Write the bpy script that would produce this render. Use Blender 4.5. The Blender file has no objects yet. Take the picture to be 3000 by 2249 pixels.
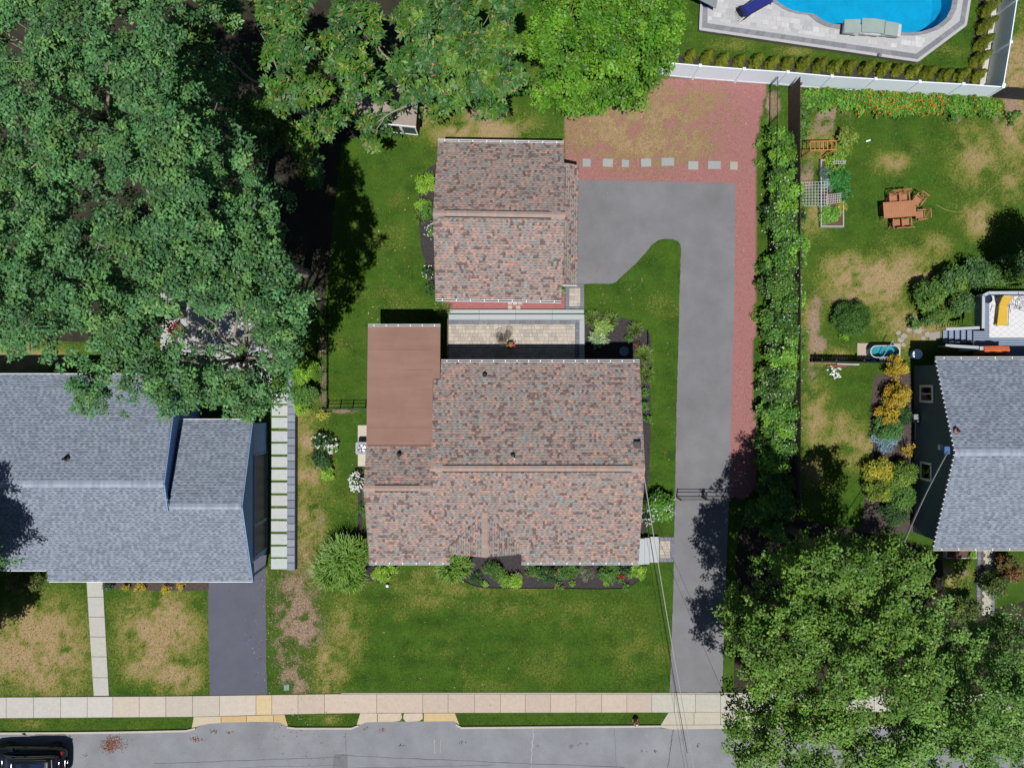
import bpy, math, random
import numpy as np
from mathutils import Vector, Matrix
R = math.radians
random.seed(7)
scene = bpy.context.scene
# ---------------------------------------------------------------- camera, sky, sun, exposure
H = 41.6           # drone height in metres
S = 50.0           # photograph pixels per metre on the ground
cam_d = bpy.data.cameras.new('camera'); cam = bpy.data.objects.new('camera', cam_d)
scene.collection.objects.link(cam); scene.camera = cam
cam.location = (0, 0, H); cam_d.sensor_width = 36; cam_d.lens = 36 * (S * H) / 3000
cam_d.clip_end = 2000
world = bpy.data.worlds.new('World'); scene.world = world; world.use_nodes = True
nt = world.node_tree
sky = nt.nodes.new('ShaderNodeTexSky'); sky.sky_type = 'NISHITA'; sky.sun_disc = False
sky.air_density = .8; sky.dust_density = .25
LX, LY = 0.045, 0.39                       # shadow of a 1 m post
sky.sun_elevation = math.atan(1 / math.hypot(LX, LY)); sky.sun_rotation = math.pi + math.atan2(LX, LY)
nt.links.new(sky.outputs[0], nt.nodes['Background'].inputs[0]); nt.nodes['Background'].inputs[1].default_value = 0.05
sun_d = bpy.data.lights.new('sun', 'SUN'); sun_d.energy = 5.0; sun_d.angle = R(0.5); sun_d.color = (1, .978, .945)
sun = bpy.data.objects.new('sun', sun_d); scene.collection.objects.link(sun)
sun.rotation_euler = Vector((LX, LY, -1)).to_track_quat('-Z', 'Y').to_euler(); sun.location = (-3, -20, 60)
scene.view_settings.view_transform = 'Standard'; scene.view_settings.look = 'None'
scene.view_settings.exposure = 0.0; scene.view_settings.gamma = 1
C = scene.collection

# ---------------------------------------------------------------- helpers
def W(px, py, h=0.0):
    """photo pixel seen at height h (metres above ground) -> world point"""
    k = (H - h) / H / S
    return Vector(((px - 1500) * k, (1124.5 - py) * k, h))
def lin(c):
    c = c / 255.0
    return c / 12.92 if c <= .04045 else ((c + .055) / 1.055) ** 2.4
def A(r, g, b, k=1.65):
    return (lin(r) / k, lin(g) / k, lin(b) / k)

MATS = {}
def _nodes(name):
    m = bpy.data.materials.new(name); m.use_nodes = True
    t = m.node_tree; return m, t, t.nodes['Principled BSDF']
def N(t, kind, **kw):
    n = t.nodes.new(kind)
    for k, v in kw.items(): setattr(n, k, v)
    return n
def noise(t, scale, detail=4, rough=.6, stretch=None):
    g = N(t, 'ShaderNodeNewGeometry'); n = N(t, 'ShaderNodeTexNoise')
    n.inputs['Scale'].default_value = scale; n.inputs['Detail'].default_value = detail; n.inputs['Roughness'].default_value = rough
    if stretch:
        m = N(t, 'ShaderNodeMapping'); m.inputs['Scale'].default_value = stretch
        t.links.new(g.outputs['Position'], m.inputs[0]); t.links.new(m.outputs[0], n.inputs['Vector'])
    else: t.links.new(g.outputs['Position'], n.inputs['Vector'])
    return n.outputs['Fac']
def ramp(t, fac, lo, hi, a=0.0, b=1.0):
    n = N(t, 'ShaderNodeMapRange'); n.inputs['From Min'].default_value = lo; n.inputs['From Max'].default_value = hi
    n.inputs['To Min'].default_value = a; n.inputs['To Max'].default_value = b
    t.links.new(fac, n.inputs['Value']); return n.outputs[0]
def mix(t, fac, a, b, mode='MIX'):
    n = N(t, 'ShaderNodeMix', data_type='RGBA', blend_type=mode)
    for s, v in ((n.inputs[0], fac), (n.inputs[6], a), (n.inputs[7], b)):
        if hasattr(v, 'is_linked'): t.links.new(v, s)
        elif isinstance(v, (int, float)): s.default_value = v
        else: s.default_value = (*v, 1)
    return n.outputs[2]
def math_(t, op, a, b=0.0):
    n = N(t, 'ShaderNodeMath', operation=op)
    for s, v in ((n.inputs[0], a), (n.inputs[1], b)):
        if hasattr(v, 'is_linked'): t.links.new(v, s)
        else: s.default_value = v
    return n.outputs[0]
def bump(t, p, fac, strength=.3, dist=.02):
    b = N(t, 'ShaderNodeBump'); b.inputs['Strength'].default_value = strength; b.inputs['Distance'].default_value = dist
    t.links.new(fac, b.inputs['Height']); t.links.new(b.outputs[0], p.inputs['Normal'])
def pm(name, rgb, rough=.8, var=.12, scale=2.5, fine=.1, fscale=40, bs=.2, spec=.3, metal=0, rgb2=None, amt2=.5, s2=.8, stretch=None):
    """plain surface: colour with two scales of variation, optional second colour in patches"""
    if name in MATS: return MATS[name]
    m, t, p = _nodes(name)
    c = rgb
    if rgb2: c = mix(t, ramp(t, noise(t, s2, 5, .65), .5 - .18, .5 + .18, 0, amt2), rgb, rgb2)
    f = ramp(t, noise(t, scale, 4, .6, stretch), .3, .7, 1 - var, 1 + var)
    c = mix(t, 1.0, c, f, 'MULTIPLY')
    fn = noise(t, fscale, 3, .7)
    c = mix(t, 1.0, c, ramp(t, fn, .3, .7, 1 - fine, 1 + fine), 'MULTIPLY')
    t.links.new(c, p.inputs['Base Color']); p.inputs['Roughness'].default_value = rough
    p.inputs['Specular IOR Level'].default_value = spec; p.inputs['Metallic'].default_value = metal
    if bs: bump(t, p, fn, bs, .01)
    MATS[name] = m; return m
def vc(name, rough=.8, var=.1, scale=20, spec=.25, trans=0.0, bs=0):
    """colour from the mesh's own Col attribute"""
    if name in MATS: return MATS[name]
    m, t, p = _nodes(name)
    a = N(t, 'ShaderNodeVertexColor', layer_name='Col')
    nz = noise(t, scale, 3, .65)
    c = mix(t, 1.0, a.outputs[0], ramp(t, nz, .3, .7, 1 - var, 1 + var), 'MULTIPLY')
    t.links.new(c, p.inputs['Base Color']); p.inputs['Roughness'].default_value = rough; p.inputs['Specular IOR Level'].default_value = spec
    if bs: bump(t, p, nz, bs, .008)
    if trans:
        tr = N(t, 'ShaderNodeBsdfTranslucent'); t.links.new(c, tr.inputs[0]); ms = N(t, 'ShaderNodeMixShader'); ms.inputs[0].default_value = trans
        t.links.new(p.outputs[0], ms.inputs[1]); t.links.new(tr.outputs[0], ms.inputs[2]); t.links.new(ms.outputs[0], t.nodes['Material Output'].inputs[0])
    MATS[name] = m; return m
def glass(name, rgb=(.01, .013, .018), rough=.04):
    if name in MATS: return MATS[name]
    m, t, p = _nodes(name); p.inputs['Base Color'].default_value = (*rgb, 1); p.inputs['Roughness'].default_value = rough
    p.inputs['Specular IOR Level'].default_value = .8; MATS[name] = m; return m

def tag(o, label=None, cat=None, group=None, kind=None):
    if label: o['label'] = label
    if cat: o['category'] = cat
    if group: o['group'] = group
    if kind: o['kind'] = kind
    return o
def thing(name, label, cat, loc=(0, 0, 0), group=None):
    o = bpy.data.objects.new(name, None); C.objects.link(o); o.location = loc; o.empty_display_size = .3
    return tag(o, label, cat, group)
def adopt(o, parent):
    if parent is not None:
        o.parent = parent
        base = parent
        if base.type == 'EMPTY': o.matrix_parent_inverse = Matrix.Translation(-Vector(base.location))
    return o
def link(name, me, m, parent=None):
    if m is not None and not me.materials: me.materials.append(m)
    o = bpy.data.objects.new(name, me); C.objects.link(o); return adopt(o, parent)
def copy_tree(o, parent=None):
    c = o.copy(); C.objects.link(c)
    if parent is not None: c.parent = parent; c.matrix_parent_inverse = o.matrix_parent_inverse.copy()
    for ch in list(o.children): copy_tree(ch, c)
    return c

class MB:
    """collects faces, then makes one mesh object"""
    def __init__(s, M=None): s.v = []; s.f = []; s.c = []; s.M = M
    def add(s, vs, fs, col=None):
        b = len(s.v)
        s.v += [tuple(s.M @ Vector(v)) if s.M else tuple(v) for v in vs]
        for f in fs: s.f.append(tuple(i + b for i in f)); s.c.append(col)
        return s
    def box(s, x0, x1, y0, y1, z0, z1, col=None):
        return s.add([(x0,y0,z0),(x1,y0,z0),(x1,y1,z0),(x0,y1,z0),(x0,y0,z1),(x1,y0,z1),(x1,y1,z1),(x0,y1,z1)],
                     [(0,3,2,1),(4,5,6,7),(0,1,5,4),(1,2,6,5),(2,3,7,6),(3,0,4,7)], col)
    def bar(s, a, b, w, h=None, up=(0, 0, 1), col=None):
        """box beam from a to b, w wide, h deep"""
        a, b = Vector(a), Vector(b); h = h or w; d = (b - a).normalized(); up = Vector(up)
        if abs(d.dot(up)) > .98: up = Vector((0, 1, 0))
        x = d.cross(up).normalized(); y = x.cross(d)
        vs = [p + x * sx * w / 2 + y * sy * h / 2 for p in (a, b) for sx, sy in ((-1,-1),(1,-1),(1,1),(-1,1))]
        return s.add(vs, [(0,3,2,1),(4,5,6,7),(0,1,5,4),(1,2,6,5),(2,3,7,6),(3,0,4,7)], col)
    def prism(s, poly, z0, z1, col=None):
        n = len(poly); ar = sum(poly[i][0]*poly[(i+1)%n][1]-poly[(i+1)%n][0]*poly[i][1] for i in range(n))
        if ar < 0: poly = poly[::-1]
        vs = [(p[0], p[1], z0) for p in poly] + [(p[0], p[1], z1) for p in poly]
        return s.add(vs, [tuple(range(n-1, -1, -1)), tuple(range(n, 2*n))] + [(i, (i+1)%n, n+(i+1)%n, n+i) for i in range(n)], col)
    def slab(s, pts, t, col=None):
        """thick sheet under a 3-D polygon"""
        pts = [Vector(p) for p in pts]; n = len(pts)
        nr = Vector((0,0,0))
        for i in range(n): nr += pts[i].cross(pts[(i+1)%n])
        nr.normalize()
        if nr.z < 0: pts = pts[::-1]; nr = -nr
        vs = pts + [p - Vector((0,0,t)) for p in pts]
        return s.add(vs, [tuple(range(n)), tuple(range(2*n-1, n-1, -1))] + [(i, n+i, n+(i+1)%n, (i+1)%n) for i in range(n)], col)
    def tube(s, pts, r, n=6, r1=None, col=None, cap=True):
        pts = [Vector(p) for p in pts]; m = len(pts); vs = []
        rs = r if isinstance(r, (list, tuple)) else [r + ((r1 if r1 is not None else r) - r) * i / max(1, m-1) for i in range(m)]
        for i, p in enumerate(pts):
            d = (pts[min(i+1, m-1)] - pts[max(i-1, 0)]).normalized()
            u = d.cross(Vector((.31, .17, .93))); u = u.normalized() if u.length > .01 else Vector((1, 0, 0)); w = d.cross(u)
            for k in range(n): a = 2*math.pi*k/n; vs.append(p + (u*math.cos(a) + w*math.sin(a)) * rs[i])
        fs = [(i*n+k, i*n+(k+1)%n, (i+1)*n+(k+1)%n, (i+1)*n+k) for i in range(m-1) for k in range(n)]
        if cap: fs += [tuple(range(n-1, -1, -1)), tuple(range((m-1)*n, m*n))]
        return s.add(vs, fs, col)
    def lathe(s, prof, cx=0, cy=0, n=20, col=None, sx=1, sy=1):
        """prof: (radius, z) from bottom to top"""
        vs = [(cx + r*sx*math.cos(2*math.pi*k/n), cy + r*sy*math.sin(2*math.pi*k/n), z) for r, z in prof for k in range(n)]
        m = len(prof)
        fs = [(i*n+k, i*n+(k+1)%n, (i+1)*n+(k+1)%n, (i+1)*n+k) for i in range(m-1) for k in range(n)]
        fs += [tuple(range(n-1, -1, -1)), tuple(range((m-1)*n, m*n))]
        return s.add(vs, fs, col)
    def build(s, name, m, parent=None, smooth=False):
        me = bpy.data.meshes.new(name); me.from_pydata(s.v, [], s.f)
        if any(c is not None for c in s.c): paint(me, [c or (.5, .5, .5) for c in s.c])
        if smooth: me.polygons.foreach_set('use_smooth', [True]*len(me.polygons))
        me.update(); return link(name, me, m, parent)
def paint(me, facecols):
    at = me.color_attributes.new('Col', 'FLOAT_COLOR', 'CORNER')
    tot = np.empty(len(me.polygons), np.int32); me.polygons.foreach_get('loop_total', tot)
    c = np.ones((len(me.polygons), 4), np.float32); c[:, :3] = np.array(facecols, np.float32)
    at.data.foreach_set('color', np.repeat(c, tot, axis=0).ravel())
def mesh_np(name, verts, k, cols=None):
    """faces of k corners each, no shared vertices; cols one per face"""
    verts = np.ascontiguousarray(verts, np.float32).reshape(-1, 3); nv = len(verts); nf = nv // k
    me = bpy.data.meshes.new(name); me.vertices.add(nv); me.vertices.foreach_set('co', verts.ravel())
    me.loops.add(nv); me.loops.foreach_set('vertex_index', np.arange(nv, dtype=np.int32))
    me.polygons.add(nf); me.polygons.foreach_set('loop_start', np.arange(0, nv, k, dtype=np.int32))
    me.update(calc_edges=True)
    if cols is not None:
        c = np.ones((nf, 4), np.float32); c[:, :3] = cols
        at = me.color_attributes.new('Col', 'FLOAT_COLOR', 'CORNER'); at.data.foreach_set('color', np.repeat(c, k, axis=0).ravel())
    return me
COVER = []
def P(pts, h=0): return [tuple(W(x, y, h))[:2] for x, y in pts]
def inpoly(x, y, poly):
    x = np.asarray(x); y = np.asarray(y); r = np.zeros(x.shape, bool); n = len(poly)
    for i in range(n):
        x0, y0 = poly[i]; x1, y1 = poly[(i+1) % n]
        if y0 == y1: continue
        r ^= ((y0 > y) != (y1 > y)) & (x < (x1-x0)*(y-y0)/(y1-y0)+x0)
    return r
def sheet(name, pts, z, m, world=False, kind='structure', thick=.0, parent=None, cover=True):
    poly = pts if world else P(pts)
    if cover: COVER.append(poly)
    b = MB()
    if thick: b.prism(poly, z - thick, z)
    else:
        n = len(poly); ar = sum(poly[i][0]*poly[(i+1)%n][1]-poly[(i+1)%n][0]*poly[i][1] for i in range(n))
        if ar < 0: poly = poly[::-1]
        b.add([(p[0], p[1], z) for p in poly], [tuple(range(n))])
    o = b.build(name, m, parent)
    if kind: o['kind'] = kind
    return o
_unit = {}
def unit_box(col, key):
    """shared unit cube mesh (0..1) painted one colour"""
    k = (key, col)
    if k not in _unit:
        me = bpy.data.meshes.new(key)
        e = .03
        v = [(0,0,0),(1,0,0),(1,1,0),(0,1,0),(0,0,.82),(1,0,.82),(1,1,.82),(0,1,.82),(e,e,1),(1-e,e,1),(1-e,1-e,1),(e,1-e,1)]
        f = [(0,1,5,4),(1,2,6,5),(2,3,7,6),(3,0,4,7),(4,5,9,8),(5,6,10,9),(6,7,11,10),(7,4,8,11),(8,9,10,11)]
        me.from_pydata(v, [], f); paint(me, [col]*len(f)); _unit[k] = me
    return _unit[k]
def piece(name, col, key, m, parent, o, ux, uy, sx, sy, sz):
    """one brick-like piece: corner o, unit directions ux, uy, size"""
    me = unit_box(col, key)
    ob = link(name, me, m)
    ux = Vector((*ux, 0)) if len(ux) == 2 else Vector(ux); uy = Vector((*uy, 0)) if len(uy) == 2 else Vector(uy); uz = ux.cross(uy)
    M = Matrix((( ux.x*sx, uy.x*sy, uz.x*sz, o[0]), (ux.y*sx, uy.y*sy, uz.y*sz, o[1]), (ux.z*sx, uy.z*sy, uz.z*sz, o[2]), (0,0,0,1)))
    ob.matrix_basis = M
    return adopt(ob, parent)

# ---------------------------------------------------------------- numpy noise and ground fields
rng = np.random.default_rng(11)
_tab = rng.random((256, 256)).astype(np.float32)
def vnoise(x, y, s):
    x = np.asarray(x)*s; y = np.asarray(y)*s; xi = np.floor(x).astype(int); yi = np.floor(y).astype(int); fx = x-xi; fy = y-yi
    fx = fx*fx*(3-2*fx); fy = fy*fy*(3-2*fy); a = lambda i, j: _tab[i & 255, j & 255]
    return (a(xi,yi)*(1-fx)+a(xi+1,yi)*fx)*(1-fy)+(a(xi,yi+1)*(1-fx)+a(xi+1,yi+1)*fx)*fy
def fbm(x, y, s): return .5*vnoise(x,y,s)+.28*vnoise(x+9,y+3,s*2.1)+.22*vnoise(x+5,y-7,s*4.3)
def blobs(px, py, L):
    r = np.zeros(np.shape(px), np.float32)
    for cx, cy, rx, ry, a in L: r = np.maximum(r, a*np.exp(-(((px-cx)/rx)**2+((py-cy)/ry)**2)**1.15))
    return r
DRY = [(110,1900,170,150,1.0),(80,1800,110,60,.8),(470,1850,130,130,1.0),(520,1980,80,60,.95),(430,1950,80,60,.8),(900,1350,50,200,.75),(905,1580,55,140,.8),
 (60,1050,140,60,.9),(1400,380,170,55,.9),(1250,330,60,60,.8),(1010,1850,60,110,.55),(960,1960,60,90,.8),(1230,1700,160,40,.42),(1380,1720,180,30,.4),(1250,1760,90,30,.35),(1480,1780,120,30,.3),(1700,1800,200,60,.25),(1850,1900,80,100,.25),
 (2560,830,150,75,1.0),(2680,800,80,70,.85),(2640,940,90,55,.75),(2480,780,80,45,.75),(2860,460,90,100,.62),(2870,640,50,60,.75),(2820,620,40,40,.5),(2610,480,60,40,.6),
 (2980,280,70,220,1.0),(2390,1210,50,110,.6),(2500,1300,110,70,.6),(2380,1380,60,60,.6),(2470,1260,40,60,.5),(2400,420,70,60,.6),(2790,1690,60,50,.7),(2380,640,60,60,.6),(2700,960,90,60,.6),(2440,1050,70,30,.7),(960,2105,45,14,.7),(100,2120,40,14,.4),
 (2950,540,60,60,.6),(2740,720,60,40,.5),(2360,960,40,80,.5),(770,1650,25,60,.5),(2150,130,80,20,.4),(2330,150,60,16,.45),(2780,150,50,20,.3)]
SOIL = [(870,1850,75,190,1.0),(900,1690,55,50,.9),(860,1990,50,60,.8),(925,1520,30,60,.7),(2440,330,55,40,1.0),(2440,370,60,30,.9),(2385,300,30,30,.8),(2950,330,50,60,.9),(2385,950,18,60,.9),(2395,1010,30,30,.9),
 (2360,520,28,70,.8),(1440,350,60,30,.5),(1520,390,40,40,.5),(2260,300,30,60,.9),(2800,340,30,30,.6),(2380,1080,25,60,.6),(1390,340,50,30,.7),(945,1100,14,130,.9),(1010,1205,60,10,.6),(2810,1680,40,22,.6),(2490,875,90,30,.5),(2390,880,22,60,.6),(2800,80,30,70,.0)]
GRAV = [(1655,345),(1700,330),(1820,300),(1930,225),(2245,240),(2230,320),(2222,400),(2212,540),(2216,700),(2213,900),(2205,1100),(2215,1300),(2212,1420),(2180,1462),(2110,1462),(2110,545),(1660,545)]
GDRY = [(1870,380,230,120,1.0),(2050,300,110,60,.6),(2000,430,120,60,.7),(1730,350,60,60,.85),(1960,270,80,40,.8),(2150,350,40,60,.3),(1780,500,90,20,.25)]
def fields(x, y):
    px = 1500 + x*S; py = 1124.5 - y*S
    d = blobs(px, py, DRY); s = blobs(px, py, SOIL)
    n = fbm(x, y, .45); n2 = fbm(x+40, y-20, 1.3); n3 = fbm(x-13, y+31, 3.1)
    d = d*np.clip(1.9*(n2-.5)+1.5*(n3-.5)+.86, .05, 1.2) + np.clip((n-.6)*1.2, 0, .2)
    s = s*np.clip(1.6*(n2-.5)*2+.85, 0, 1.15)
    g = inpoly(px+ (n2-.5)*14, py, GRAV).astype(np.float32)
    gd = blobs(px, py, GDRY)*np.clip(1.8*(n2-.5)+2.6*(n3-.5)+.98, 0, 1.1)
    d = np.where(g > .5, gd, d)
    return np.clip(d, 0, 1), np.clip(s, 0, 1), g
# ---------------------------------------------------------------- ground
def ground_mat():
    m, t, p = _nodes('lawn_ground')
    a = N(t, 'ShaderNodeVertexColor', layer_name='Fld'); sp = N(t, 'ShaderNodeSeparateColor'); t.links.new(a.outputs[0], sp.inputs[0])
    n1 = noise(t, .9, 5, .6); n2 = noise(t, 9, 4, .7); n3 = noise(t, 45, 3, .7); n4 = noise(t, .35, 3, .5, (.6, 3.2, 1))
    g = mix(t, ramp(t, n1, .35, .65), A(98, 144, 48), A(66, 108, 34))
    g = mix(t, ramp(t, n4, .4, .62, 0, .5), g, A(110, 142, 50))
    g = mix(t, ramp(t, n2, .35, .7, 0, .55), g, A(54, 78, 28))
    d = mix(t, ramp(t, n2, .3, .7), A(206, 180, 138), A(164, 140, 98))
    dm = math_(t, 'ADD', sp.outputs[0], ramp(t, n2, .3, .7, -.38, .38))
    dm = math_(t, 'ADD', dm, ramp(t, n3, .3, .7, -.16, .16))
    g = mix(t, 1.0, g, (.72,.72,.72), 'MULTIPLY'); o_ = mix(t, ramp(t, n2, .3, .7), A(150, 150, 74), A(124, 132, 58)); c = mix(t, ramp(t, dm, .12, .42), g, o_); c = mix(t, ramp(t, dm, .42, .85), c, d)
    s = mix(t, ramp(t, n2, .3, .7), A(196, 170, 148), A(140, 116, 96))
    sm = math_(t, 'ADD', sp.outputs[1], ramp(t, n2, .3, .7, -.3, .3))
    c = mix(t, ramp(t, sm, .32, .6), c, s)
    r = mix(t, ramp(t, n3, .35, .65), A(200, 146, 141), A(160, 106, 106))
    rm = math_(t, 'SUBTRACT', sp.outputs[2], ramp(t, dm, .3, .62, 0, .85))
    c = mix(t, rm, c, r)
    c = mix(t, 1.0, c, ramp(t, n3, .3, .7, .78, 1.22), 'MULTIPLY')
    t.links.new(c, p.inputs['Base Color']); p.inputs['Roughness'].default_value = .95; p.inputs['Specular IOR Level'].default_value = .1
    bump(t, p, n3, .5, .03); return m
xs = np.concatenate([[-400,-200,-100,-60,-42], np.arange(-33, 33.01, .2), [42,60,100,200,400]])
ys = np.concatenate([[-400,-200,-100,-60,-40], np.arange(-25, 25.01, .2), [40,60,100,200,400]])
gx, gy = np.meshgrid(xs, ys); nx, ny = len(xs), len(ys)
me = bpy.data.meshes.new('ground')
gz = np.zeros(gx.shape)
gv = np.stack([gx, gy, gz], -1).reshape(-1, 3)
ii = (np.arange(ny-1)[:, None]*nx + np.arange(nx-1)[None, :]).ravel()
gf = np.stack([ii, ii+1, ii+nx+1, ii+nx], 1)
# leave the pool basin open: the water lies below ground level there
POOL = [(2262,-60),(2262,-20),(2270,0),(2290,14),(2315,29),(2345,38),(2366,39),(2380,39),(2392,47),(2408,59),(2432,69),(2470,74),(2530,80),(2590,88),(2632,95),(2665,97),(2700,93),(2740,80),(2770,56),(2785,28),(2790,0),(2788,-60),(2770,-120),(2700,-160),(2450,-160),(2320,-120)]
POOLW = P(POOL, 0)
cx_, cy_ = gv[gf].mean(1)[:, 0], gv[gf].mean(1)[:, 1]
keep = np.ones(len(gf), bool)
ctr_ = np.array(POOLW).mean(0); grow = [tuple(ctr_+(np.array(p)-ctr_)*(1+.22/np.linalg.norm(np.array(p)-ctr_))) for p in P(POOL, .3)]
keep &= ~inpoly(cx_, cy_, grow)
gf = gf[keep]
me.vertices.add(len(gv)); me.vertices.foreach_set('co', gv.astype(np.float32).ravel())
me.loops.add(len(gf)*4); me.loops.foreach_set('vertex_index', gf.astype(np.int32).ravel())
me.polygons.add(len(gf)); me.polygons.foreach_set('loop_start', np.arange(0, len(gf)*4, 4, dtype=np.int32)); me.update(calc_edges=True)
fd, fs_, fg = fields(gv[:, 0], gv[:, 1])
at = me.color_attributes.new('Fld', 'FLOAT_COLOR', 'POINT')
at.data.foreach_set('color', np.stack([fd, fs_, fg, np.ones_like(fd)], 1).astype(np.float32).ravel())
g = link('ground', me, ground_mat()); g['kind'] = 'structure'

# ---------------------------------------------------------------- paving materials
M_road = pm('road_asphalt', A(160,162,168), .9, .1, .5, .28, 38, .4, rgb2=A(138,140,146), amt2=.8, s2=.45)
M_drive = pm('driveway_asphalt', A(146,145,149), .9, .07, .9, .14, 45, .25, rgb2=A(128,127,130), amt2=.8, s2=.3)
M_drive2 = pm('sealed_asphalt', A(98,101,116), .85, .07, .8, .08, 60, .2, rgb2=A(116,118,130), s2=.5)
M_conc = vc('concrete', .9, .07, 6, .2, bs=.15)
M_mulch = pm('black_mulch', A(72,66,68), .95, .3, 8, .35, 45, .7)
M_redm = pm('red_mulch', A(176,112,110), .95, .15, 10, .3, 60, .5, rgb2=A(196,130,126), s2=30)
M_paver = vc('paver', .85, .1, 14, .2, bs=.2)
M_white = pm('white_vinyl', (.78,.85,.94), .5, .02, 1, .02, 30, 0)
M_trim = pm('white_trim', (.8,.8,.8), .5, .03, 2, .02, 30, 0)
M_blackmetal = pm('black_metal', (.012,.012,.013), .45, .1, 5, .1, 40, 0, .4)
M_steel = pm('galvanised_steel', (.35,.36,.38), .4, .1, 8, .1, 30, 0, .5, .6)

# road with the worn edges at the two aprons
sheet('road', [(-3000,2146),(0,2147),(200,2146),(545,2140),(572,2133),(590,2122),(620,2116),(660,2113),(740,2112),(800,2112),(822,2115),(838,2122),(850,2131),(1040,2131),(1056,2122),(1072,2114),(1100,2112),(1200,2112),(1330,2110),(1340,2118),(1350,2131),(1700,2129),(1870,2129),(1930,2131),(1965,2135),(2110,2132),(3000,2128),(6000,2128),(6000,2600),(-3000,2600)], .004, M_road)
M_tar = pm('road_crack_tar', A(104,105,110), .9, .2, 3, .2, 30, .1)
M_patch = pm('road_patch', A(130,131,137), .9, .1, 3, .2, 50, .3)
def strip(name, pts, w, z, m, parent=None, kind='structure'):
    b = MB(); pts = [W(*p) for p in pts]; L = []; Rr = []
    for i, p in enumerate(pts):
        d = (pts[min(i+1, len(pts)-1)] - pts[max(i-1, 0)]).normalized(); n = Vector((-d.y, d.x, 0)); k = w*random.uniform(.6, 1.3)/2
        L.append((p.x+n.x*k, p.y+n.y*k, z)); Rr.append((p.x-n.x*k, p.y-n.y*k, z))
    n = len(pts); b.add(L+Rr, [(i, n+i, n+i+1, i+1) for i in range(n-1)])
    o = b.build(name, m, parent)
    if kind: o['kind'] = kind
    return o
def wob(a, b, n, amp): return [(a[0]+(b[0]-a[0])*i/n+random.uniform(-amp,amp), a[1]+(b[1]-a[1])*i/n+random.uniform(-amp,amp)) for i in range(n+1)]
for a, b, w in (((450,2236),(1000,2216),.025),((1000,2212),(1830,2247),.03),((640,2258),(1450,2239),.02),((1972,2134),(1956,2249),.05),((1800,2130),(1806,2249),.015),((1012,2145),(1014,2205),.02),((700,2247),(1000,2240),.015)):
    strip('road_crack', wob(a, b, 26, 1.2), w, .008, M_tar)
M_crackl = pm('road_crack_pale', A(186,186,188), .9, .2, 3, .2, 30, .1)
strip('road_crack', wob((1563,2130), (1556,2249), 20, 2), .06, .008, M_crackl)
strip('road_crack', wob((1272,2165), (1274,2205), 8, 1), .04, .0085, M_crackl); strip('road_crack', wob((1290,2165), (1290,2205), 8, 1), .03, .0085, M_crackl)
sheet('road_patch', [(978,2209),(1018,2207),(1019,2262),(974,2262)], .0075, M_patch)
for x, y, r in ((1673,2184,7),(1693,2181,3),(1701,2176,4),(1720,2177,4),(1575,2183,3),(1880,2198,4),(1894,2200,2)):
    n = 11; sheet('oil_spot', [(x+r*random.uniform(.7,1.2)*math.cos(2*math.pi*i/n), y+r*random.uniform(.7,1.2)*math.sin(2*math.pi*i/n)) for i in range(n)], .0078, M_patch, cover=False)

# sidewalk: a bed and its slabs
def top_y(x): return np.interp(x, [-600,0,500,1000,2110,3600], [2048,2041,2038,2031,2032,2030])
def bot_y(x): return np.interp(x, [-600,0,570,840,1000,2110,3600], [2107,2101,2097,2090,2086,2084,2082])
M_joint = pm('joint_dirt', A(110,102,90), .95, .2, 10, .2, 40, .2)
sw = sheet('sidewalk', [(x, top_y(x)-1) for x in (-600,0,500,1000,2110,3600)] + [(x, bot_y(x)+1) for x in (3600,2110,1000,840,570,0,-600)], .03, M_joint, thick=.08)
sj = [-600] + list(range(-530, 0, 78)) + [20,100,179,257,332,409,487,565,644,751,797,874,951,1104,1239,1313,1390,1466,1539,1613,1687,1762,1836,1909,1975,2037,2110] + list(range(2185, 3400, 75))
for a, b in zip(sj[:-1], sj[1:]):
    if b < -200 or a > 3300: continue
    m_ = (a+b)/2
    col = A(214,210,202) if m_ < 330 else A(216,205,190) if m_ < 800 else A(217,199,182) if m_ < 1900 else A(212,207,194)
    if 751 <= m_ <= 797: col = A(226,203,160)
    if 332 < m_ < 409: col = A(219,206,190)
    k = random.uniform(.95, 1.05); col = tuple(round(c*k, 4) for c in col)
    g = .6
    q = [(a+g, top_y(a)), (b-g, top_y(b)), (b-g, bot_y(b)), (a+g, bot_y(a))]
    bb = MB(); bb.prism(P(q), .03, .05+random.uniform(0, .004), col); bb.build('slab', M_conc, sw)
# concrete edging band along the lawn
be = MB(); be.prism(P([(1000,2027.5),(1500,2027),(1960,2027.5),(2300,2028),(2300,2030.6),(1960,2031),(1500,2030.6),(1000,2029.8)]), .0, .045, A(205,198,180)); tag(be.build('sidewalk_edging', M_conc), kind='structure')
# verge kerbs and driveway aprons
def kerb(pts, w=5.5):
    b = MB(); up = [(x, y) for x, y in pts]; dn = [(x, y+w) for x, y in pts]
    b.prism(P(up+dn[::-1]), -.1, .11, A(212,205,190)); COVER.append(P(up+dn[::-1]))
    tag(b.build('kerb', M_conc), kind='structure')
kerb([(-700,2143),(0,2142),(200,2141),(330,2139.5),(548,2135),(574,2128)]); kerb([(842,2125),(870,2128),(1030,2128),(1052,2120)], 5); kerb([(1336,2117),(1352,2126),(1500,2125),(1700,2123),(1860,2122),(1935,2121.5)])
b = MB(); b.prism(P([(1935.4,2121.5),(2110,2121),(3600,2118),(3600,2126),(2110,2132),(1965,2134),(1935.4,2128)]), -.1, .06, A(210,202,186)); COVER.append(P([(1935,2121),(3600,2117),(3600,2127),(1935,2134)])); tag(b.build('kerb', M_conc), kind='structure')
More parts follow.
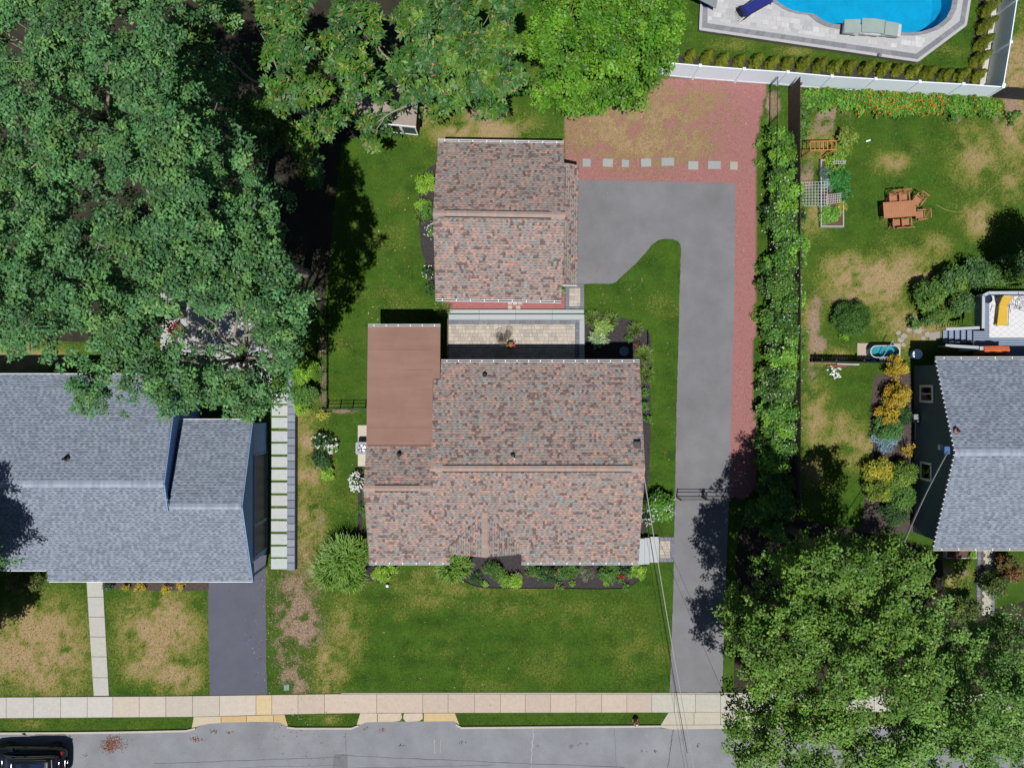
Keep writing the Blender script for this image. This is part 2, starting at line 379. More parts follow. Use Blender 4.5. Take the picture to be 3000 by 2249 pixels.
def apron(name_cols):
    par = None
    for q, col in name_cols:
        pl = P(q); COVER.append(pl); b = MB(); b.prism(pl, -.05, .045, col)
        if par is None: par = b.build('driveway_apron', M_conc); par['kind'] = 'structure'
        else: b.build('slab', M_conc, par)
O1 = A(226,200,152); O2 = A(220,190,140)
apron([([(569,2098),(648,2096.5),(648,2115),(612,2117.5),(586,2123),(574,2128),(563,2129)], A(220,205,178)),([(649.3,2096.5),(722,2095),(722,2112.5),(649.3,2114)], O2),([(723.3,2095),(801,2092.5),(801,2112),(723.3,2112)], O1),([(802.3,2092.5),(834,2091.5),(845,2127),(836,2121),(822,2114.5),(802.3,2112)], O2)])
apron([([(1056,2087),(1105,2087),(1105,2112),(1072,2113.5),(1058,2120),(1045,2123)], A(222,206,182)),([(1107,2087.5),(1176,2087),(1178,2100),(1172,2109),(1150,2112),(1107,2112)], A(224,205,180)),([(1184,2087.5),(1238,2087),(1239,2103),(1228,2110),(1190,2112),(1181,2102)], A(224,206,184)),([(1242,2087),(1333,2087),(1346,2122),(1331,2110),(1242,2111)], O1)])
apron([([(1958,2085.5),(2032,2085.3),(2032,2120.4),(1936,2120.8)], A(210,203,184)),([(2033.3,2085.3),(2110,2085),(2110,2120),(2033.3,2120.4)], A(212,204,186)),([(2111.3,2085),(2190,2085),(2215,2119.6),(2111.3,2120)], A(212,204,186))])
# driveways
def rough_edge(pts, step=9, amp=.9):
    out = []
    for i in range(len(pts)):
        a, b = pts[i], pts[(i+1) % len(pts)]; n = max(1, int(math.hypot(b[0]-a[0], b[1]-a[1])/step))
        out += [(a[0]+(b[0]-a[0])*k/n+random.uniform(-amp,amp)*(k > 0), a[1]+(b[1]-a[1])*k/n+random.uniform(-amp,amp)*(k > 0)) for k in range(n)]
    return out
DRV = [(1962,2026.5),(1966,1900),(1972,1750),(1975,1575),(1978,1430),(1982,1200),(1990,900),(1995,730),(1993,716),(1985,706),(1968,701),(1948,700),(1928,704),(1910,716),(1890,742),(1866,768),(1840,793),(1818,812),(1806,825),(1794,831),(1655,832),(1655,526),(1693,527),(1900,531),(2155,537),(2153,700),(2150,900),(2142,1200),(2138,1420),(2130,1600),(2125,1750),(2115,2026.5)]
sheet('driveway', rough_edge(DRV), .012, M_drive)
sheet('driveway_of_grey_house', rough_edge([(609,1600),(748,1600),(783,1620),(776,1655),(781,1700),(778,1760),(781,1850),(780,1950),(784,2034),(615,2036),(612,1900),(610,1750)]), .012, M_drive2)
# walk to the grey house
wk = sheet('front_walk', [(245,1600),(292,1600),(303,1703),(321,2037),(275,2037.5),(254,1703)], .02, M_joint, thick=.05)
ly = [1600,1650,1700,1748,1806,1864,1922,1983,2036.5]
for a, b in zip(ly[:-1], ly[1:]):
    xl = lambda y: np.interp(y, [1600,1703,2037], [246,255,276]); xr = lambda y: np.interp(y, [1600,1703,2037], [291,302,320])
    bb = MB(); bb.prism(P([(xl(a),a+.7),(xr(a),a+.7),(xr(b),b-.7),(xl(b),b-.7)]), .02, .045, tuple(c*random.uniform(.97,1.03) for c in A(208,205,196))); bb.build('slab', M_conc, wk)
# grey patio of the neighbour, under the oaks
sheet('concrete_patio', [(470,780),(800,780),(796,1165),(700,1165),(600,1180),(560,1100),(470,1040)], .016, pm('patio_concrete', A(205,203,200), .9, .1, 1.5, .08, 30, .1))
sheet('painted_shade_ground', [(-300,-300),(1180,-300),(1180,340),(1000,420),(950,900),(470,1000),(-300,1000)], .003, pm('painted_shade_soil', A(66,58,48), .95, .3, 1.2, .35, 20, .5, rgb2=A(50,58,36), s2=.7))  # soil under the oaks, coloured darker so crown gaps read as deep shade
sheet('painted_shade_ground', [(2215,1500),(2560,1560),(2700,1600),(2760,1640),(2770,1740),(2850,1800),(3000,1760),(3300,1760),(3300,2027),(2150,2027),(2150,1800),(2160,1560)], .003, pm('painted_shade_soil', A(66,58,48)))  # dark soil sheet over the lawn, its colour standing in for tree shade
# side pads, retaining wall
for i, yt in enumerate((1151,1187,1222.5,1262,1299,1337,1374.6,1412.6,1450,1488,1525,1563,1599.6,1635)):
    x0 = 797 - 2*i/13; x1 = 843 - 1.2*i/13
    b = MB(); pl = P([(x0,yt),(x1,yt+random.uniform(-.5,.5)),(x1,yt+31),(x0,yt+31)]); COVER.append(pl)
    b.prism(pl, -.05, .05, tuple(c*random.uniform(.96,1.04) for c in A(212,216,212)))
    o = b.build('paving_slab', M_conc)
    nth = ['northernmost', 'second', 'third', 'fourth', 'fifth', 'sixth', 'seventh', 'eighth', 'ninth', 'tenth', 'eleventh', 'twelfth', 'thirteenth', 'last, nearest the street'][i]
    tag(o, f'pale concrete slab beside the blue wall, {nth} of the row counted from the oaks', 'paving slab', 'pale slabs along the grey block wall')
rw = thing('retaining_wall', 'low grey block retaining wall running beside the row of pale slabs', 'wall', W(857,1380))
yy = 1077.0; i = 0
while yy < 1664:
    L = 22.6; x0 = 849-.6*i/13; a = W(x0, yy+L-.5); 
    cols = [A(152,160,176), A(140,148,164), A(162,168,182)]
    piece('block', cols[(i*7+i//3) % 3], 'block', M_paver, rw, (a.x, a.y, 0), (1,0), (0,1), .46, (L-.7)/S, .46+random.uniform(0,.006)); yy += L; i += 1
COVER.append(P([(846,1075),(874,1075),(870,1672),(845,1672)]))

# ---------------------------------------------------------------- main patio and steps
PZ = .40
pat = sheet('patio', [(1312,934),(1712,934),(1712,1090),(1312,1090)], PZ-.03, M_joint, thick=PZ-.03)
palB = [A(208,198,186), A(216,207,196), A(198,186,174), A(212,200,184), A(220,206,190), A(192,184,176), A(214,198,178)]
palG = [A(140,142,152), A(132,134,144), A(148,150,158)]
def ashlar(parent, x0, x1, y0, y1, z0, th, pal, seed, sizes=(.18,.26,.34), rows=(.16,.22,.3), M=M_paver, rot=0, o=(0,0), key='paver', inside=None, name='paver'):
    r = random.Random(seed); y = y0; c, s = math.cos(rot), math.sin(rot); n = 0
    while y < y1-.02:
        h = min(r.choice(rows), y1-y); x = x0
        if y1-(y+h) < .08: h = y1-y
        while x < x1-.02:
            w = min(r.choice(sizes)*r.uniform(.85,1.15), x1-x)
            if x1-(x+w) < .1: w = x1-x
            px_, py_ = o[0]+c*(x+.003)-s*(y+.003), o[1]+s*(x+.003)+c*(y+.003)
            if inside is None or all(inside(o[0]+c*xx-s*yy_, o[1]+s*xx+c*yy_) for xx, yy_ in ((x,y),(x+w,y),(x,y+h),(x+w,y+h))):
                if h > .26 and r.random() < .5 and inside is None:
                    for q in (0, 1): piece(name, r.choice(pal), key, M, parent, (px_-s*q*h/2, py_+c*q*h/2, z0), (c,s), (-s,c), w-.007, h/2-.007, th+r.uniform(0,.004))
                else: piece(name, r.choice(pal), key, M, parent, (px_, py_, z0), (c,s), (-s,c), w-.007, h-.007, th+r.uniform(0,.004))
                n += 1
            x += w
        y += h
    return n
a = W(1314, 1085, PZ); b_ = W(1685, 949, PZ); ashlar(pat, a.x, b_.x, a.y, b_.y, PZ-.03, .03, palB, 3)
a = W(1314, 948.5, PZ); b_ = W(1697, 937.5, PZ); ashlar(pat, a.x, b_.x, a.y, b_.y, PZ-.03, .03, palG, 4, (.3,), (.21,))
a = W(1685.5, 1085, PZ); b_ = W(1697, 949, PZ); ashlar(pat, a.x, b_.x, a.y, b_.y, PZ-.03, .03, palG, 5, (.22,), (.3,))
M_step = vc('composite_board', .6, .05, 10, .3)
st = thing('patio_steps', 'long pale grey composite step boards edging the beige paver patio', 'steps', W(1513,915))
for z, ya, yb, xe in ((.2, 919.5, 907, 1711), (PZ+.012, 936.8, 920.8, 1712)):
    xj = [1314,1404,1511,1618,xe]
    for p, q in zip(xj[:-1], xj[1:]):
        v0 = W(p+.5, ya, z); v1 = W(q-.4, yb, z); b = MB(); b.box(v0.x, v1.x, v0.y, v1.y, z-.04, z, tuple(c*random.uniform(.97,1.03) for c in A(196,204,204))); b.build('tread', M_step, st)
v0 = W(1697.6, 1085, PZ+.012); v1 = W(1712, 937.5, PZ+.012); b = MB(); b.box(v0.x, v1.x, v0.y, v1.y, PZ-.03, PZ+.012, A(190,198,198)); b.build('side_cap', M_step, st)
b = MB(); v0 = W(1316, 919, .1); v1 = W(1709, 908.5, .1); b.box(v0.x, v1.x, v0.y, v1.y, 0, .158, A(120,122,124)); v0 = W(1316, 930, .3); v1 = W(1709, 921.5, .3); b.box(v0.x, v1.x, v0.y, v1.y, 0, PZ-.032, A(120,122,124)); b.build('riser', M_step, st)
COVER.append(P([(1310,905),(1712,905),(1712,940),(1310,940)]))
# red mulch strip with small pavers between garage and patio
sheet('red_mulch_strip', [(1296,866),(1656,866),(1656,907),(1300,907)], .02, M_redm)
i = 0
for x, y in ((1488,880),(1503,880),(1518,880),(1488,895),(1512,895)):
    v = W(x, y+13); o = piece('paver', palB[i % 4], 'paver', M_paver, None, (v.x, v.y, .0), (1,0), (0,1), .25, .25, .05); i += 1
    tag(o, ['beige paver in red mulch, left of the three by the garage', 'beige paver in red mulch, middle of the three by the garage', 'beige paver in red mulch, right of the three by the garage', 'beige paver in red mulch touching the patio step, left one', 'beige paver in red mulch touching the patio step, right one'][i-1], 'paver', 'small pavers in the red mulch')
wkp = sheet('paver_landing', [(1655,831),(1711,832),(1711,906),(1655,906)], .02, M_joint, thick=.05)
a = W(1667.5,898); b_ = W(1700,843.5); ashlar(wkp, a.x, b_.x, a.y, b_.y, .02, .03, palB, 8)
for q in ((1656,843.5,1667.3,898),(1700.3,843.5,1711,898),(1656,832,1711,843.2),(1656,898.3,1711,905.5)):
    a = W(q[0],q[3]); b_ = W(q[2],q[1]); ashlar(wkp, a.x, b_.x, a.y, b_.y, .02, .03, palG, 9, (.28,), (.24,) if q[2]-q[0] > 30 else (.3,))
# side landing on the street side of the house: boards, then pavers
sp = thing('side_landing', 'pale grey composite landing and step at the side door by the driveway', 'landing', W(1905,1610))
for i, (p0, p1, z, yt, yb) in enumerate(((1868,1888.5,.5,1577,1653),(1889,1902.5,.5,1575,1652),(1903,1930.5,.25,1572,1647))):
    v0 = W(p0, yb, z); v1 = W(p1, yt, z); b = MB(); b.box(v0.x, v1.x, v0.y, v1.y, z-.04, z, A(196+3*i,204,206)); b.build('board', M_step, sp)
    b = MB(); b.box(v0.x+.03, v1.x-.03, v0.y+.03, v1.y-.03, 0, z-.042, A(130,132,134)); b.build('riser', M_step, sp)
pl2 = sheet('paver_apron', [(1931,1571),(1976,1572),(1973,1646),(1931,1646)], .02, M_joint, thick=.05)
a = W(1932,1634.5); b_ = W(1963.5,1583); ashlar(pl2, a.x, b_.x, a.y, b_.y, .02, .03, palB, 12)
for q in ((1964,1583,1975,1634.5),(1932,1572,1975,1582.7),(1932,1634.8,1973,1645)):
    a = W(q[0],q[3]); b_ = W(q[2],q[1]); ashlar(pl2, a.x, b_.x, a.y, b_.y, .02, .03, palG, 13, (.22,), (.22,) if q[2]-q[0] > 30 else (.3,))
# mulch beds
BEDS = [[(1712,912),(1745,915),(1790,925),(1840,935),(1880,955),(1905,985),(1908,1030),(1903,1090),(1906,1200),(1905,1300),(1902,1380),(1895,1440),(1880,1440),(1880,1090),(1712,1090)],
 [(1066,1690),(1075,1640),(1340,1640),(1330,1680),(1330,1686),(1370,1706),(1395,1716),(1415,1720),(1500,1722),(1620,1722),(1760,1724),(1830,1722),(1860,1708),(1880,1690),(1890,1665),(1895,1640),(1895,1600),(1066,1600)],
 [(1066,1600),(1040,1610),(1000,1640),(1010,1690),(1060,1702),(1110,1702),(1132,1685),(1160,1660),(1175,1645),(1066,1600)],
 [(1288,470),(1262,490),(1240,505),(1228,560),(1225,640),(1235,740),(1252,780),(1255,850),(1290,860)],
 [(1048,1330),(1062,1330),(1062,1600),(1040,1600),(1050,1500)],
 [(1870,1440),(1890,1440),(1905,1500),(1892,1560),(1880,1570),(1860,1570)],
 [(2560,1100),(2700,1090),(2700,1560),(2520,1560),(2535,1450),(2560,1330),(2548,1220)]]
for q in BEDS[:-1]: sheet('mulch_bed', q, .015, M_mulch)
sheet('mulch_bed', BEDS[-1], .015, pm('brown_mulch', A(92,80,76), .95, .3, 8, .35, 45, .7))
b = MB()
ed = P([(1330,1684),(1370,1706),(1395,1716),(1415,1720),(1500,1722),(1620,1722),(1760,1724),(1830,1722),(1860,1708),(1880,1690)])
b.tube([(x, y, .03) for x, y in ed], .025, 5); tag(b.build('bed_edging', M_blackmetal), 'thin dark edging curving along the front flower bed', 'edging')
# stepping stones in the red gravel
for i, (x, y, w, h) in enumerate(((1718,477,24,24),(1780,477,30,24),(1831,479,22,22),(1893,478,30,24),(1956,475,38,24),(2030,485,30,25),(2092,484,38,24),(2149,486,23,24))):
    v = W(x-w/2, y+h/2); r = random.uniform(-.08,.08); col = [A(176,180,178),A(184,186,182),A(188,184,170)][2 if i == 7 else i % 2]
    o = piece('stepping_stone', col, 'stone', M_paver, None, (v.x, v.y, .0), (math.cos(r), math.sin(r)), (-math.sin(r), math.cos(r)), w/S, h/S, .06)
    COVER.append([(v.x,v.y),(v.x+w/S,v.y),(v.x+w/S,v.y+h/S),(v.x,v.y+h/S)])
    tag(o, ['small grey stepping stone nearest the garage in the red gravel', 'grey stepping stone second from the garage in the gravel row', 'smallest grey stepping stone, third from the garage', 'grey stepping stone fourth from the garage in the gravel row', 'wide grey stepping stone fifth from the garage', 'grey stepping stone sixth from the garage in the gravel row', 'wide grey stepping stone, last but one in the gravel row', 'small tan stepping stone farthest from the garage'][i], 'stepping stone', 'stepping stones in the red gravel')
# ---------------------------------------------------------------- shingles
M_sh = vc('asphalt_shingle', .92, .1, 60, .15, bs=.2)
PAL_BR = [A(168,150,144), A(160,148,140), A(172,154,150), A(206,164,146), A(190,158,142), A(150,154,150), A(164,168,164), A(120,102,100), A(134,116,112), A(158,146,142), A(176,158,152), A(166,154,152)]
_mn = np.mean(np.array(PAL_BR), 0)
PAL_BR = [tuple(float(v) for v in (np.array(c)*.9+_mn*.1)*np.array([1.07,1.05,1.05])) for c in PAL_BR]
PAL_GY = [A(150,160,176), A(156,166,182), A(144,153,168), A(160,170,186), A(138,147,163), A(152,162,178)]
PAL_G2 = [A(138,145,156), A(145,153,164), A(132,139,150), A(150,158,170), A(128,134,145)]
_tabs = {}
def tab_mesh(ci, pal, key, band):
    k = (key, ci, band)
    if k not in _tabs:
        me = bpy.data.meshes.new('shingle')
        v = [(0,0,0),(1,0,0),(1,0,1),(0,0,1),(1,.3,.75),(0,.3,.75),(1,1,.2),(0,1,.2),(1,1,0),(0,1,0)]
        f = [(0,1,2,3),(3,2,4,5),(5,4,6,7),(1,8,6,4,2),(0,3,5,7,9)]
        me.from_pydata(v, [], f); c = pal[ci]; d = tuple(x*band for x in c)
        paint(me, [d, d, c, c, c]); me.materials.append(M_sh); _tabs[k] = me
    return _tabs[k]
class Roof:
    """collects the shingle tabs of one building; the nearest 300 become objects, the rest one stuff part per slope"""
    def __init__(s, pal, key, seed, bands=(.5, 1.0, .75), wr=(.1, .18), expo=.143): s.pal = pal; s.key = key; s.r = random.Random(seed); s.T = []; s.bands = bands; s.wr = wr; s.e = expo
    def slope(s, part, o, u, v, L, V, inside=None, span=None):
        o, u, v = Vector(o), Vector(u).normalized(), Vector(v).normalized(); n = u.cross(v)
        rows = int(round(V/s.e)); e = V/rows
        for i in range(rows):
            a, b = span(i*e) if span else (0, L)
            x = a - s.r.uniform(0, .15); odd = 0
            run = None
            while x < b-.01:
                w = s.r.uniform(*s.wr); x0 = max(x, a); x1 = min(x+w, b); x += w
                if x1-x0 < .03: continue
                p = o + u*x0 + v*(i*e)
                if inside and not inside(p + u*(x1-x0)/2 + v*e/2): continue
                if run is None or s.r.random() < .85: run = s.r.randrange(len(s.pal))
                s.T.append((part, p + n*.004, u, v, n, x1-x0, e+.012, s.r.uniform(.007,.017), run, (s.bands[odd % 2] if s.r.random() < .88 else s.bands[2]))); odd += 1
    def done(s):
        cam_p = Vector((0, 0, H)); s.T.sort(key=lambda t: (t[1]-cam_p).length + (50 if abs(t[1].x) > 29 or t[5] < .16 else 0))
        for part, p, u, v, n, w, e, t, ci, bd in s.T[:300]:
            ob = bpy.data.objects.new('shingle', tab_mesh(ci, s.pal, s.key, bd)); C.objects.link(ob); ob.parent = part
            ob.matrix_basis = Matrix(((u.x*w, v.x*e, n.x*t, p.x), (u.y*w, v.y*e, n.y*t, p.y), (u.z*w, v.z*e, n.z*t, p.z), (0,0,0,1)))
        by = {}
        for t in s.T[300:]: by.setdefault(t[0].name, []).append(t)
        for nm, L in by.items():
            b = MB()
            for part, p, u, v, n, w, e, t, ci, bd in L:
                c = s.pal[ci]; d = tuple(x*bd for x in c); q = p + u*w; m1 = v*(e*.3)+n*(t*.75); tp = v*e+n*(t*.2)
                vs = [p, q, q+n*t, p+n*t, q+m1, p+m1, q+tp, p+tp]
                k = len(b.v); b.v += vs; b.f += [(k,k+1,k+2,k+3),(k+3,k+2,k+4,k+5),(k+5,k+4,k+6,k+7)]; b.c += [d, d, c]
            o = b.build('shingles', M_sh, bpy.data.objects[nm]); o['kind'] = 'stuff'
def plane(o, u, v): return Vector(o), Vector(u), Vector(v)
M_deckbr = pm('roof_felt_brown', A(120,104,100), .95)
M_deckgy = pm('roof_felt_grey', A(110,118,130), .95)
def ridge_cap(parent, pal, a, b, r, w=.3, rise=.05, seed=1, vent=True, slope=.36, key='cap'):
    """row of ridge cap shingles; vent adds the raised black vent strip under it"""
    a, b = Vector(a), Vector(b); d = (b-a).normalized(); L = (b-a).length; sd = Vector((d.y, -d.x, 0)); rr = random.Random(seed)
    x = 0.0; b0 = MB()
    while x < L-.05:
        w1 = min(.145*rr.uniform(.95,1.05), L-x); z = rise if (vent and .6 < x < L-.7) else .018
        p = a + d*x; q = a + d*(x+w1); col = pal[rr.randrange(len(pal))]; k = rr.uniform(.98,1.08); col = tuple(c*k for c in col)
        for sg in (1, -1):
            e0 = sd*sg*w/2 - Vector((0,0,slope*w/2)); up = Vector((0,0,z+rr.uniform(0,.004)))
            vs = [p+up, q+up, q+up+e0, p+up+e0, p+e0+Vector((0,0,.0)), q+e0+Vector((0,0,.0))]
            b0.add(vs, [(0,1,2,3) if sg < 0 else (3,2,1,0), (3,2,5,4)], col)
        x += w1
    o = b0.build('ridge_cap', M_sh, parent)
    if vent:
        b1 = MB(); p = a + d*.6; q = a + d*(L-.7)
        for sg in (1, -1):
            for k0 in (w/2+.004,):
                e0 = sd*sg*k0; e1 = sd*sg*(k0+.05)
                zf = lambda e: Vector((0,0,-slope*e.length))
                b1.add([p+e0+zf(e0)+Vector((0,0,.042)), q+e0+zf(e0)+Vector((0,0,.042)), q+e1+zf(e1)+Vector((0,0,.022)), p+e1+zf(e1)+Vector((0,0,.022))], [(0,1,2,3)])
        b1.build('ridge_vent', M_blackmetal, parent)
def gutter(parent, a, b, out, w=.12, hang=.62, m=None, clips=True):
    """open white gutter from a to b, out = horizontal unit vector away from the wall"""
    a, b, out = Vector(a), Vector(b), Vector(out); d = (b-a).normalized(); z = Vector((0,0,1))
    g_ = MB(); g_.bar(a+out*(w-.01), b+out*(w-.01), .022, .1); g_.bar(a+out*.012, b+out*.012, .022, .1); g_.build('gutter', m or M_trim, parent)
    g2 = MB(); g2.bar(a+out*w/2-z*.045, b+out*w/2-z*.045, w-.046, .012); g2.build('gutter_floor', pm('gutter_dirt', A(60,55,50), .9), parent)
    L = (b-a).length; n = max(2, int(L/hang))
    if clips:
        for i in range(n):
            p = a + d*(L*(i+.5)/n); c = MB(); c.bar(p-out*.01+z*.052, p+out*(w+.0)+z*.052, .035, .006); c.build('gutter_hanger', m or M_trim, parent)
def vent_pipe(parent, p, r=.05, h=.3, m=None):
    v = Vector(p); b = MB(); b.lathe([(r*2.6,v.z-.08),(r*2.6,v.z+.03),(r*1.3,v.z+.07),(r,v.z+.07),(r,v.z+h),(r*.7,v.z+h),(r*.7,v.z+h-.1)], v.x, v.y, 12); b.build('vent_pipe', m or M_blackmetal, parent)
def window(parent, M, w, h, fr, gl, panes=1, t=.07):
    """window in its own frame: x across, z up, y outward; M places it"""
    b = MB(M); b.box(-w/2,-w/2+t,0,.05,0,h); b.box(w/2-t,w/2,0,.05,0,h); b.box(-w/2+t,w/2-t,0,.049,0,t); b.box(-w/2+t,w/2-t,0,.049,h-t,h)
    for i in range(1, panes): x = -w/2+w*i/panes; b.box(x-.025,x+.025,0,.045,t,h-t)
    f = b.build('window', fr, parent)
    for i in range(panes):
        x0 = -w/2+t+(w-2*t)*i/panes; x1 = -w/2+t+(w-2*t)*(i+1)/panes
        b = MB(M); b.box(x0+(.028 if i else .002), x1-(.028 if i < panes-1 else .002), .004, .02, t+.002, h-t-.002); b.build('pane', gl, f)
def wall_mat(face, x, y, z):
    """matrix for a wall-mounted thing; face = outward direction"""
    out = Vector(face).normalized(); right = Vector((0,0,1)).cross(out); right = -right
    return Matrix(((right.x, out.x, 0, x), (right.y, out.y, 0, y), (0, 0, 1, z), (0,0,0,1)))
G_dark = glass('window_glass')

# ---------------------------------------------------------------- main house
XL, XR, XM = -7.84, 6.95, -4.24
YN, YR, YS = 1.18, -4.41, -9.78
HN, HR, HS = 2.95, 4.53, 2.60
kS = (HR-HS)/(YR-YS); kN = (HR-HN)/(YN-YR)
def zS(y): return HR-(YR-y)*kS
def zN(y): return HR-(y-YR)*kN
YW = -5.5; HW = zS(YW)                       # wing ridge lies on the street slope
YB = -3.35; HB = HW-(YB-YW)*kS*1.0           # where the brown membrane starts
mh = thing('house', 'single storey house with mottled brown and grey shingle roof and white gutters', 'house', ((XL+XR)/2, -4, 0))
M_sid = pm('cream_siding', A(214,208,198), .7, .04, 2, .04, 20, .1)
xc, hw, ya = -1.45, 1.97, -6.85              # front cross gable
hg = zS(ya)
T_ = .16
b = MB(); b.slab([(XM,YR,HR),(XR,YR,HR),(XR,YN,HN),(-3.87,YN,HN),(-3.87,.25,zN(.25)),(XM,.25,zN(.25))], T_); rN = b.build('roof', M_deckbr, mh)
b = MB(); b.slab([(XM,YR,HR-.001),(XR,YR,HR-.001),(XR,YS,HS),(.52,YS,HS),(.52,-8.9,zS(-8.9)),(xc+hw*.98,-8.86,zS(-8.86)),(xc,ya,hg),(xc-hw*.98,-8.86,zS(-8.86)),(-3.42,-8.9,zS(-8.9)),(-3.42,YS,HS),(XL,YS,HS),(XL,YW,HW),(XM,YW,HW)], T_); rS = b.build('roof', M_deckbr, mh)
b = MB(); b.slab([(XL,YW,HW-.001),(XM,YW,HW-.001),(XM,YB,HB),(XL,YB,HB)], T_); rW = b.build('roof', M_deckbr, mh)
# low brown membrane roof over the back extension
M_brown = pm('brown_membrane', A(170,134,119), .9, .06, .8, .08, 70, .1, stretch=(.3,3,1), rgb2=A(154,119,105), amt2=.7, s2=.5)
bm = MB(); bm.slab([(XL,YB+.01,HB+.03),(XM-.01,YB+.01,HB+.03),(XM-.01,.25,3.15),(-3.9,.25,3.15),(-3.9,3.11,2.97),(XL,3.11,2.97)], .18); rB = bm.build('membrane_roof', M_brown, mh)
ms = pm('membrane_seam', A(150,114,100), .9)
for yq in (-2.35,-1.3,-.3,.75,1.85):
    zq = float(np.interp(yq, [YB,.25,3.11], [HB+.03,3.15,2.97])); c = MB(); c.bar((XL+.02,yq,zq+.002),(XM-.05,yq,zq+.002),.03,.004); c.build('seam', ms, rB)
c = MB(); c.bar((XM-.03,YB+.05,HB+.045),(XM-.03,.22,3.165),.06,.02); c.bar((XL+.05,YB+.03,HB+.045),(XM-.06,YB+.03,HB+.045),.06,.02); c.build('flashing', pm('membrane_flashing', A(140,106,94), .8), rB)
# cross gable slopes
ge = -9.26; he = hg-hw*kS*1.0
b = MB(); b.slab([(xc,ya,hg+.02),(xc,ge,hg+.02),(xc-hw,ge,he+.02),(xc-hw,-8.87,he+.02)], .12); rG1 = b.build('gable_roof', M_deckbr, mh)
b = MB(); b.slab([(xc+.001,ya,hg+.02),(xc+.001,ge,hg+.02),(xc+hw,ge,he+.02),(xc+hw,-8.87,he+.02)], .12); rG2 = b.build('gable_roof', M_deckbr, mh)
rf = Roof(PAL_BR, 'br', 21)
LN = math.hypot(YN-YR, HN-HR)
rf.slope(rN, (XR,YN,HN), (-1,0,0), (0,YR-YN,HR-HN), XR-XM, LN, span=lambda v: (0, XR+3.87 if v*(YN-YR)/LN < (YN-.25) else XR-XM))
LS = math.hypot(YS-YR, HS-HR)
def insS(p):
    if p.y > YW and p.x < XM: return False
    tt = ya-p.y
    if tt > 0 and abs(p.x-xc) < min(tt*hw/(ya+8.87), hw)+.02: return False
    return not (p.y < -8.87 and -3.42 < p.x < .52)
rf.slope(rS, (XL,YS,HS), (1,0,0), (0,YR-YS,HR-HS), XR-XL, LS, inside=insS)
rf.slope(rW, (XM,YB,HB), (-1,0,0), (0,YW-YB,HW-HB), XM-XL, math.hypot(YB-YW, HB-HW))
gs = math.hypot(hw, hg-he)
def insG(p): return p.y < ya - abs(p.x-xc)*(ya+8.87)/hw + .03
rf.slope(rG1, (xc-hw,ya,he+.02), (0,-1,0), (hw,0,hg-he), ya-ge, gs, inside=insG)
rf.slope(rG2, (xc+hw,ge,he+.02), (0,1,0), (-hw,0,hg-he), ya-ge, gs, inside=insG)
rf.done()
capb = [A(196,168,154), A(184,164,154), A(190,160,148), A(178,166,160)]
ridge_cap(rN, capb, (XM,YR,HR+.012), (XR,YR,HR+.012), rf, seed=3); ridge_cap(rW, capb, (XL,YW,HW+.012), (XM,YW,HW+.012), rf, seed=4)
ridge_cap(rG1, capb, (xc,ya,hg+.03), (xc,ge,hg+.03), rf, seed=5, vent=False)
# walls
b = MB(); b.prism([(XL+.3,YS+.45),(-3.5,YS+.45),(-3.5,-8.9),(.6,-8.9),(.6,YS+.45),(XR-.3,YS+.45),(XR-.3,YN-.35),(XM,YN-.35),(XM,2.8),(XL+.3,2.8)], 0, 2.42)
for x in (XL+.3, XR-.3):
    d = .02 if x > 0 else -.02
    if x > 0: b.add([(x,YN-.35,2.4),(x,YS+.45,2.4),(x,YR,HR-.25),(x-.12,YN-.35,2.4),(x-.12,YS+.45,2.4),(x-.12,YR,HR-.25)], [(0,2,1),(3,4,5),(0,1,4,3),(1,2,5,4),(2,0,3,5)])
    else: b.add([(x,YB,2.4),(x,YS+.45,2.4),(x,YW,HW-.25),(x+.12,YB,2.4),(x+.12,YS+.45,2.4),(x+.12,YW,HW-.25)], [(0,1,2),(3,5,4),(0,3,4,1),(1,4,5,2),(2,5,3,0)])
b.build('wall', M_sid, mh)
b = MB(); b.box(XL+.32,XM-.02,-3.3,2.78,2.42,2.8); b.build('wall', M_sid, mh)
# gutters, fascia, vents
gutter(mh, (-3.86,YN+.02,HN-.04), (XR,YN+.02,HN-.04), (0,1,0)); gutter(mh, (XL,3.13,2.88), (-3.9,3.13,2.88), (0,1,0))
gutter(mh, (XL,YS-.02,HS-.04), (-3.42,YS-.02,HS-.04), (0,-1,0), hang=.66); gutter(mh, (.52,YS-.02,HS-.04), (XR,YS-.02,HS-.04), (0,-1,0), hang=.66)
for pxp, pyp, zz in ((1420,1097,zN(.25)),(1503,1332,zN(-3.7)),(1169,1330,3.6)): vent_pipe(mh, W(pxp,pyp,zz))
v = W(1867,1303,4.3); b = MB(); b.box(v.x-.15,v.x+.15,v.y-.14,v.y+.14,4.1,4.42); b.box(v.x-.19,v.x+.19,v.y-.18,v.y+.18,4.42,4.45); b.build('roof_vent', M_blackmetal, mh)
v = W(1507,1342,4.4); b = MB(); b.lathe([(.035,4.2),(.035,4.75),(.02,4.75),(.02,4.7)], v.x, v.y, 10); b.build('flue', M_trim, mh)
window(mh, wall_mat((1,0,0), XM+.003, 2.0, .9), 1.1, 1.2, M_trim, G_dark, 2); window(mh, wall_mat((0,1,0), -.5, YN-.35, .9), 1.4, 1.2, M_trim, G_dark, 2); window(mh, wall_mat((0,1,0), 4, YN-.35, 1.0), 1.2, 1.1, M_trim, G_dark, 2)
window(mh, wall_mat((0,-1,0), -5.4, YS+.45, .9), 1.6, 1.2, M_trim, G_dark, 3); window(mh, wall_mat((0,-1,0), 3.6, YS+.45, .9), 1.8, 1.2, M_trim, G_dark, 3)
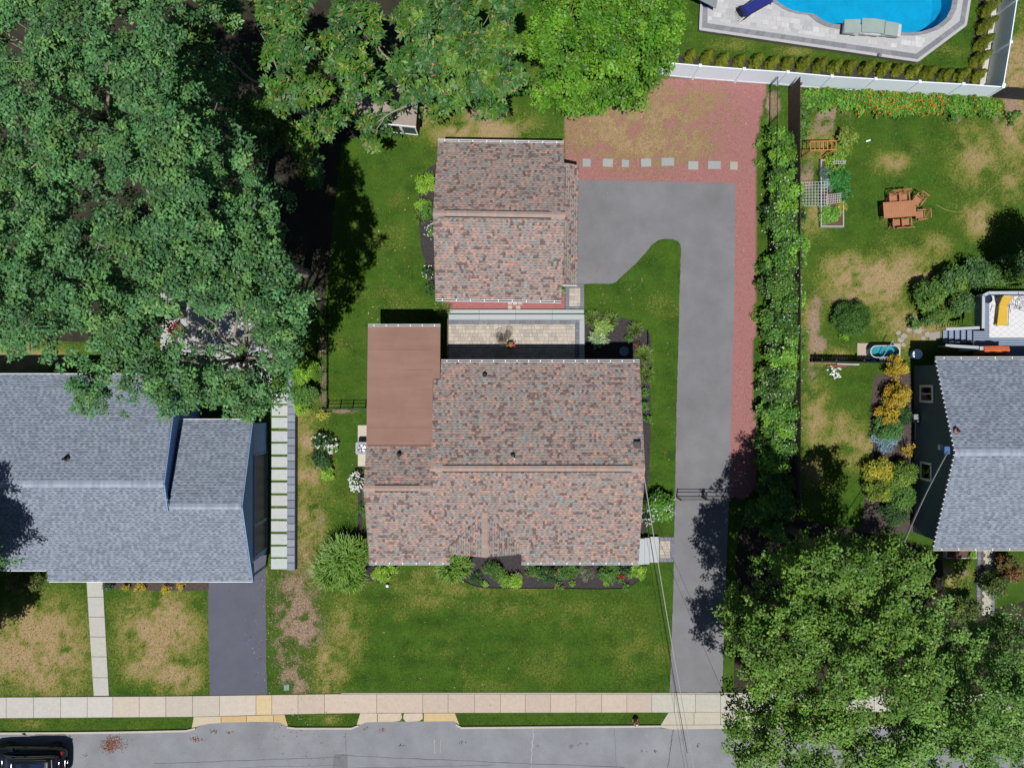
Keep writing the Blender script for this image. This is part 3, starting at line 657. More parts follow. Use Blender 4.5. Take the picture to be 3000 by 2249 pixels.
b = MB(wall_mat((1,0,0), XR-.3, -9.0, .52)); b.box(-.45,.45,0,.05,0,1.85); dr = b.build('door', M_trim, mh)
b = MB(wall_mat((1,0,0), XR-.3, -9.0, .52)); b.tube([(.36,.05,.95),(.36,.1,.95),(.26,.1,.95)], .015, 6); b.build('handle', M_steel, dr)
b = MB(wall_mat((0,1,0), 1.6, YN-.35, PZ)); b.box(-.9,.9,0,.04,0,1.9); dr = b.build('patio_door', M_trim, mh)
b = MB(wall_mat((0,1,0), 1.6, YN-.35, PZ)); b.box(-.82,-.03,.041,.05,.1,1.82); b.box(.03,.82,.041,.05,.1,1.82); b.build('pane', G_dark, dr)
b = MB(wall_mat((0,-1,0), xc, -8.9, .1)); b.box(-.5,.5,0,.05,0,2.1); b.build('front_door', pm('dark_door', A(70,40,40), .5), mh)

# ---------------------------------------------------------------- garage
gM = Matrix.Translation((-.68, 8.85, 0)) @ Matrix.Rotation(R(-.9), 4, 'Z')
gN_, gS_, gE, gR_ = 4.33, -4.23, 2.8, 4.6
GX = 3.44
gar = thing('garage', 'detached garage with mottled brown shingle roof beside the wide end of the driveway', 'garage', (-.68, 8.85, 0))
def gp(x, y, z): return gM @ Vector((x, y, z))
b = MB(); b.slab([gp(-GX,0,gR_),gp(GX,0,gR_),gp(GX,gN_,gE),gp(-GX,gN_,gE)], T_); q1 = b.build('roof', M_deckbr, gar)
b = MB(); b.slab([gp(-GX,-.001,gR_),gp(GX,-.001,gR_),gp(GX,gS_,gE),gp(-GX,gS_,gE)], T_); q2 = b.build('roof', M_deckbr, gar)
eY0, eY1 = -3.35, 3.25; eI, eO, hI, hO = GX+.004, GX+.86, 2.95, 2.5
b = MB(); b.slab([gp(eI,eY1,hI),gp(eO,eY1,hO),gp(eO,eY0,hO),gp(eI,eY0,hI)], .12); q3 = b.build('pent_roof', M_deckbr, gar)
rf = Roof(PAL_BR, 'br', 33)
dx = gM.to_3x3() @ Vector((1,0,0)); dy = gM.to_3x3() @ Vector((0,1,0)); dz = Vector((0,0,1))
rf.slope(q1, gp(GX,gN_,gE), -dx, -dy*gN_+dz*(gR_-gE), 2*GX, math.hypot(gN_, gR_-gE))
rf.slope(q2, gp(-GX,gS_,gE), dx, -dy*gS_+dz*(gR_-gE), 2*GX, math.hypot(gS_, gR_-gE))
rf.slope(q3, gp(eO,eY0,hO), dy, dx*(eI-eO)+dz*(hI-hO), eY1-eY0, math.hypot(eO-eI, hI-hO))
rf.done()
ridge_cap(q1, capb, gp(-GX,0,gR_+.012), gp(GX,0,gR_+.012), rf, seed=8, slope=.42)
b = MB(gM); b.box(-GX+.2,GX-.06,gS_+.3,gN_-.3,0,2.6); b.add([(GX-.06,gN_-.3,2.6),(GX-.06,gS_+.3,2.6),(GX-.06,0,gR_-.25),(GX-.2,gN_-.3,2.6),(GX-.2,gS_+.3,2.6),(GX-.2,0,gR_-.25)], [(0,2,1),(3,4,5),(0,1,4,3),(1,2,5,4),(2,0,3,5)])
b.add([(-GX+.2,gN_-.3,2.6),(-GX+.2,gS_+.3,2.6),(-GX+.2,0,gR_-.25),(-GX+.34,gN_-.3,2.6),(-GX+.34,gS_+.3,2.6),(-GX+.34,0,gR_-.25)], [(0,1,2),(3,5,4),(0,3,4,1),(1,4,5,2),(2,5,3,0)]); b.build('wall', M_sid, gar)
gutter(gar, gp(-GX,gN_+.02,gE-.04), gp(GX,gN_+.02,gE-.04), dy, hang=.7); gutter(gar, gp(-GX,gS_-.02,gE-.04), gp(GX,gS_-.02,gE-.04), -dy, hang=.7)
b = MB(gM); b.box(eI,eO,eY0-.03,eY0-.004,hO-.13,hO-.01); b.build('fascia', M_trim, gar)
for yq in (-1.75, 1.75):
    b = MB(gM); b.box(GX-.058,GX-.02,yq-1.3,yq+1.3,0,2.1); d_ = b.build('garage_door', M_trim, gar)
    for k in range(4): b = MB(gM); b.box(GX-.019,GX-.005,yq-1.25,yq+1.25,.06+.52*k,.52+.52*k); b.build('panel', M_trim, d_)

# ---------------------------------------------------------------- grey house on the left
gh = thing('house', 'grey shingle roofed house with blue side walls under the oaks', 'house', (-22, -5, 0))
M_blue = pm('blue_siding', (.16,.28,.52), .6, .05, 1, .04, 30, .05)
aYN, aYR, aYS = .54, -5.23, -10.87; aHN, aHR, aHS = 2.9, 4.5, 2.5; aX0, aX1, aX2 = -38.0, -18.2, -14.3
kA = (aHR-aHS)/(aYR-aYS); zA = lambda y: aHR-(aYR-y)*kA
wYR = -6.48; wHR = zA(wYR); wYN, wHN = -1.96, 2.47
jX = -25.5; jY = -10.2
b = MB(); b.slab([(aX0,aYR,aHR),(aX1,aYR,aHR),(aX1,aYN,aHN),(aX0,aYN,aHN)], T_); r1 = b.build('roof', M_deckgy, gh)
b = MB(); b.slab([(aX0,aYR,aHR-.001),(aX1,aYR,aHR-.001),(aX1,wYR,wHR),(aX2,wYR,wHR),(aX2,aYS,aHS),(jX,aYS,aHS),(jX,jY,zA(jY)),(aX0,jY,zA(jY))], T_); r2 = b.build('roof', M_deckgy, gh)
b = MB(); b.slab([(aX1+.003,wYR,wHR-.001),(aX2,wYR,wHR-.001),(aX2,wYN,wHN),(aX1+.003,wYN,wHN)], T_); r3 = b.build('roof', M_deckgy, gh)
rf = Roof(PAL_GY, 'gy', 44, bands=(.45, 1.0, .6), wr=(.13,.2))
xlo = -32.5
rf.slope(r1, (aX1,aYN,aHN), (-1,0,0), (0,aYR-aYN,aHR-aHN), aX1-xlo, math.hypot(aYR-aYN, aHR-aHN))
rf.slope(r2, (xlo,aYS,aHS), (1,0,0), (0,aYR-aYS,aHR-aHS), aX2-xlo, math.hypot(aYR-aYS, aHR-aHS), inside=lambda p: (p.y < wYR or p.x < aX1) and not (p.x < jX and p.y < jY))
rf.slope(r3, (aX2,wYN,wHN), (-1,0,0), (0,wYR-wYN,wHR-wHN), aX2-aX1-.01, math.hypot(wYR-wYN, wHR-wHN))
rf.done()
capg = [A(172,182,198), A(164,174,190), A(178,188,204)]
ridge_cap(r1, capg, (xlo,aYR,aHR+.012), (aX1,aYR,aHR+.012), rf, seed=9, vent=False, w=.34); ridge_cap(r3, capg, (aX1+.1,wYR,wHR+.012), (aX2,wYR,wHR+.012), rf, seed=10, vent=False, w=.34)
gy = -9.85                                    # front wall line
b = MB(); b.prism([(aX0,aYN-.3),(aX1-.12,aYN-.3),(aX1-.12,wYN-.3),(aX2-.06,wYN-.3),(aX2-.06,gy),(aX0,gy)], 0, 2.25)
for x, y0, y1, yr, hr in ((aX1-.12,aYN-.3,-9.6,aYR,aHR-.2),(aX2-.06,wYN-.3,-10.6,wYR,wHR-.19)):
    b.add([(x,y0,2.2),(x,y1,2.2),(x,yr,hr),(x-.14,y0,2.2),(x-.14,y1,2.2),(x-.14,yr,hr)], [(0,2,1),(3,4,5),(0,1,4,3),(1,2,5,4),(2,0,3,5)])
b.build('wall', M_blue, gh)
for a_, b_, nm in (((aX0,aYN+.012,aHN-.09),(aX1,aYN+.012,aHN-.09),'fascia'),((jX,aYS-.012,aHS-.09),(aX2,aYS-.012,aHS-.09),'fascia'),((aX0,jY-.012,zA(jY)-.09),(jX,jY-.012,zA(jY)-.09),'fascia'),((aX1,wYN+.012,wHN-.09),(aX2,wYN+.012,wHN-.09),'fascia')):
    b = MB(); b.bar(a_, b_, .05, .2); b.build(nm, M_trim, gh)
M_bluetrim = pm('blue_trim', A(150,172,206), .5, .03, 1, .02, 30, 0)
for a_, b_ in (((aX1+.02,aYN,aHN-.1),(aX1+.02,aYR,aHR-.1)),((aX1+.02,aYR,aHR-.1),(aX1+.02,wYR-.2,wHR-.03)),((aX2+.02,wYN,wHN-.1),(aX2+.02,wYR,wHR-.1)),((aX2+.02,wYR,wHR-.1),(aX2+.02,aYS,aHS-.1))):
    b = MB(); b.bar(a_, b_, .04, .18); b.build('rake_board', M_blue, gh)
window(gh, wall_mat((1,0,0), aX1-.118, -1.2, 1.0), .8, 1.0, M_bluetrim, G_dark, 2)
window(gh, wall_mat((1,0,0), aX2-.058, -5.9, .1), 3.9, 2.0, M_bluetrim, pm('dark_screen', (.016,.02,.026), .5, .3, 2, .1, 30, 0), 1, t=.06); window(gh, wall_mat((1,0,0), aX2-.058, -8.75, .1), 1.75, 2.0, M_bluetrim, pm('dark_screen', (.016,.02,.026), .5, .3, 2, .1, 30, 0), 1, t=.06)
b = MB(wall_mat((0,-1,0), -16.6, gy, 0)); b.box(-1.5,1.5,0,.05,0,2.05); gd = b.build('garage_door', M_trim, gh)
for k in range(4): b = MB(wall_mat((0,-1,0), -16.6, gy, 0)); b.box(-1.45,1.45,.051,.065,.05+.5*k,.5+.5*k); b.build('panel', M_trim, gd)
b = MB(); b.bar((aX2-.08,gy-.1,2.2),(aX2-.08,aYS+.15,2.2),.1,.14); b.build('beam', M_bluetrim, gh)
b = MB(); b.bar((aX2-.08,aYS+.25,0),(aX2-.08,aYS+.25,2.2),.1,.1); b.build('post', M_bluetrim, gh)
v = W(168,1347,zA(-4.2)+.1); vent_pipe(gh, (v.x, v.y, 4.2), .06, .35)

# ---------------------------------------------------------------- house on the right
rh = thing('house', 'dark green clapboard house with grey shingle roof and small lights along the rake', 'house', (28, -4, 0))
M_green = pm('dark_green_siding', A(112,134,140), .6, .08, 2, .05, 30, .05)
cX, cW = 23.2, 23.5; cYN, cYR, cYS = 1.356, -3.586, -9.03; cHN, cHR, cHS = 2.7, 4.4, 2.5; cX1 = 40
b = MB(); b.slab([(cX,cYR,cHR),(cX1,cYR,cHR),(cX1,cYN,cHN),(cX,cYN,cHN)], T_); r1 = b.build('roof', M_deckgy, rh)
b = MB(); b.slab([(cX,cYR,cHR-.001),(cX1,cYR,cHR-.001),(cX1,cYS,cHS),(cX,cYS,cHS)], T_); r2 = b.build('roof', M_deckgy, rh)
rf = Roof(PAL_G2, 'g2', 55, bands=(.45, 1.0, .6), wr=(.15,.24)); xhi = 32.0
rf.slope(r1, (xhi,cYN,cHN), (-1,0,0), (0,cYR-cYN,cHR-cHN), xhi-cX, math.hypot(cYR-cYN, cHR-cHN))
rf.pal = PAL_GY; rf.key = 'gy'
rf.slope(r2, (cX,cYS,cHS), (1,0,0), (0,cYR-cYS,cHR-cHS), xhi-cX, math.hypot(cYR-cYS, cHR-cHS)); rf.done()
ridge_cap(r1, capg, (cX,cYR,cHR+.012), (xhi,cYR,cHR+.012), rf, seed=12, vent=False, w=.36)
b = MB(); b.prism([(cW+.03,cYN-.3),(cX1,cYN-.3),(cX1,cYS+.35),(cW+.03,cYS+.35)], 0, 2.35); b.add([(cW+.03,cYN-.3,2.3),(cW+.03,cYS+.35,2.3),(cW+.03,cYR,cHR-.2),(cW+.2,cYN-.3,2.3),(cW+.2,cYS+.35,2.3),(cW+.2,cYR,cHR-.2)], [(0,1,2),(3,5,4),(0,3,4,1),(1,4,5,2),(2,5,3,0)]); cwall = b.build('wall', M_green, rh)
z = .15
while z < 4.1:
    t0 = (z-2.3)/(cHR-.2-2.3) if z > 2.3 else 0; y0 = (cYS+.35)*(1-t0)+cYR*t0+.02*(t0>0); y1 = (cYN-.3)*(1-t0)+cYR*t0
    b = MB(); b.add([(cW-.002,y0,z),(cW-.002,y1,z),(cW+.028,y1,z+.2),(cW+.028,y0,z+.2),(cW+.029,y0,z),(cW+.029,y1,z)], [(3,2,1,0),(0,1,5,4)]); b.build('clapboard', M_green, cwall); z += .2
window(rh, wall_mat((-1,0,0), cW-.01, -.56, .75), 1.0, 1.3, M_trim, G_dark, 2, t=.13); window(rh, wall_mat((-1,0,0), cW-.01, -4.95, .8), 1.05, 1.1, M_trim, G_dark, 1, t=.12)
gutter(rh, (cX,cYN+.02,cHN-.04), (cX1,cYN+.02,cHN-.04), (0,1,0), hang=.9); gutter(rh, (cX,cYS-.02,cHS-.04), (cX1,cYS-.02,cHS-.04), (0,-1,0), hang=.9)
for i in range(40):
    t = (i+.5)/40; y, z = (cYN+(cYR-cYN)*t*2, cHN+(cHR-cHN)*t*2) if t < .5 else (cYR+(cYS-cYR)*(t-.5)*2, cHR+(cHS-cHR)*(t-.5)*2)
    b = MB(); b.box(cX-.07,cX+.02,y-.02,y+.02,z-.01,z+.03); b.build('light_clip', M_trim, rh)
b = MB(); b.box(cX-.32,cX-.03,cYR-.12,cYR+.28,3.9,4.05); b.build('meter_box', pm('blue_box', A(80,120,180), .5), rh)
v = W(2808,1262,4.25); b = MB(); b.lathe([(.16,4.0),(.16,4.16),(.06,4.2),(.06,4.5),(.04,4.5)], v.x, v.y, 10); b.build('vent_pipe', pm('copper_vent', A(150,110,100), .5), rh)
v = W(2740,1310,2.9); b = MB(); b.box(cW-.2,cW-.01,v.y-.14,v.y+.14,2.75,2.95); b.build('wall_lamp', M_trim, rh)
b = MB(); b.tube([(cW-.1,-2.1,.4),(cW-.1,-2.4,.5),(cW-.08,-3.2,.35)], .03, 6); b.box(cW-.4,cW-.05,-2.2,-1.75,.3,.8); b.build('utility_meter', M_steel, rh)
for q in ([(XL+.3,YS+.45),(XR-.3,YS+.45),(XR-.3,YN),(XL+.3,2.8)], [(-4.2,4.7),(2.7,4.7),(2.7,13.1),(-4.2,13.1)], [(aX0,aYN),(aX1,aYN),(aX2,wYN),(aX2,gy),(aX0,gy)], [(cW,cYN),(cX1,cYN),(cX1,cYS),(cW,cYS)]): COVER.append(q)
# ---------------------------------------------------------------- foliage
M_leaf = vc('leaf', .5, .05, 3, .35, trans=.22)
M_needle = vc('needle_foliage', .7, .05, 3, .15, trans=.1)
M_gloss = vc('glossy_leaf', .48, .05, 3, .35, trans=.15)
M_bark = pm('grey_bark', A(176,164,150), .9, .2, 3, .25, 25, .6)
M_bark2 = pm('brown_bark', A(110,92,76), .9, .2, 3, .25, 25, .6)
def unitv(n):
    v = rng.normal(size=(n, 3)); return v/np.linalg.norm(v, axis=1, keepdims=True)
def leaf_quads(p, nrm, size, aspect=.55, fold=.0, dirs=None):
    """one diamond per leaf"""
    n = len(p); nrm = nrm/np.maximum(np.linalg.norm(nrm, axis=1, keepdims=True), 1e-6)
    t = unitv(n) if dirs is None else dirs
    t = t - nrm*(t*nrm).sum(1, keepdims=True); t /= np.maximum(np.linalg.norm(t, axis=1, keepdims=True), 1e-6)
    s = np.cross(nrm, t); L = size[:, None]; w = L*aspect*.5
    a = p; b = p + t*L*.45 + s*w; c = p + t*L; d = p + t*L*.45 - s*w
    return np.stack([a, b, c, d], 1)
def cvar(base, n, clump, leaf, hue=.12):
    """colours: base * clump factor * leaf factor, with some drift to yellow"""
    base = np.array(base, np.float32); k = clump*rng.uniform(1-leaf, 1+leaf, n).astype(np.float32)
    c = base[None, :]*k[:, None]; h = rng.normal(0, hue, n); c[:, 0] *= 1+h; c[:, 2] *= 1-h*.6
    return np.clip(c, .004, .9)
def clumps_of(lobes, n_per, rs=(.3, .5), up=-.1, shell=(.5, .95), flat=.8):
    """clump centres and radii spread over the upper surface of ellipsoid lobes (x,y,z,r)"""
    Cs, Rs = [], []
    for x, y, z, r in lobes:
        n = max(3, int(n_per*r*r)); d = unitv(n*3); d = d[d[:, 2] > up][:n]
        k = rng.uniform(shell[0], shell[1], len(d))[:, None]; c = np.array([x, y, z]) + d*k*r*np.array([1, 1, flat])
        Cs.append(c); Rs.append(r*rng.uniform(rs[0], rs[1], len(d)))
    return np.concatenate(Cs), np.concatenate(Rs)
def fill(Cs, Rs, dens, size, cols, aspect=.55, flat=.6, up=.8, clv=.22, lfv=.25, hue=.1, tilt=.6, mincount=6, maxr=2.0):
    P_, N_, S_, K_ = [], [], [], []
    for c, r in zip(Cs, Rs):
        n = max(mincount, int(dens*r*r)); d = unitv(n); d[:, 2] = np.where(d[:, 2] < -.35, -d[:, 2], d[:, 2])
        rad = rng.random(n)**.4; p = c + d*(rad*r)[:, None]*np.array([1, 1, flat])
        nm = d*.55 + np.array([0, 0, up]) + unitv(n)*tilt
        P_.append(p); N_.append(nm); S_.append(rng.uniform(size[0], size[1], n))
        base = np.array(cols[rng.integers(len(cols))]); K_.append(cvar(base, n, rng.uniform(1-clv, 1+clv), lfv, hue))
    return np.concatenate(P_), np.concatenate(N_), np.concatenate(S_), np.concatenate(K_)
def bend_path(a, b, n, amp, sag=0):
    a, b = np.array(a, float), np.array(b, float); pts = []
    for i in range(n+1):
        t = i/n; p = a+(b-a)*t + rng.normal(0, amp, 3)*(0 if i in (0, n) else 1); p[2] += sag*math.sin(math.pi*t); pts.append(tuple(p))
    return pts
def lob(L): return [(*W(px, py, h), r/S*(H-h)/H) for px, py, r, h in L]
def tree(name, label, cat, base, L, cols, bark, dens=150, size=(.1,.17), aspect=.55, n_per=9, tr=.28, group=None, mat=None, limbs=True, clr=(.3,.5), flat=.6, tilt=.6, rosette=0, clv=.22, twigs=True, inner=True, lflat=.8, up=.8, shrink=.92, extra=0):
    lobes = lob(L); base = W(*base) if base else Vector((float(np.mean([l[0] for l in lobes])), float(np.mean([l[1] for l in lobes])), 0)); t = thing(name, label, cat, base, group)
    zt = float(np.mean([l[2] for l in lobes])); top = Vector((np.mean([l[0] for l in lobes]), np.mean([l[1] for l in lobes]), zt*.62))
    b = MB(); b.tube([base+Vector((0,0,-.1)), base+Vector((0,0,.3)), base.lerp(top,.5)+Vector((.1,-.08,0)), top], [tr*1.35, tr, tr*.85, tr*.7], 10); b.build('trunk', bark, t, True)
    if limbs:
        for li, (x, y, z, r) in enumerate(lobes):
            if (li % 3 == 1 or (rosette and li % 3)) and len(lobes) > 5: continue
            b = MB(); pts = bend_path(top, (x, y, z-r*.05), 5, .14, .3); b.tube(pts, tr*.38, 6, r1=.03)
            for q in range(2):
                k = pts[3+q % 2]; e = np.array((x, y, z)) + unitv(1)[0]*r*.8*np.array([1,1,.5]); e[2] = z+r*.35*rng.random(); b.tube(bend_path(k, e, 4, .1), .035, 5, r1=.012)
            b.build('limb', bark, t, True)
    low = []                               # shaded lower storey of the crown
    for x, y, z, r in lobes:
        for q in range(2): low.append((x*.8+top.x*.2+rng.normal(0,r*.3), y*.8+top.y*.2+rng.normal(0,r*.3), z*rng.uniform(.6,.8), r*.85))
    jit = 1.1 if zt > 7 else .35
    if extra: lobes = lobes + [(x+rng.normal(0,r*.4), y+rng.normal(0,r*.4), z-rng.uniform(.2,1.2), r*.85) for x, y, z, r in lobes for q in range(extra)]
    lobes = [(x, y, z+rng.normal(0, jit*.6), r*shrink) for x, y, z, r in lobes]
    Cs, Rs = clumps_of(lobes, n_per, clr, flat=lflat); Rs = np.clip(Rs, .22, 1.0)
    if rosette:
        Q, K = [], []
        for c, r in zip(Cs, Rs):
            n = max(4, int(dens*r*r)); d = unitv(n); d[:, 2] = np.abs(d[:, 2]); pc = c + d*(rng.random(n)**.5*r)[:, None]*np.array([1,1,flat])
            base_c = np.array(cols[rng.integers(len(cols))])*rng.uniform(1-clv, 1+clv)
            for p, dd in zip(pc, d):
                m = rng.integers(rosette-2, rosette+2); a = rng.random()*6.28 + np.arange(m)*6.283/m + rng.normal(0,.2,m)
                ax = dd*.4+np.array([0,0,1])+rng.normal(0,.25,3); ax /= np.linalg.norm(ax); e1 = np.cross(ax, [.3,.9,.1]); e1 /= np.linalg.norm(e1); e2 = np.cross(ax, e1)
                dr = np.cos(a)[:, None]*e1+np.sin(a)[:, None]*e2; drop = rng.uniform(-.35,.25,m)[:, None]
                dv = dr+ax*drop; nm = ax[None, :]-dr*drop+rng.normal(0,.15,(m,3))
                Q.append(leaf_quads(np.repeat(p[None],m,0)+dr*.03, nm, rng.uniform(size[0],size[1],m), aspect, dirs=dv)); K.append(cvar(base_c, m, rng.uniform(.8,1.2), .25, .08))
                if rng.random() < .45:      # tan new growth in the middle
                    Q.append(leaf_quads(np.repeat((p+ax*.03)[None],3,0), np.repeat(ax[None],3,0)+rng.normal(0,.3,(3,3)), np.full(3, size[0]*.55), .5)); K.append(cvar(A(214,160,80), 3, 1, .15, .05))
        ci, ri = clumps_of(low, 5, (.35,.5), flat=.5); p, nm, sz, k2 = fill(ci, ri, 70, size, cols, aspect, .6)
        Q = np.concatenate(Q+[leaf_quads(p, nm, sz, aspect)]); K = np.concatenate(K+[k2])
    else:
        p, nm, sz, K = fill(Cs, Rs, dens, size, cols, aspect, flat, clv=clv, tilt=tilt, up=up); Q = leaf_quads(p, nm, sz, aspect)
        if inner:                          # sparse shaded leaves inside the crown
            ci, ri = clumps_of(low, 5, (.4,.55), flat=.5)
            p, nm, sz, k2 = fill(ci, ri, dens*.62, size, cols, aspect, .6); Q = np.concatenate([Q, leaf_quads(p, nm, sz, aspect)]); K = np.concatenate([K, k2])
    link('crown', mesh_np('crown', Q.reshape(-1, 3), 4, K), mat or M_leaf, t); return t
OAK = [A(106,160,92), A(94,150,88), A(118,168,90), A(90,140,82)]
tree('oak_tree', 'spreading oak whose lowest boughs hang over the grey roof and patio', 'tree', None, [(765,850,95,13.4),(815,930,75,12.6),(750,770,100,14),(770,910,90,13.4),(640,1120,85,10.5),(735,1160,75,10),(700,1200,60,9.5),(500,1100,90,11),(400,1060,95,11.5),(560,1000,60,12),(260,1110,80,10.5),(340,1150,60,10),(600,930,50,12.6),(815,1030,70,11.6),(690,830,55,13.2),(785,1060,50,11),(220,1170,60,9.8),(540,1180,55,9.6)], OAK, M_bark, 500, (.12,.2), n_per=12, clr=(.24,.4), clv=.35, shrink=.92, extra=1, tr=.26, group='oaks over the neighbouring yard')
tree('oak_tree', 'oak with bare grey boughs in the middle of the wooded yard', 'tree', None, [(560,600,110,14.6),(680,690,100,14),(450,720,110,14.8),(620,470,100,14),(725,590,85,13.4),(750,660,70,13.2),(560,790,110,14.2),(460,850,100,13.6),(640,850,80,13.4),(700,420,60,12),(330,640,80,14),(740,480,50,12)], OAK, M_bark, 500, (.12,.2), n_per=12, clr=(.24,.4), clv=.35, shrink=.92, extra=1, tr=.26, group='oaks over the neighbouring yard')
tree('oak_tree', 'oak at the left edge of the picture reaching the grey house', 'tree', None, [(150,620,100,13.6),(60,720,100,13),(250,740,100,13.8),(120,840,105,13),(260,880,100,13),(360,950,95,12.6),(60,960,75,11.8),(180,970,80,11.8),(0,580,100,13.4),(300,1020,60,11.6),(-40,860,100,12),(0,980,70,11),(20,660,90,13),(-60,740,90,12.5),(30,880,80,12.6)], OAK, M_bark, 500, (.12,.2), n_per=12, clr=(.24,.4), clv=.35, shrink=.92, extra=1, tr=.26, group='oaks over the neighbouring yard')
tree('oak_tree', 'oak filling the upper left corner of the picture', 'tree', None, [(90,120,105,13.4),(230,60,95,13.8),(60,280,100,13),(160,380,95,13.2),(-20,420,90,12.6),(320,160,80,13.6),(60,0,100,12.8),(340,20,90,13.4),(90,490,85,13),(280,280,60,12.6),(-40,200,100,12.6),(-40,60,100,12.4),(160,210,70,12.8),(150,20,90,13),(20,520,80,12.6),(180,480,70,13),(250,170,60,13)], OAK, M_bark, 500, (.12,.2), n_per=12, clr=(.24,.4), clv=.35, shrink=.92, extra=1, tr=.26, group='oaks over the neighbouring yard')
tree('oak_tree', 'oak between the upper left corner and the glossy leaved tree', 'tree', None, [(420,230,100,14.2),(470,110,90,13.6),(370,400,95,14.4),(500,400,100,14.6),(420,520,90,14),(480,300,80,14),(280,500,80,13.8),(450,20,80,13),(240,560,60,13),(600,330,60,12.6),(560,20,80,12.6),(540,260,70,13),(390,310,60,13.6),(400,60,70,13.4)], OAK, M_bark, 500, (.12,.2), n_per=12, clr=(.24,.4), clv=.35, shrink=.92, extra=1, tr=.26, group='oaks over the neighbouring yard')
MAG = [A(92,142,52), A(80,130,56), A(104,150,50), A(74,122,60)]
tree('magnolia_tree', 'glossy leaved tree with tan shoot tips above the left lawn', 'tree', (960,330), [(560,80,65,8.6),(650,50,60,8.8),(540,170,60,8.1),(600,210,55,7.9),(660,250,50,7.6),(735,320,60,7.0),(730,400,45,5.8),(800,270,60,7.3),(800,380,60,6.2),(860,170,70,8.3),(900,260,60,7.4),(860,60,70,8.8),(770,30,60,8.5),(890,390,50,5.8),(900,480,40,4.5),(920,530,26,3.8),(960,120,55,8.4),(950,330,45,6.7)], MAG, M_bark, 36, (.22,.38), .4, n_per=17, rosette=8, mat=M_gloss, clr=(.4,.6), tr=.2)
tree('magnolia_tree', 'glossy leaved tree with tan shoot tips beside the bright green maple', 'tree', (1300,285), [(1040,60,70,7.9),(1030,180,70,7.1),(1060,270,60,5.4),(1220,60,75,8.0),(1330,40,75,8.0),(1250,170,70,7.5),(1350,150,75,7.6),(1430,230,70,6.4),(1470,130,60,7.3),(1480,40,60,7.5),(1330,250,60,5.9),(1230,260,60,5.6),(1180,210,50,6.4),(1440,300,45,4.5),(1290,310,35,4.1),(1090,370,40,3.7),(1090,420,22,3.4),(1010,330,40,3.8),(1500,230,45,6.0),(1120,300,36,4.6)], MAG, M_bark, 36, (.22,.38), .4, n_per=17, rosette=8, mat=M_gloss, clr=(.4,.6), tr=.2)
MAP = [A(116,172,40), A(98,156,36), A(126,180,48), A(86,144,34)]
tree('maple_tree', 'round bright green maple standing behind the white fence end', 'tree', (1735,225), [(1620,60,90,6.7),(1760,40,100,7.3),(1890,60,90,6.7),(1660,170,90,6.1),(1780,150,100,6.9),(1890,160,85,5.9),(1720,260,75,4.2),(1830,250,75,4.2),(1640,260,60,3.9),(1940,120,65,5.6),(1930,210,45,4.2),(1700,300,42,3.1),(1570,270,45,3.4),(1780,-40,100,7.1),(1960,40,60,5.7),(1580,180,55,5.4),(1610,310,30,2.8)], MAP, M_bark, 420, (.1,.2), .7, n_per=16, clr=(.22,.36), flat=.75, tilt=.7, clv=.35, shrink=.96)
BIR = [A(128,172,66), A(114,158,58), A(140,180,78), A(104,148,54)]
birch = dict(dens=380, size=(.11,.18), aspect=.6, n_per=11, clv=.3, shrink=.95, extra=2, mat=M_leaf, tr=.22, clr=(.28,.45), flat=.6, tilt=.75)
tree('street_tree', 'airy street tree shading the end of the driveway by the road', 'tree', (2190,1720), [(2220,1855,71.25,9),(2310,1805,80.75,10),(2340,1715,71.25,9.6),(2270,1925,76.0,9.8),(2230,1985,66.5,9),(2330,2025,80.75,10.2),(2350,1905,76.0,10.6),(2290,1665,47.5,8.4),(2190,1765,42.75,8),(2320,2115,57.0,9.4)], BIR, M_bark2, group='airy trees along the street', **birch)
tree('street_tree', 'airy tree reaching over the grey roofed house at the right edge', 'tree', (2290,1530), [(2400,1655,78.2,9.8),(2330,1655,50.6,9),(2510,1675,82.8,10.2),(2470,1745,64.4,10),(2640,1665,78.2,9.6),(2700,1705,55.2,9),(2600,1735,69.0,10),(2560,1625,46.0,9),(2680,1635,41.4,8.6),(2360,1680,60,9.5),(2440,1650,60,9.8),(2520,1720,70,9.4),(2620,1740,60,9)], BIR, M_bark2, group='airy trees along the street', **birch)
tree('street_tree', 'airy tree in the middle of the leafy bottom right corner', 'tree', (2330,1745), [(2440,1860,85,11),(2510,1930,80,11),(2480,1780,50,10.4),(2620,1850,80,10.6),(2700,1900,80,10.2),(2560,2020,75,10.6),(2440,2010,70,10.6),(2660,1990,85,10.6),(2600,1930,50,10.2)], BIR, M_bark2, group='airy trees along the street', **birch)
tree('street_tree', 'airy tree hanging over the road at the bottom of the picture', 'tree', (2165,1935), [(2150,2110,50,8),(2220,2170,75,9),(2300,2200,80,9.6),(2400,2130,85,10.2),(2420,2230,80,10),(2520,2140,80,10.4),(2480,2080,60,10),(2190,2240,60,8.6),(2540,2240,80,10),(2390,2060,55,9.8),(2180,2080,30,7.6)], BIR, M_bark2, group='airy trees along the street', **birch)
tree('street_tree', 'bright airy tree in the bottom right corner of the picture', 'tree', (2500,1870), [(2780,2020,90,10),(2720,2120,85,10.2),(2830,2110,90,10),(2620,2150,85,10.4),(2660,2230,85,10),(2790,2220,90,9.8),(2900,2020,80,9.2),(2940,2120,85,9),(2900,2220,90,9),(2840,1950,60,8.6),(2980,2020,60,8.4),(2990,2220,70,8.4),(2960,1900,70,6.5),(2900,1880,60,6),(2850,1860,50,6),(2790,1880,70,8),(2740,1800,60,8),(2990,1840,60,6)], [A(128,176,78), A(114,162,70), A(138,182,84)], M_bark2, group='airy trees along the street', **birch)
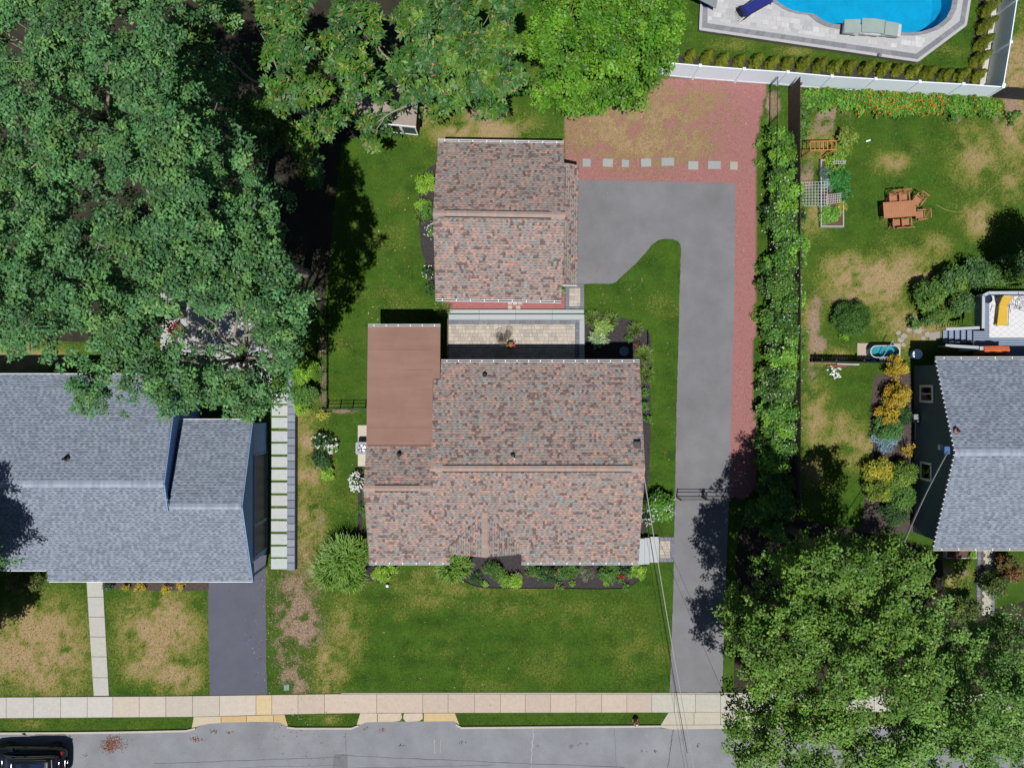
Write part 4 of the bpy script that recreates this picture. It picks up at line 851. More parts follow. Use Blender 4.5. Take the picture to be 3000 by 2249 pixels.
# ---------------------------------------------------------------- shrubs
def shrub(name, label, cat, x, y, r, h, cols, dens=260, size=(.07,.12), aspect=.6, n_per=42, mat=None, group=None, sy=1.0, flowers=None, clr=(.25,.42), tilt=.6, spill=None, clv=.25, z0=0.02):
    """x,y ground pixel, r metres, h metres: a domed bush of leaf clumps"""
    c = W(x, y); t = thing(name, label, cat, (c.x, c.y, z0), group)
    n = max(10, int(n_per*r*r*sy)); d = unitv(n*4); d = d[d[:, 2] > .02][:n]; k = rng.uniform(.45, .95, len(d))[:, None]
    Cs = np.array([c.x, c.y, z0+h*.28]) + d*k*np.array([r*.85, r*.85*sy, h*.62]); Rs = np.clip(r*rng.uniform(clr[0], clr[1], len(d)), .12, .6)
    p, nm, sz, K = fill(Cs, Rs, dens*2.4,  size, cols, aspect, .6, clv=clv, tilt=tilt); p[:, 2] = np.maximum(p[:, 2], z0+.02)
    link('foliage', mesh_np('foliage', leaf_quads(p, nm, sz, aspect).reshape(-1, 3), 4, K), mat or M_leaf, t)
    b = MB()
    for q in range(5):
        e = Cs[rng.integers(len(Cs))]; b.tube(bend_path((c.x+.04*q-.08, c.y, 0), e, 3, .04), .022, 5, r1=.008)
    b.build('stem', M_bark2, t)
    if flowers:
        col, nf, fs = flowers
        d = unitv(nf*3); d = d[d[:, 2] > .1][:nf]; p = np.array([c.x, c.y, z0+h*.3]) + d*np.array([r, r*sy, h*.75])*rng.uniform(.75,1.05,(len(d),1)); blossoms(p, col, fs, t)
    return t
def blossoms(p, col, fs, parent, name='blossoms'):
    n = len(p); Q = []
    K = []
    for k in range(3):
        nm = np.array([0,0,1.0])+rng.normal(0,.35,(n,3)); Q.append(leaf_quads(p+np.array([0,0,.02+.008*k])-rng.normal(0,fs*.2,(n,3)), nm, np.full(n, fs)*rng.uniform(.7,1.2,n), .85)); K.append(cvar(col, n, 1.0, .12, .03))
    o = link(name, mesh_np(name, np.concatenate(Q).reshape(-1,3), 4, np.concatenate(K)), M_leaf, parent); return o
GRN = [A(96,146,54), A(84,130,50), A(112,160,62)]; DGR = [A(62,104,48), A(74,116,54), A(56,92,46)]
LIM = [A(150,200,56), A(134,186,48), A(164,208,72)]; GLD = [A(226,190,52), A(214,176,44), A(206,184,60)]
WHT = A(246,246,244,1.3)
shrub('rhododendron_bush', 'leafy rhododendron with white blooms between the house and the driveway', 'shrub', 1930, 1480, 1.0, 1.5, [A(110,168,52), A(92,150,48)], 340, (.12,.2), .4, sy=.85, flowers=(WHT, 40, .06))
shrub('rhododendron_bush', 'narrow dark bush with white blooms against the side wall of the house', 'shrub', 1893, 1500, .42, 1.2, DGR, 300, (.1,.16), .4, sy=2.0, flowers=(WHT, 45, .06))
shrub('lime_bush', 'lime green mounded plant at the side steps corner of the front bed', 'plant', 1868, 1672, .6, .4, LIM, 600, (.08,.13), .8)
shrub('lime_bush', 'lime green mound in the middle of the front bed', 'plant', 1500, 1696, .85, .4, LIM, 520, (.08,.13), .7, sy=.6)
shrub('lime_bush', 'lime green mound left of the front lawn notch', 'plant', 1118, 1675, .62, .4, LIM, 520, (.08,.13), .7)
shrub('lime_bush', 'small lime green mound tucked under the left front gutter', 'plant', 1152, 1657, .45, .35, LIM, 520, (.08,.13), .7)
shrub('lime_bush', 'small lime sprig on the black mulch near the left end of the front bed', 'plant', 1420, 1708, .2, .25, LIM, 500, (.06,.1))
shrub('lime_bush', 'small lime sprig on black mulch near the right end of the front bed', 'plant', 1775, 1706, .17, .22, LIM, 500, (.06,.1))
shrub('lime_bush', 'tiny green sprig on black mulch in the right half of the front bed', 'plant', 1675, 1707, .14, .2, LIM, 500, (.06,.1))
front = [(1450,1668,.55,.7,GRN,'leafy green shrub under the front gable'),(1560,1662,.45,.7,GRN,'leafy green shrub right of the front gable'),(1400,1690,.4,.5,DGR,'low dark plant by the left tip of the front bed'),(1600,1675,.6,.6,DGR,'dark green perennial left of the orange flowers in the front bed'),(1660,1672,.55,.6,GRN,'green perennial below the right front window'),(1780,1672,.6,.6,GRN,'green perennial right of the silvery plant in the front bed'),(1830,1665,.35,.5,DGR,'dark perennial close to the right end of the front bed'),(1640,1712,.25,.35,GRN,'low green plant beside the orange flower at the bed edge'),(1835,1718,.22,.35,GRN,'small plant with dark shadow near the bed corner by the lawn')]
for x, y, r, h, c, l in front: shrub('perennial_plant', l, 'plant', x, y, r*1.35, h, c, 420, (.07,.13), .5, flowers=((A(240,150,60), 5, .07) if 'orange' in l else None), sy=.75)
shrub('perennial_plant', 'silvery grey green plant in the middle of the right front bed', 'plant', 1712, 1676, .6, .6, [A(164,170,136), A(140,150,112)], 420, (.06,.1), .3)
shrub('perennial_plant', 'low plant with a red flower near the right end of the front bed', 'plant', 1815, 1692, .25, .4, GRN, 400, (.06,.1), flowers=(A(226,70,50), 7, .09))
shrub('perennial_plant', 'leggy plant with pinkish stems on the lime mound', 'plant', 1515, 1680, .2, .55, [A(200,170,150), A(160,150,120)], 200, (.06,.12), .25)
# arching grasses and day lilies: long blades
def blades(name, label, cat, x, y, r, h, n, cols, w=.022, group=None, segs=3, sy=1.0, lean=.9):
    c = W(x, y); t = thing(name, label, cat, (c.x, c.y, 0.015), group)
    a = rng.random(n)*6.283; rb = np.sqrt(rng.random(n))*r*.62; bx = c.x+np.cos(a)*rb; by = c.y+np.sin(a)*rb*sy
    aa = a+rng.normal(0,.7,n); L = h*rng.uniform(.7,1.25,n); out = rng.uniform(.25,lean,n)*r*.75
    dx, dy = np.cos(aa), np.sin(aa)*sy; sx, sy_ = -np.sin(aa), np.cos(aa); Q = []
    pts = []
    for k in range(segs+1):
        f = k/segs; zz = L*(1.7*f-.95*f*f) ; pts.append(np.stack([bx+dx*out*f**1.3, by+dy*out*f**1.3, .015+zz], 1))
    s = np.stack([sx, sy_, np.zeros(n)], 1)
    for k in range(segs):
        w0 = w*(1-.8*k/segs)*.5; w1 = w*(1-.8*(k+1)/segs)*.5
        Q.append(np.stack([pts[k]-s*w0, pts[k]+s*w0, pts[k+1]+s*w1, pts[k+1]-s*w1], 1))
    base = np.array(cols, np.float32)[rng.integers(len(cols), size=n)]; K = cvar((1,1,1), n, 1, .25, .06)*base
    link('leaf_blades', mesh_np('leaf_blades', np.concatenate(Q).reshape(-1,3), 4, np.concatenate([K]*segs)), M_leaf, t)
    b = MB(); b.lathe([(.12,0.0),(.1,.08),(.04,.12)], c.x, c.y, 8); b.build('crown_base', M_bark2, t); return t
GR = [A(150,200,70), A(124,178,58), A(172,214,96)]
for x, y, r, h, n, l in ((1015,1620,1.3,1.4,1500,'large arching ornamental grass at the left front corner of the house'),(975,1660,1.1,1.2,1100,'arching ornamental grass nearest the dry left border'),(1058,1610,1.0,1.3,900,'arching ornamental grass close against the left front eave'),(1035,1680,.95,1.0,800,'arching ornamental grass spilling onto the front lawn at left'),(1325,1652,.95,1.0,900,'arching bright grass under the left side of the front gable'),(1355,1650,.7,1.0,500,'arching bright grass in the front bed beside the gable')):
    blades('ornamental_grass', l, 'ornamental grass', x, y, r, h, n//2, GR, .07, 'ornamental grasses at the front')
LIL = [A(158,196,80), A(130,172,62), A(176,206,104)]
for x, y, r, h, n, l in ((1735,935,.55,.6,170,'day lily clump at the patio corner of the side bed'),(1785,940,.5,.6,160,'day lily clump near the lawn side of the patio bed'),(1858,968,.5,.6,170,'day lily clump by the tip of the patio bed'),(1882,1040,.6,.6,200,'yellow green day lily clump beside the corner of the house gutter'),(1890,1098,.55,.6,190,'day lily clump second below the gutter corner beside the lawn'),(1300,905,.55,.6,150,'grassy clump between garage and left end of the patio steps')):
    blades('day_lily', l, 'day lily', x, y, r, h, n, LIL, .035, 'day lily clumps')
shrub('hosta', 'pale green hosta in the middle of the patio bed', 'plant', 1765, 960, .6, .5, [A(176,208,110), A(150,190,96)], 300, (.16,.26), .4, sy=1.2)
shrub('hosta', 'silver edged hosta next to the patio wall', 'plant', 1748, 995, .6, .5, [A(178,206,150), A(140,176,110)], 260, (.18,.28), .35, sy=.8)
shrub('perennial_plant', 'small green plant behind the hostas in the patio bed', 'plant', 1840, 990, .3, .4, GRN, 400); shrub('perennial_plant', 'rusty red leaved plant at the shaded end of the patio bed', 'plant', 1868, 1015, .3, .45, [A(150,80,60), A(110,100,60)], 400)
for x, y, r, l in ((1888,1150,.3,'small pale plant along the east wall of the house'),(1890,1190,.42,'round dark leaved plant along the east wall, upper one'),(1890,1225,.34,'round dark leaved plant along the east wall, lower one')): shrub('perennial_plant', l, 'plant', x, y, r, .5, GRN, 400, (.08,.13), .7)
shrub('flowering_shrub', 'shrub covered in white blossom balls against the west wall of the house', 'shrub', 1052, 1408, .5, .9, GRN, 300, (.08,.12), flowers=(WHT, 60, .1), sy=1.3)
shrub('perennial_plant', 'green plant under the west eave above the ornamental grass', 'plant', 1058, 1500, .4, .6, GRN, 400, (.07,.12), .3, sy=1.6)
for x, y, r, h, c, fl, l in ((1250,545,.55,.7,LIM,None,'yellow green bush at the upper west corner of the garage'),(1237,600,.45,.6,LIM,None,'yellow green bush on the west side of the garage, lower one'),(1262,630,.5,.7,GRN,None,'dark strappy plant against the west wall of the garage'),(1265,680,.35,.5,GRN,(WHT,25,.06),'green plant with tiny white flowers west of the garage ridge'),(1258,800,.4,.6,DGR,(WHT,12,.06),'dark shrub at the lower west wall of the garage'),(1262,845,.35,.5,DGR,None,'dark shrub by the southwest garage corner'),(1640,850,.32,.5,[A(150,176,100)],None,'feathery pale plant at the corner of the garage doors')):
    shrub('perennial_plant', l, 'plant', x, y, r*1.3, h, c, 420, (.08,.13), .55, flowers=fl)
blades('day_lily', 'grassy clump beside the west wall of the garage', 'day lily', 1235, 640, .45, .5, 120, LIL, .03, 'day lily clumps')
# strip beside the block wall
for x, y, r, h, c, fl, l in ((895,1085,.75,1.3,LIM,None,'bright yellow green bush at the top of the block wall'),(900,1150,.7,1.2,GRN,None,'bright green bush in the middle of the row beside the block wall'),(893,1200,.5,.9,LIM,None,'bright green bush at the lower end of the row beside the block wall'),(947,1217,.34,.5,[A(200,204,80)],None,'small yellow mound by the fence corner'),(950,1290,.55,.9,DGR,(WHT,14,.08),'dark conifer like shrub beside the white flowers'),(945,1340,.6,.9,DGR,None,'dark spreading shrub below the white flowers'),(975,1305,.35,.6,GRN,(WHT,40,.09),'white flowering shrub on the lawn between two dark bushes'),(965,1388,.42,.5,LIM,None,'lime green mound below the dark shrubs')):
    shrub('garden_bush', l, 'shrub', x, y, r*1.25, h, c, 420, (.08,.14), .6, flowers=fl)
# yellow shrubs before the grey house
for x, y, r, l in ((375,1716,.2,'small yellow shrub before the grey house, nearest the walk'),(415,1718,.36,'yellow shrub before the grey house, second from the walk'),(490,1718,.36,'yellow shrub before the grey house, third from the walk'),(537,1715,.34,'yellow shrub before the grey house, nearest the driveway')): shrub('golden_shrub', l, 'shrub', x, y, r, .5, [A(236,208,40), A(214,190,40)], 420, (.06,.1), group='yellow shrubs before the grey house')
for x, y, r, h, l in ((325,1718,.35,.6,'dark green shrub right of the front walk'),(60,1700,.7,.9,'dull yellow green hedge bush in the shade left of the front walk'),(110,1698,.6,.8,'dull yellow green hedge bush nearest the front walk')): shrub('hedge_bush', l, 'shrub', x, y, r, h, [A(120,130,50), A(96,112,50)] if 'dull' in l else DGR, 380)
sheet('mulch_bed', [(300,1690),(612,1690),(612,1726),(560,1730),(430,1728),(310,1722)], .015, pm('brown_mulch', A(92,80,76)))
# ---------------------------------------------------------------- right side planting
for x, y, r, h, c, l in ((2615,1075,.55,1.6,GLD,'golden yellow shrub at the corner by the water tank'),(2610,1160,.6,1.7,GLD,'golden yellow shrub beside the upper window of the green house'),(2590,1215,.5,1.5,GLD,'golden shrub reaching toward the dry side lawn'),(2650,1310,.32,1.2,GLD,'small golden bush against the green wall between the windows'),(2630,1210,.5,1.3,DGR,'dark green bush touching the green wall near its window'),(2590,1250,.65,1.3,[A(92,150,66),A(80,136,62)],'rounded green bush in the bed beside the green house'),(2595,1285,.6,.9,[A(160,190,200),A(138,168,184)],'blue grey dwarf spruce in the side bed'),(2570,1370,.7,1.5,[A(206,196,60),A(170,180,56)],'yellow tinged bush in the lower side bed'),(2560,1430,.6,1.4,[A(170,186,60),A(130,160,54)],'yellow green bush at the lawn side of the lower bed'),(2625,1390,.75,1.6,[A(120,160,60),A(150,176,60)],'tall green bush in front of the lower window of the green house'),(2625,1450,.7,1.5,[A(108,158,60),A(96,140,56)],'green bush below the lower window near the street trees'),(2610,1500,.6,1.3,DGR,'dark bush under the service cables of the green house')):
    shrub('garden_bush', l, 'shrub', x-6, y, r*1.45, h, c, 420, (.07,.12), .6, mat=M_needle if 'spruce' in l else None)
for x, y, r, h, c, l in ((2700,870,1.0,1.9,[A(116,158,60),A(96,140,66)],'broad bush at the left end of the planting above the deck'),(2760,830,1.0,2.1,[A(100,146,72),A(124,164,64)],'tall bush above the deck railing corner'),(2830,810,1.0,2.2,[A(104,148,84),A(90,134,70)],'tall bush north of the deck, middle of the planting'),(2910,800,1.0,2.2,[A(110,160,60),A(96,140,60)],'tall bush north of the deck at the picture edge'),(2720,930,.8,1.4,[A(90,136,62),A(110,150,58)],'bush beside the deck stairs'),(2790,890,.8,1.6,[A(92,136,74),A(104,146,66)],'bush squeezed against the deck railing'),(2670,950,.5,.8,GRN,'low bush between the flagstones and the stairs')):
    shrub('garden_bush', l, 'shrub', x, y, r, h, c, 380, (.09,.15), .6)
for x, y, l in ((2800,1770,'dark shrub beside the hexagon paver path'),(2890,1700,'yellow tinged shrub right of the hexagon paver path'),(2930,1660,'reddish shrub under the grey eave by the paver path')): shrub('garden_bush', l, 'shrub', x, y, .9, 1.7, [A(110,130,50), A(90,116,50)] if 'reddish' not in l else [A(160,110,60), A(120,120,60)], 350, (.09,.14))
tree('garden_tree', 'dark small tree overhanging the right edge of the back lawn', 'tree', (3075,800), [(3040,760,60,3.4),(3090,790,80,4),(3100,720,80,4)], DGR, M_bark2, 420, (.1,.16), n_per=20, tr=.1)
shrub('clipped_bush', 'big round clipped dark bush standing alone on the dry back lawn', 'shrub', 2481, 936, 1.18, 1.4, [A(82,130,42), A(72,116,38)], 620, (.06,.1), n_per=90, clr=(.2,.3), clv=.1)
shrub('perennial_plant', 'light green plant at the foot of the round clipped bush', 'plant', 2470, 985, .35, .4, LIM, 420)
# evergreen cones along the white fence
def cone(name, label, x, y, r, h, rot):
    c = W(x, y); t = thing(name, label, 'evergreen', (c.x, c.y, .02), 'cone evergreens inside the white fence')
    n = 3400; f = rng.random(n)**1.25; a = rng.random(n)*6.283; rr = r*np.sqrt(np.maximum(1-f**1.25,0))*rng.uniform(.72,1.08,n)*(1+.2*np.sin(a*5+rot)*np.sin(f*14+rot)+.12*np.sin(a*3+f*9+rot)); z = .06+h*f
    p = np.stack([c.x+np.cos(a)*rr, c.y+np.sin(a)*rr, z], 1); d = np.stack([np.cos(a), np.sin(a), np.full(n, .35)], 1)
    K = cvar(A(164,176,62), n, rng.uniform(.85,1.1), .3, .1); up = np.stack([np.cos(a)*.5, np.sin(a)*.5, np.ones(n)], 1)+rng.normal(0,.25,(n,3))
    link('foliage', mesh_np('foliage', leaf_quads(p, d+unitv(n)*.45, rng.uniform(.05,.1,n), .5, dirs=up).reshape(-1,3), 4, K), M_needle, t)
    b = MB(); b.lathe([(.05,0),(.04,h*.6),(.01,h*.9)], c.x, c.y, 7); b.build('trunk', M_bark2, t)
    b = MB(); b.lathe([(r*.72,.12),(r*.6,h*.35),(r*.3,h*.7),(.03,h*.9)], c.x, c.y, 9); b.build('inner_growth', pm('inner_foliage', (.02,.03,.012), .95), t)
xs_ = [2020,2070,2116,2166,2214,2258,2304,2349,2396,2442,2484,2532,2578,2624,2669,2713,2762,2808,2855]; ys_ = [172,174,181,181,183,190,189,193,197,199,199,204,208,207,212,217,222,223,224]
ordn = ['first', 'second', 'third', 'fourth', 'fifth', 'sixth', 'seventh', 'eighth', 'ninth', 'tenth', 'eleventh', 'twelfth', 'thirteenth', 'fourteenth', 'fifteenth', 'sixteenth', 'seventeenth', 'eighteenth', 'nineteenth']
for i, (x, y) in enumerate(zip(xs_, ys_)): cone('cone_evergreen', f'small cone evergreen, {ordn[i]} from the maple in the long row by the white fence', x-4, y+6, .35*random.uniform(.88,1.1), random.uniform(1.0,1.4), i)
for i, (x, y) in enumerate(((2888,-15),(2880,38),(2874,86),(2866,136),(2858,182))): cone('cone_evergreen', f'small cone evergreen, {ordn[4-i]} counted from the corner along the short side fence', x-3, y+2, .37, random.uniform(1.35,1.6), i+30)
sheet('mulch_bed', [(1935,150),(2000,164),(2150,172),(2300,180),(2500,190),(2700,201),(2838,207),(2868,0),(2875,-100),(2920,-100),(2908,0),(2872,250),(2700,248),(2500,236),(2300,226),(2100,216),(1935,206)], .015, M_mulch)
# ---------------------------------------------------------------- hedge of vines between driveway and the right garden
hx = lambda y: np.interp(y, [380,500,700,900,1100,1300,1480], [2262,2262,2268,2266,2262,2256,2250])
i = 0
for y in range(420, 1500, 52):
    i += 1; w = 1.0 if y > 560 else .8
    fl = (WHT, 22, .05) if 560 < y < 1320 else None
    near = ['opposite the stepping stones', 'beside the turnaround', 'below the turnaround', 'opposite the lawn island', 'opposite the patio', 'opposite the back gutter', 'opposite the house roof', 'opposite the roof ridge', 'next to the driveway gate'][min(8, (y-420)//122)]
    x = hx(y)
    shrub('hedge_bush', f'leafy vine bush in the hedge beside the red gravel, {["first","second","third","fourth","fifth","sixth","seventh","eighth","ninth","tenth","eleventh","twelfth","thirteenth","fourteenth","fifteenth","sixteenth","seventeenth","eighteenth","nineteenth","twentieth","twenty first"][i-1]} from the white fence', 'hedge', x+10+random.uniform(-10,10), y+random.uniform(-8,8), w*1.3, 2.0+random.uniform(-.2,.2), [GRN, [A(96,152,50), A(130,184,62)], [A(120,170,50), A(76,124,46)]][i % 3], 330, (.09,.2), .6, n_per=26, clr=(.2,.4), clv=.5, flowers=fl, group='bushes of the long hedge', sy=.7)
for x, y, r, h, l in ((2222,425,.4,.5,'weedy tuft at the gravel edge by the first hedge bush'),(2218,480,.4,.4,'weedy tuft on the gravel edge opposite the stepping stones'),(2210,930,.36,.4,'weedy tuft on the red gravel opposite the patio'),(2215,830,.3,.4,'weedy tuft on the red gravel below the turnaround'),(2212,790,.3,.3,'weedy tuft at the hedge foot opposite the lawn island')): shrub('weed_tuft', l, 'weeds', x, y, r, h, [A(130,176,60)], 420, (.06,.1))
for x, y, l in ((2210,1500,'shaded leafy bush under the street trees beyond the gate'),(2260,1540,'dark bush in deep shade behind the driveway gate')): shrub('hedge_bush', l, 'shrub', x, y, .9, 1.4, GRN, 330, (.1,.16))
# flower bed below the white fence
for i, x in enumerate(range(2368, 2890, 52)):
    y = 288+ (x-2368)*.045+ (6 if 2480 < x < 2700 else 0)
    fl = (A(246,160,40), 60 if 2500 < x < 2740 else 8, .085)
    shrub('marigold_plant', f'flower bed plant below the white fence, {ordn[i]} from the dark board fence', 'flower plant', x, y+4, .88, .6, [A(116,172,52), A(98,152,46), A(128,184,62)], 300, (.1,.18), .6, clv=.4, flowers=fl, group='plants of the orange flower bed', sy=.95 if 2480 < x < 2700 else .75)
for x, y, r, l in ((2350,330,.5,'leafy vegetable plant by the board fence below the flower bed'),(2352,370,.5,'leafy vegetable plant next to the wooden garden ladder'),(2350,400,.4,'leafy plant touching the wooden garden ladder'),(2960,350,.5,'weedy clump by the sandy corner of the back lawn'),(2790,345,.35,'weedy clump below the timber edge')): shrub('vegetable_plant', l, 'plant', x, y, r, .5, GRN, 400, (.1,.16), .7)
for x, y, r, h, c, l in ((2470,410,.55,.9,[A(150,176,70)],'yellow green bush right of the wooden garden ladder'),(2450,450,.5,.9,[A(136,176,60)],'yellow green bush just below the wooden garden ladder'),(2440,490,.5,.7,LIM,'lime vegetable plant in the upper part of the raised bed'),(2455,525,.55,.7,[A(70,150,60)],'broad leaved green vegetable in the raised bed'),(2460,565,.5,.6,[A(64,140,56)],'broad leaved green vegetable beside the wire panel'),(2410,510,.4,.7,[A(120,156,146),A(100,140,130)],'blue green leek like plant at the raised bed edge'),(2415,545,.32,.6,[A(130,170,150)],'blue green sprouting plant under the wire panel'),(2455,605,.35,.5,[A(190,190,60)],'yellowish plant beside the raised bed'),(2420,630,.55,.45,[A(130,190,70)],'light green salad plants filling the raised bed')):
    shrub('vegetable_plant', l, 'plant', x, y, r*1.35, h, c, 420, (.09,.18), .55 if 'leek' not in l else .2)

# tree standing beyond the left edge; its shadow falls on the grey roof and lawn
tw = [(-27.6,-8.6,9.0,1.7),(-28.6,-10.2,8.2,1.7),(-30.2,-12,8.5,2.0),(-29.2,-14.6,6.5,1.5),(-27.2,-7.4,9.6,1.3),(-31,-9.5,9,1.8),(-30.5,-15.5,7,1.5),(-26.6,-9.4,8.6,1.0)]
tree('front_yard_tree', 'tree beyond the left edge shading the end of the grey roof', 'tree', (-60,1750), [(1500+x*S*H/(H-z), 1124.5-y*S*H/(H-z), r*S*H/(H-z), z) for x, y, z, r in tw], OAK, M_bark, 420, (.12,.2), n_per=12, tr=.2)
# ---------------------------------------------------------------- pool yard
DZ = .30
DECK = [(2048,88),(2690,182),(2833,75),(2855,-60),(2860,-160),(2060,-160)]
M_pav = vc('pool_paver', .8, .08, 9, .25, bs=.1)
dk = MB(); dpoly = P(DECK, DZ); pw = P(POOL, DZ)
# deck ring: outer polygon with the pool cut out, built as strips between pool rim and outer edge
def resample(poly, n, phase):
    pts = np.array(poly); c = pts.mean(0); out = []
    for k in range(n):
        a = 2*math.pi*k/n+phase; d = np.array([math.cos(a), math.sin(a)]); best = None
        for i in range(len(pts)):
            p, q = pts[i]-CEN, pts[(i+1) % len(pts)]-CEN; e = q-p; den = d[0]*e[1]-d[1]*e[0]
            if abs(den) < 1e-9: continue
            t = (p[0]*e[1]-p[1]*e[0])/den; u = (p[0]*d[1]-p[1]*d[0])/den
            if t > 0 and -1e-6 <= u <= 1+1e-6: best = max(best or 0, t)
        out.append(CEN+d*best)
    return out
CEN = np.array(pw).mean(0)
ang = lambda p: math.atan2(p[1]-CEN[1], p[0]-CEN[0])
n = 120; outer = resample(dpoly, n, 0); inner = resample(pw, n, 0)
vs = [(*p, DZ-.03) for p in outer] + [(*p, DZ-.03) for p in inner] + [(*p, -.05) for p in outer]
dk.add(vs, [(i, (i+1)%n, n+(i+1)%n, n+i) for i in range(n)] + [(i, 2*n+i, 2*n+(i+1)%n, (i+1)%n) for i in range(n)])
deck = dk.build('pool_deck', M_joint); deck['kind'] = 'structure'; COVER.append(dpoly)
palW = [A(214,214,216), A(224,224,226), A(204,204,206), A(218,216,214), A(230,230,232), A(196,197,200)]
def off(poly, d):
    """inward offset of a polygon given counter-clockwise or clockwise"""
    pts = [Vector((p[0], p[1])) for p in poly]; m = len(pts); ar = sum(pts[i].x*pts[(i+1)%m].y-pts[(i+1)%m].x*pts[i].y for i in range(m)); s = 1 if ar > 0 else -1; out = []
    for i in range(m):
        a, b, c = pts[i-1], pts[i], pts[(i+1) % m]; d1 = (b-a).normalized(); d2 = (c-b).normalized(); n1 = Vector((-d1.y, d1.x))*s; n2 = Vector((-d2.y, d2.x))*s
        k = (n1+n2); k = k/max(.3, k.dot(n1)*1.0) if k.length > .01 else n1; out.append(tuple(b+k*d))
    return out
band1, band2 = off(dpoly, .16), off(dpoly, .45)
pout = [CEN + (np.array(p)-CEN)*(1+.32/np.linalg.norm(np.array(p)-CEN)) for p in inner]
pout_l = [tuple(p) for p in pout]
rot = math.atan2(-(182-88), 2690-2048)
WFALL = P([(2462,50),(2640,50),(2640,116),(2462,112)], DZ)
def in_deck(x, y):
    return bool(inpoly(np.array([x]), np.array([y]), band2)[0]) and not bool(inpoly(np.array([x]), np.array([y]), pout_l)[0]) and not bool(inpoly(np.array([x]), np.array([y]), WFALL)[0])
o_ = W(2048, 60, DZ)
ashlar(deck, -1.5, 18, -2.2, 4.4, DZ-.03, .03, palW, 30, (.25,.4,.55), (.22,.3,.42), M_pav, rot, (o_.x, o_.y), 'poolpaver', in_deck)
b = MB()      # filler surface for the cut edges
m_ = len(band2); b.add([(*p, DZ-.011) for p in outer] + [(*p, DZ-.011) for p in inner], [(i, (i+1)%n, n+(i+1)%n, n+i) for i in range(n)], A(206,206,208)); b.build('cut_pavers', M_pav, deck)
def band(name, A_, B_, z, cols, par, L=.3, mat=None):
    """row of separate stones between two polylines of equal length"""
    m = len(A_)
    for i in range(m):
        a0, a1, b0, b1 = (Vector((*q[:2], 0)) for q in (A_[i], A_[(i+1)%m], B_[i], B_[(i+1)%m])); k = max(1, int((a1-a0).length/L))
        for j in range(k):
            p = [a0.lerp(a1, (j+.02)/k), a0.lerp(a1, (j+.98)/k), b0.lerp(b1, (j+.98)/k), b0.lerp(b1, (j+.02)/k)]
            if p[0].y > 24.5: continue
            c = MB(); c.prism([(q.x, q.y) for q in p], z-.04, z+random.uniform(0,.003), random.choice(cols)); c.build(name, mat or M_pav, par)
band('border_stone', band1, band2, DZ+.003, [A(150,150,158), A(158,158,165), A(144,145,152)], deck)
band('edge_cap', dpoly, band1, DZ-.02, [A(186,190,202), A(194,198,208)], deck, .9)
M_cop = [A(156,156,164), A(150,151,158), A(162,162,168)]
ik = inner[::1]; sub = list(range(0, n)); band('coping_stone', [inner[i] for i in sub], [pout[i] for i in sub], DZ+.02, M_cop, deck)
# basin and water
def water_mat():
    m, t, p = _nodes('pool_water'); tr = N(t, 'ShaderNodeBsdfTransparent'); tr.inputs[0].default_value = (.42,.86,.95,1)
    gl = N(t, 'ShaderNodeBsdfGlossy'); gl.inputs['Roughness'].default_value = .05; fr = N(t, 'ShaderNodeFresnel'); fr.inputs[0].default_value = 1.33
    bp = N(t, 'ShaderNodeBump'); bp.inputs['Strength'].default_value = .5; bp.inputs['Distance'].default_value = .05; t.links.new(noise(t, 3.5, 3, .6), bp.inputs['Height'])
    t.links.new(bp.outputs[0], gl.inputs['Normal']); t.links.new(bp.outputs[0], fr.inputs['Normal'])
    ms = N(t, 'ShaderNodeMixShader'); t.links.new(fr.outputs[0], ms.inputs[0]); t.links.new(tr.outputs[0], ms.inputs[1]); t.links.new(gl.outputs[0], ms.inputs[2]); t.links.new(ms.outputs[0], t.nodes['Material Output'].inputs[0]); return m
M_liner = pm('pool_liner', A(40,178,214,1.3), .6, .1, 1.2, .06, 5, .2)
b = MB(); bot = [CEN+(np.array(p)-CEN)*.93 for p in inner]
b.add([(*p, DZ+.01) for p in inner]+[(*p, -.75) for p in inner]+[(*p, -1.05) for p in bot], [(i,(i+1)%n,n+(i+1)%n,n+i) for i in range(n)]+[(n+i,n+(i+1)%n,2*n+(i+1)%n,2*n+i) for i in range(n)]+[tuple(range(2*n,3*n))])
tag(b.build('pool_basin', M_liner), kind='structure')
b = MB(); b.add([(*p, .14) for p in inner], [tuple(range(n))]); tag(b.build('pool_water', water_mat()), kind='structure')
# waterfall ledge
wf = thing('waterfall', 'stacked stone waterfall with three grey green slabs at the pool edge', 'waterfall', W(2545,85,DZ))
M_slab = pm('green_grey_slab', A(172,190,184), .7, .06, 2, .06, 30, .1)
for q in ([(2474,58),(2521,57),(2520,97),(2473,97)], [(2526,54),(2560,55),(2593,60),(2590,99),(2524,94)], [(2594,62),(2634,69),(2629,107),(2582,100),(2592,99)]): b = MB(); b.prism(P(q, .85), .78, .86); b.build('slab', M_slab, wf)
for r_ in range(3):
    for k in range(11):
        u = k/11; x0 = 2466+168*u; z = DZ+.16*r_; v = W(x0, 100+10*u+random.uniform(-1,2), z); piece('stone', random.choice(palW), 'stone', M_pav, wf, (v.x, v.y, z), (.995,-.09), (.09,.995), .31, random.uniform(.5,.75), .155)
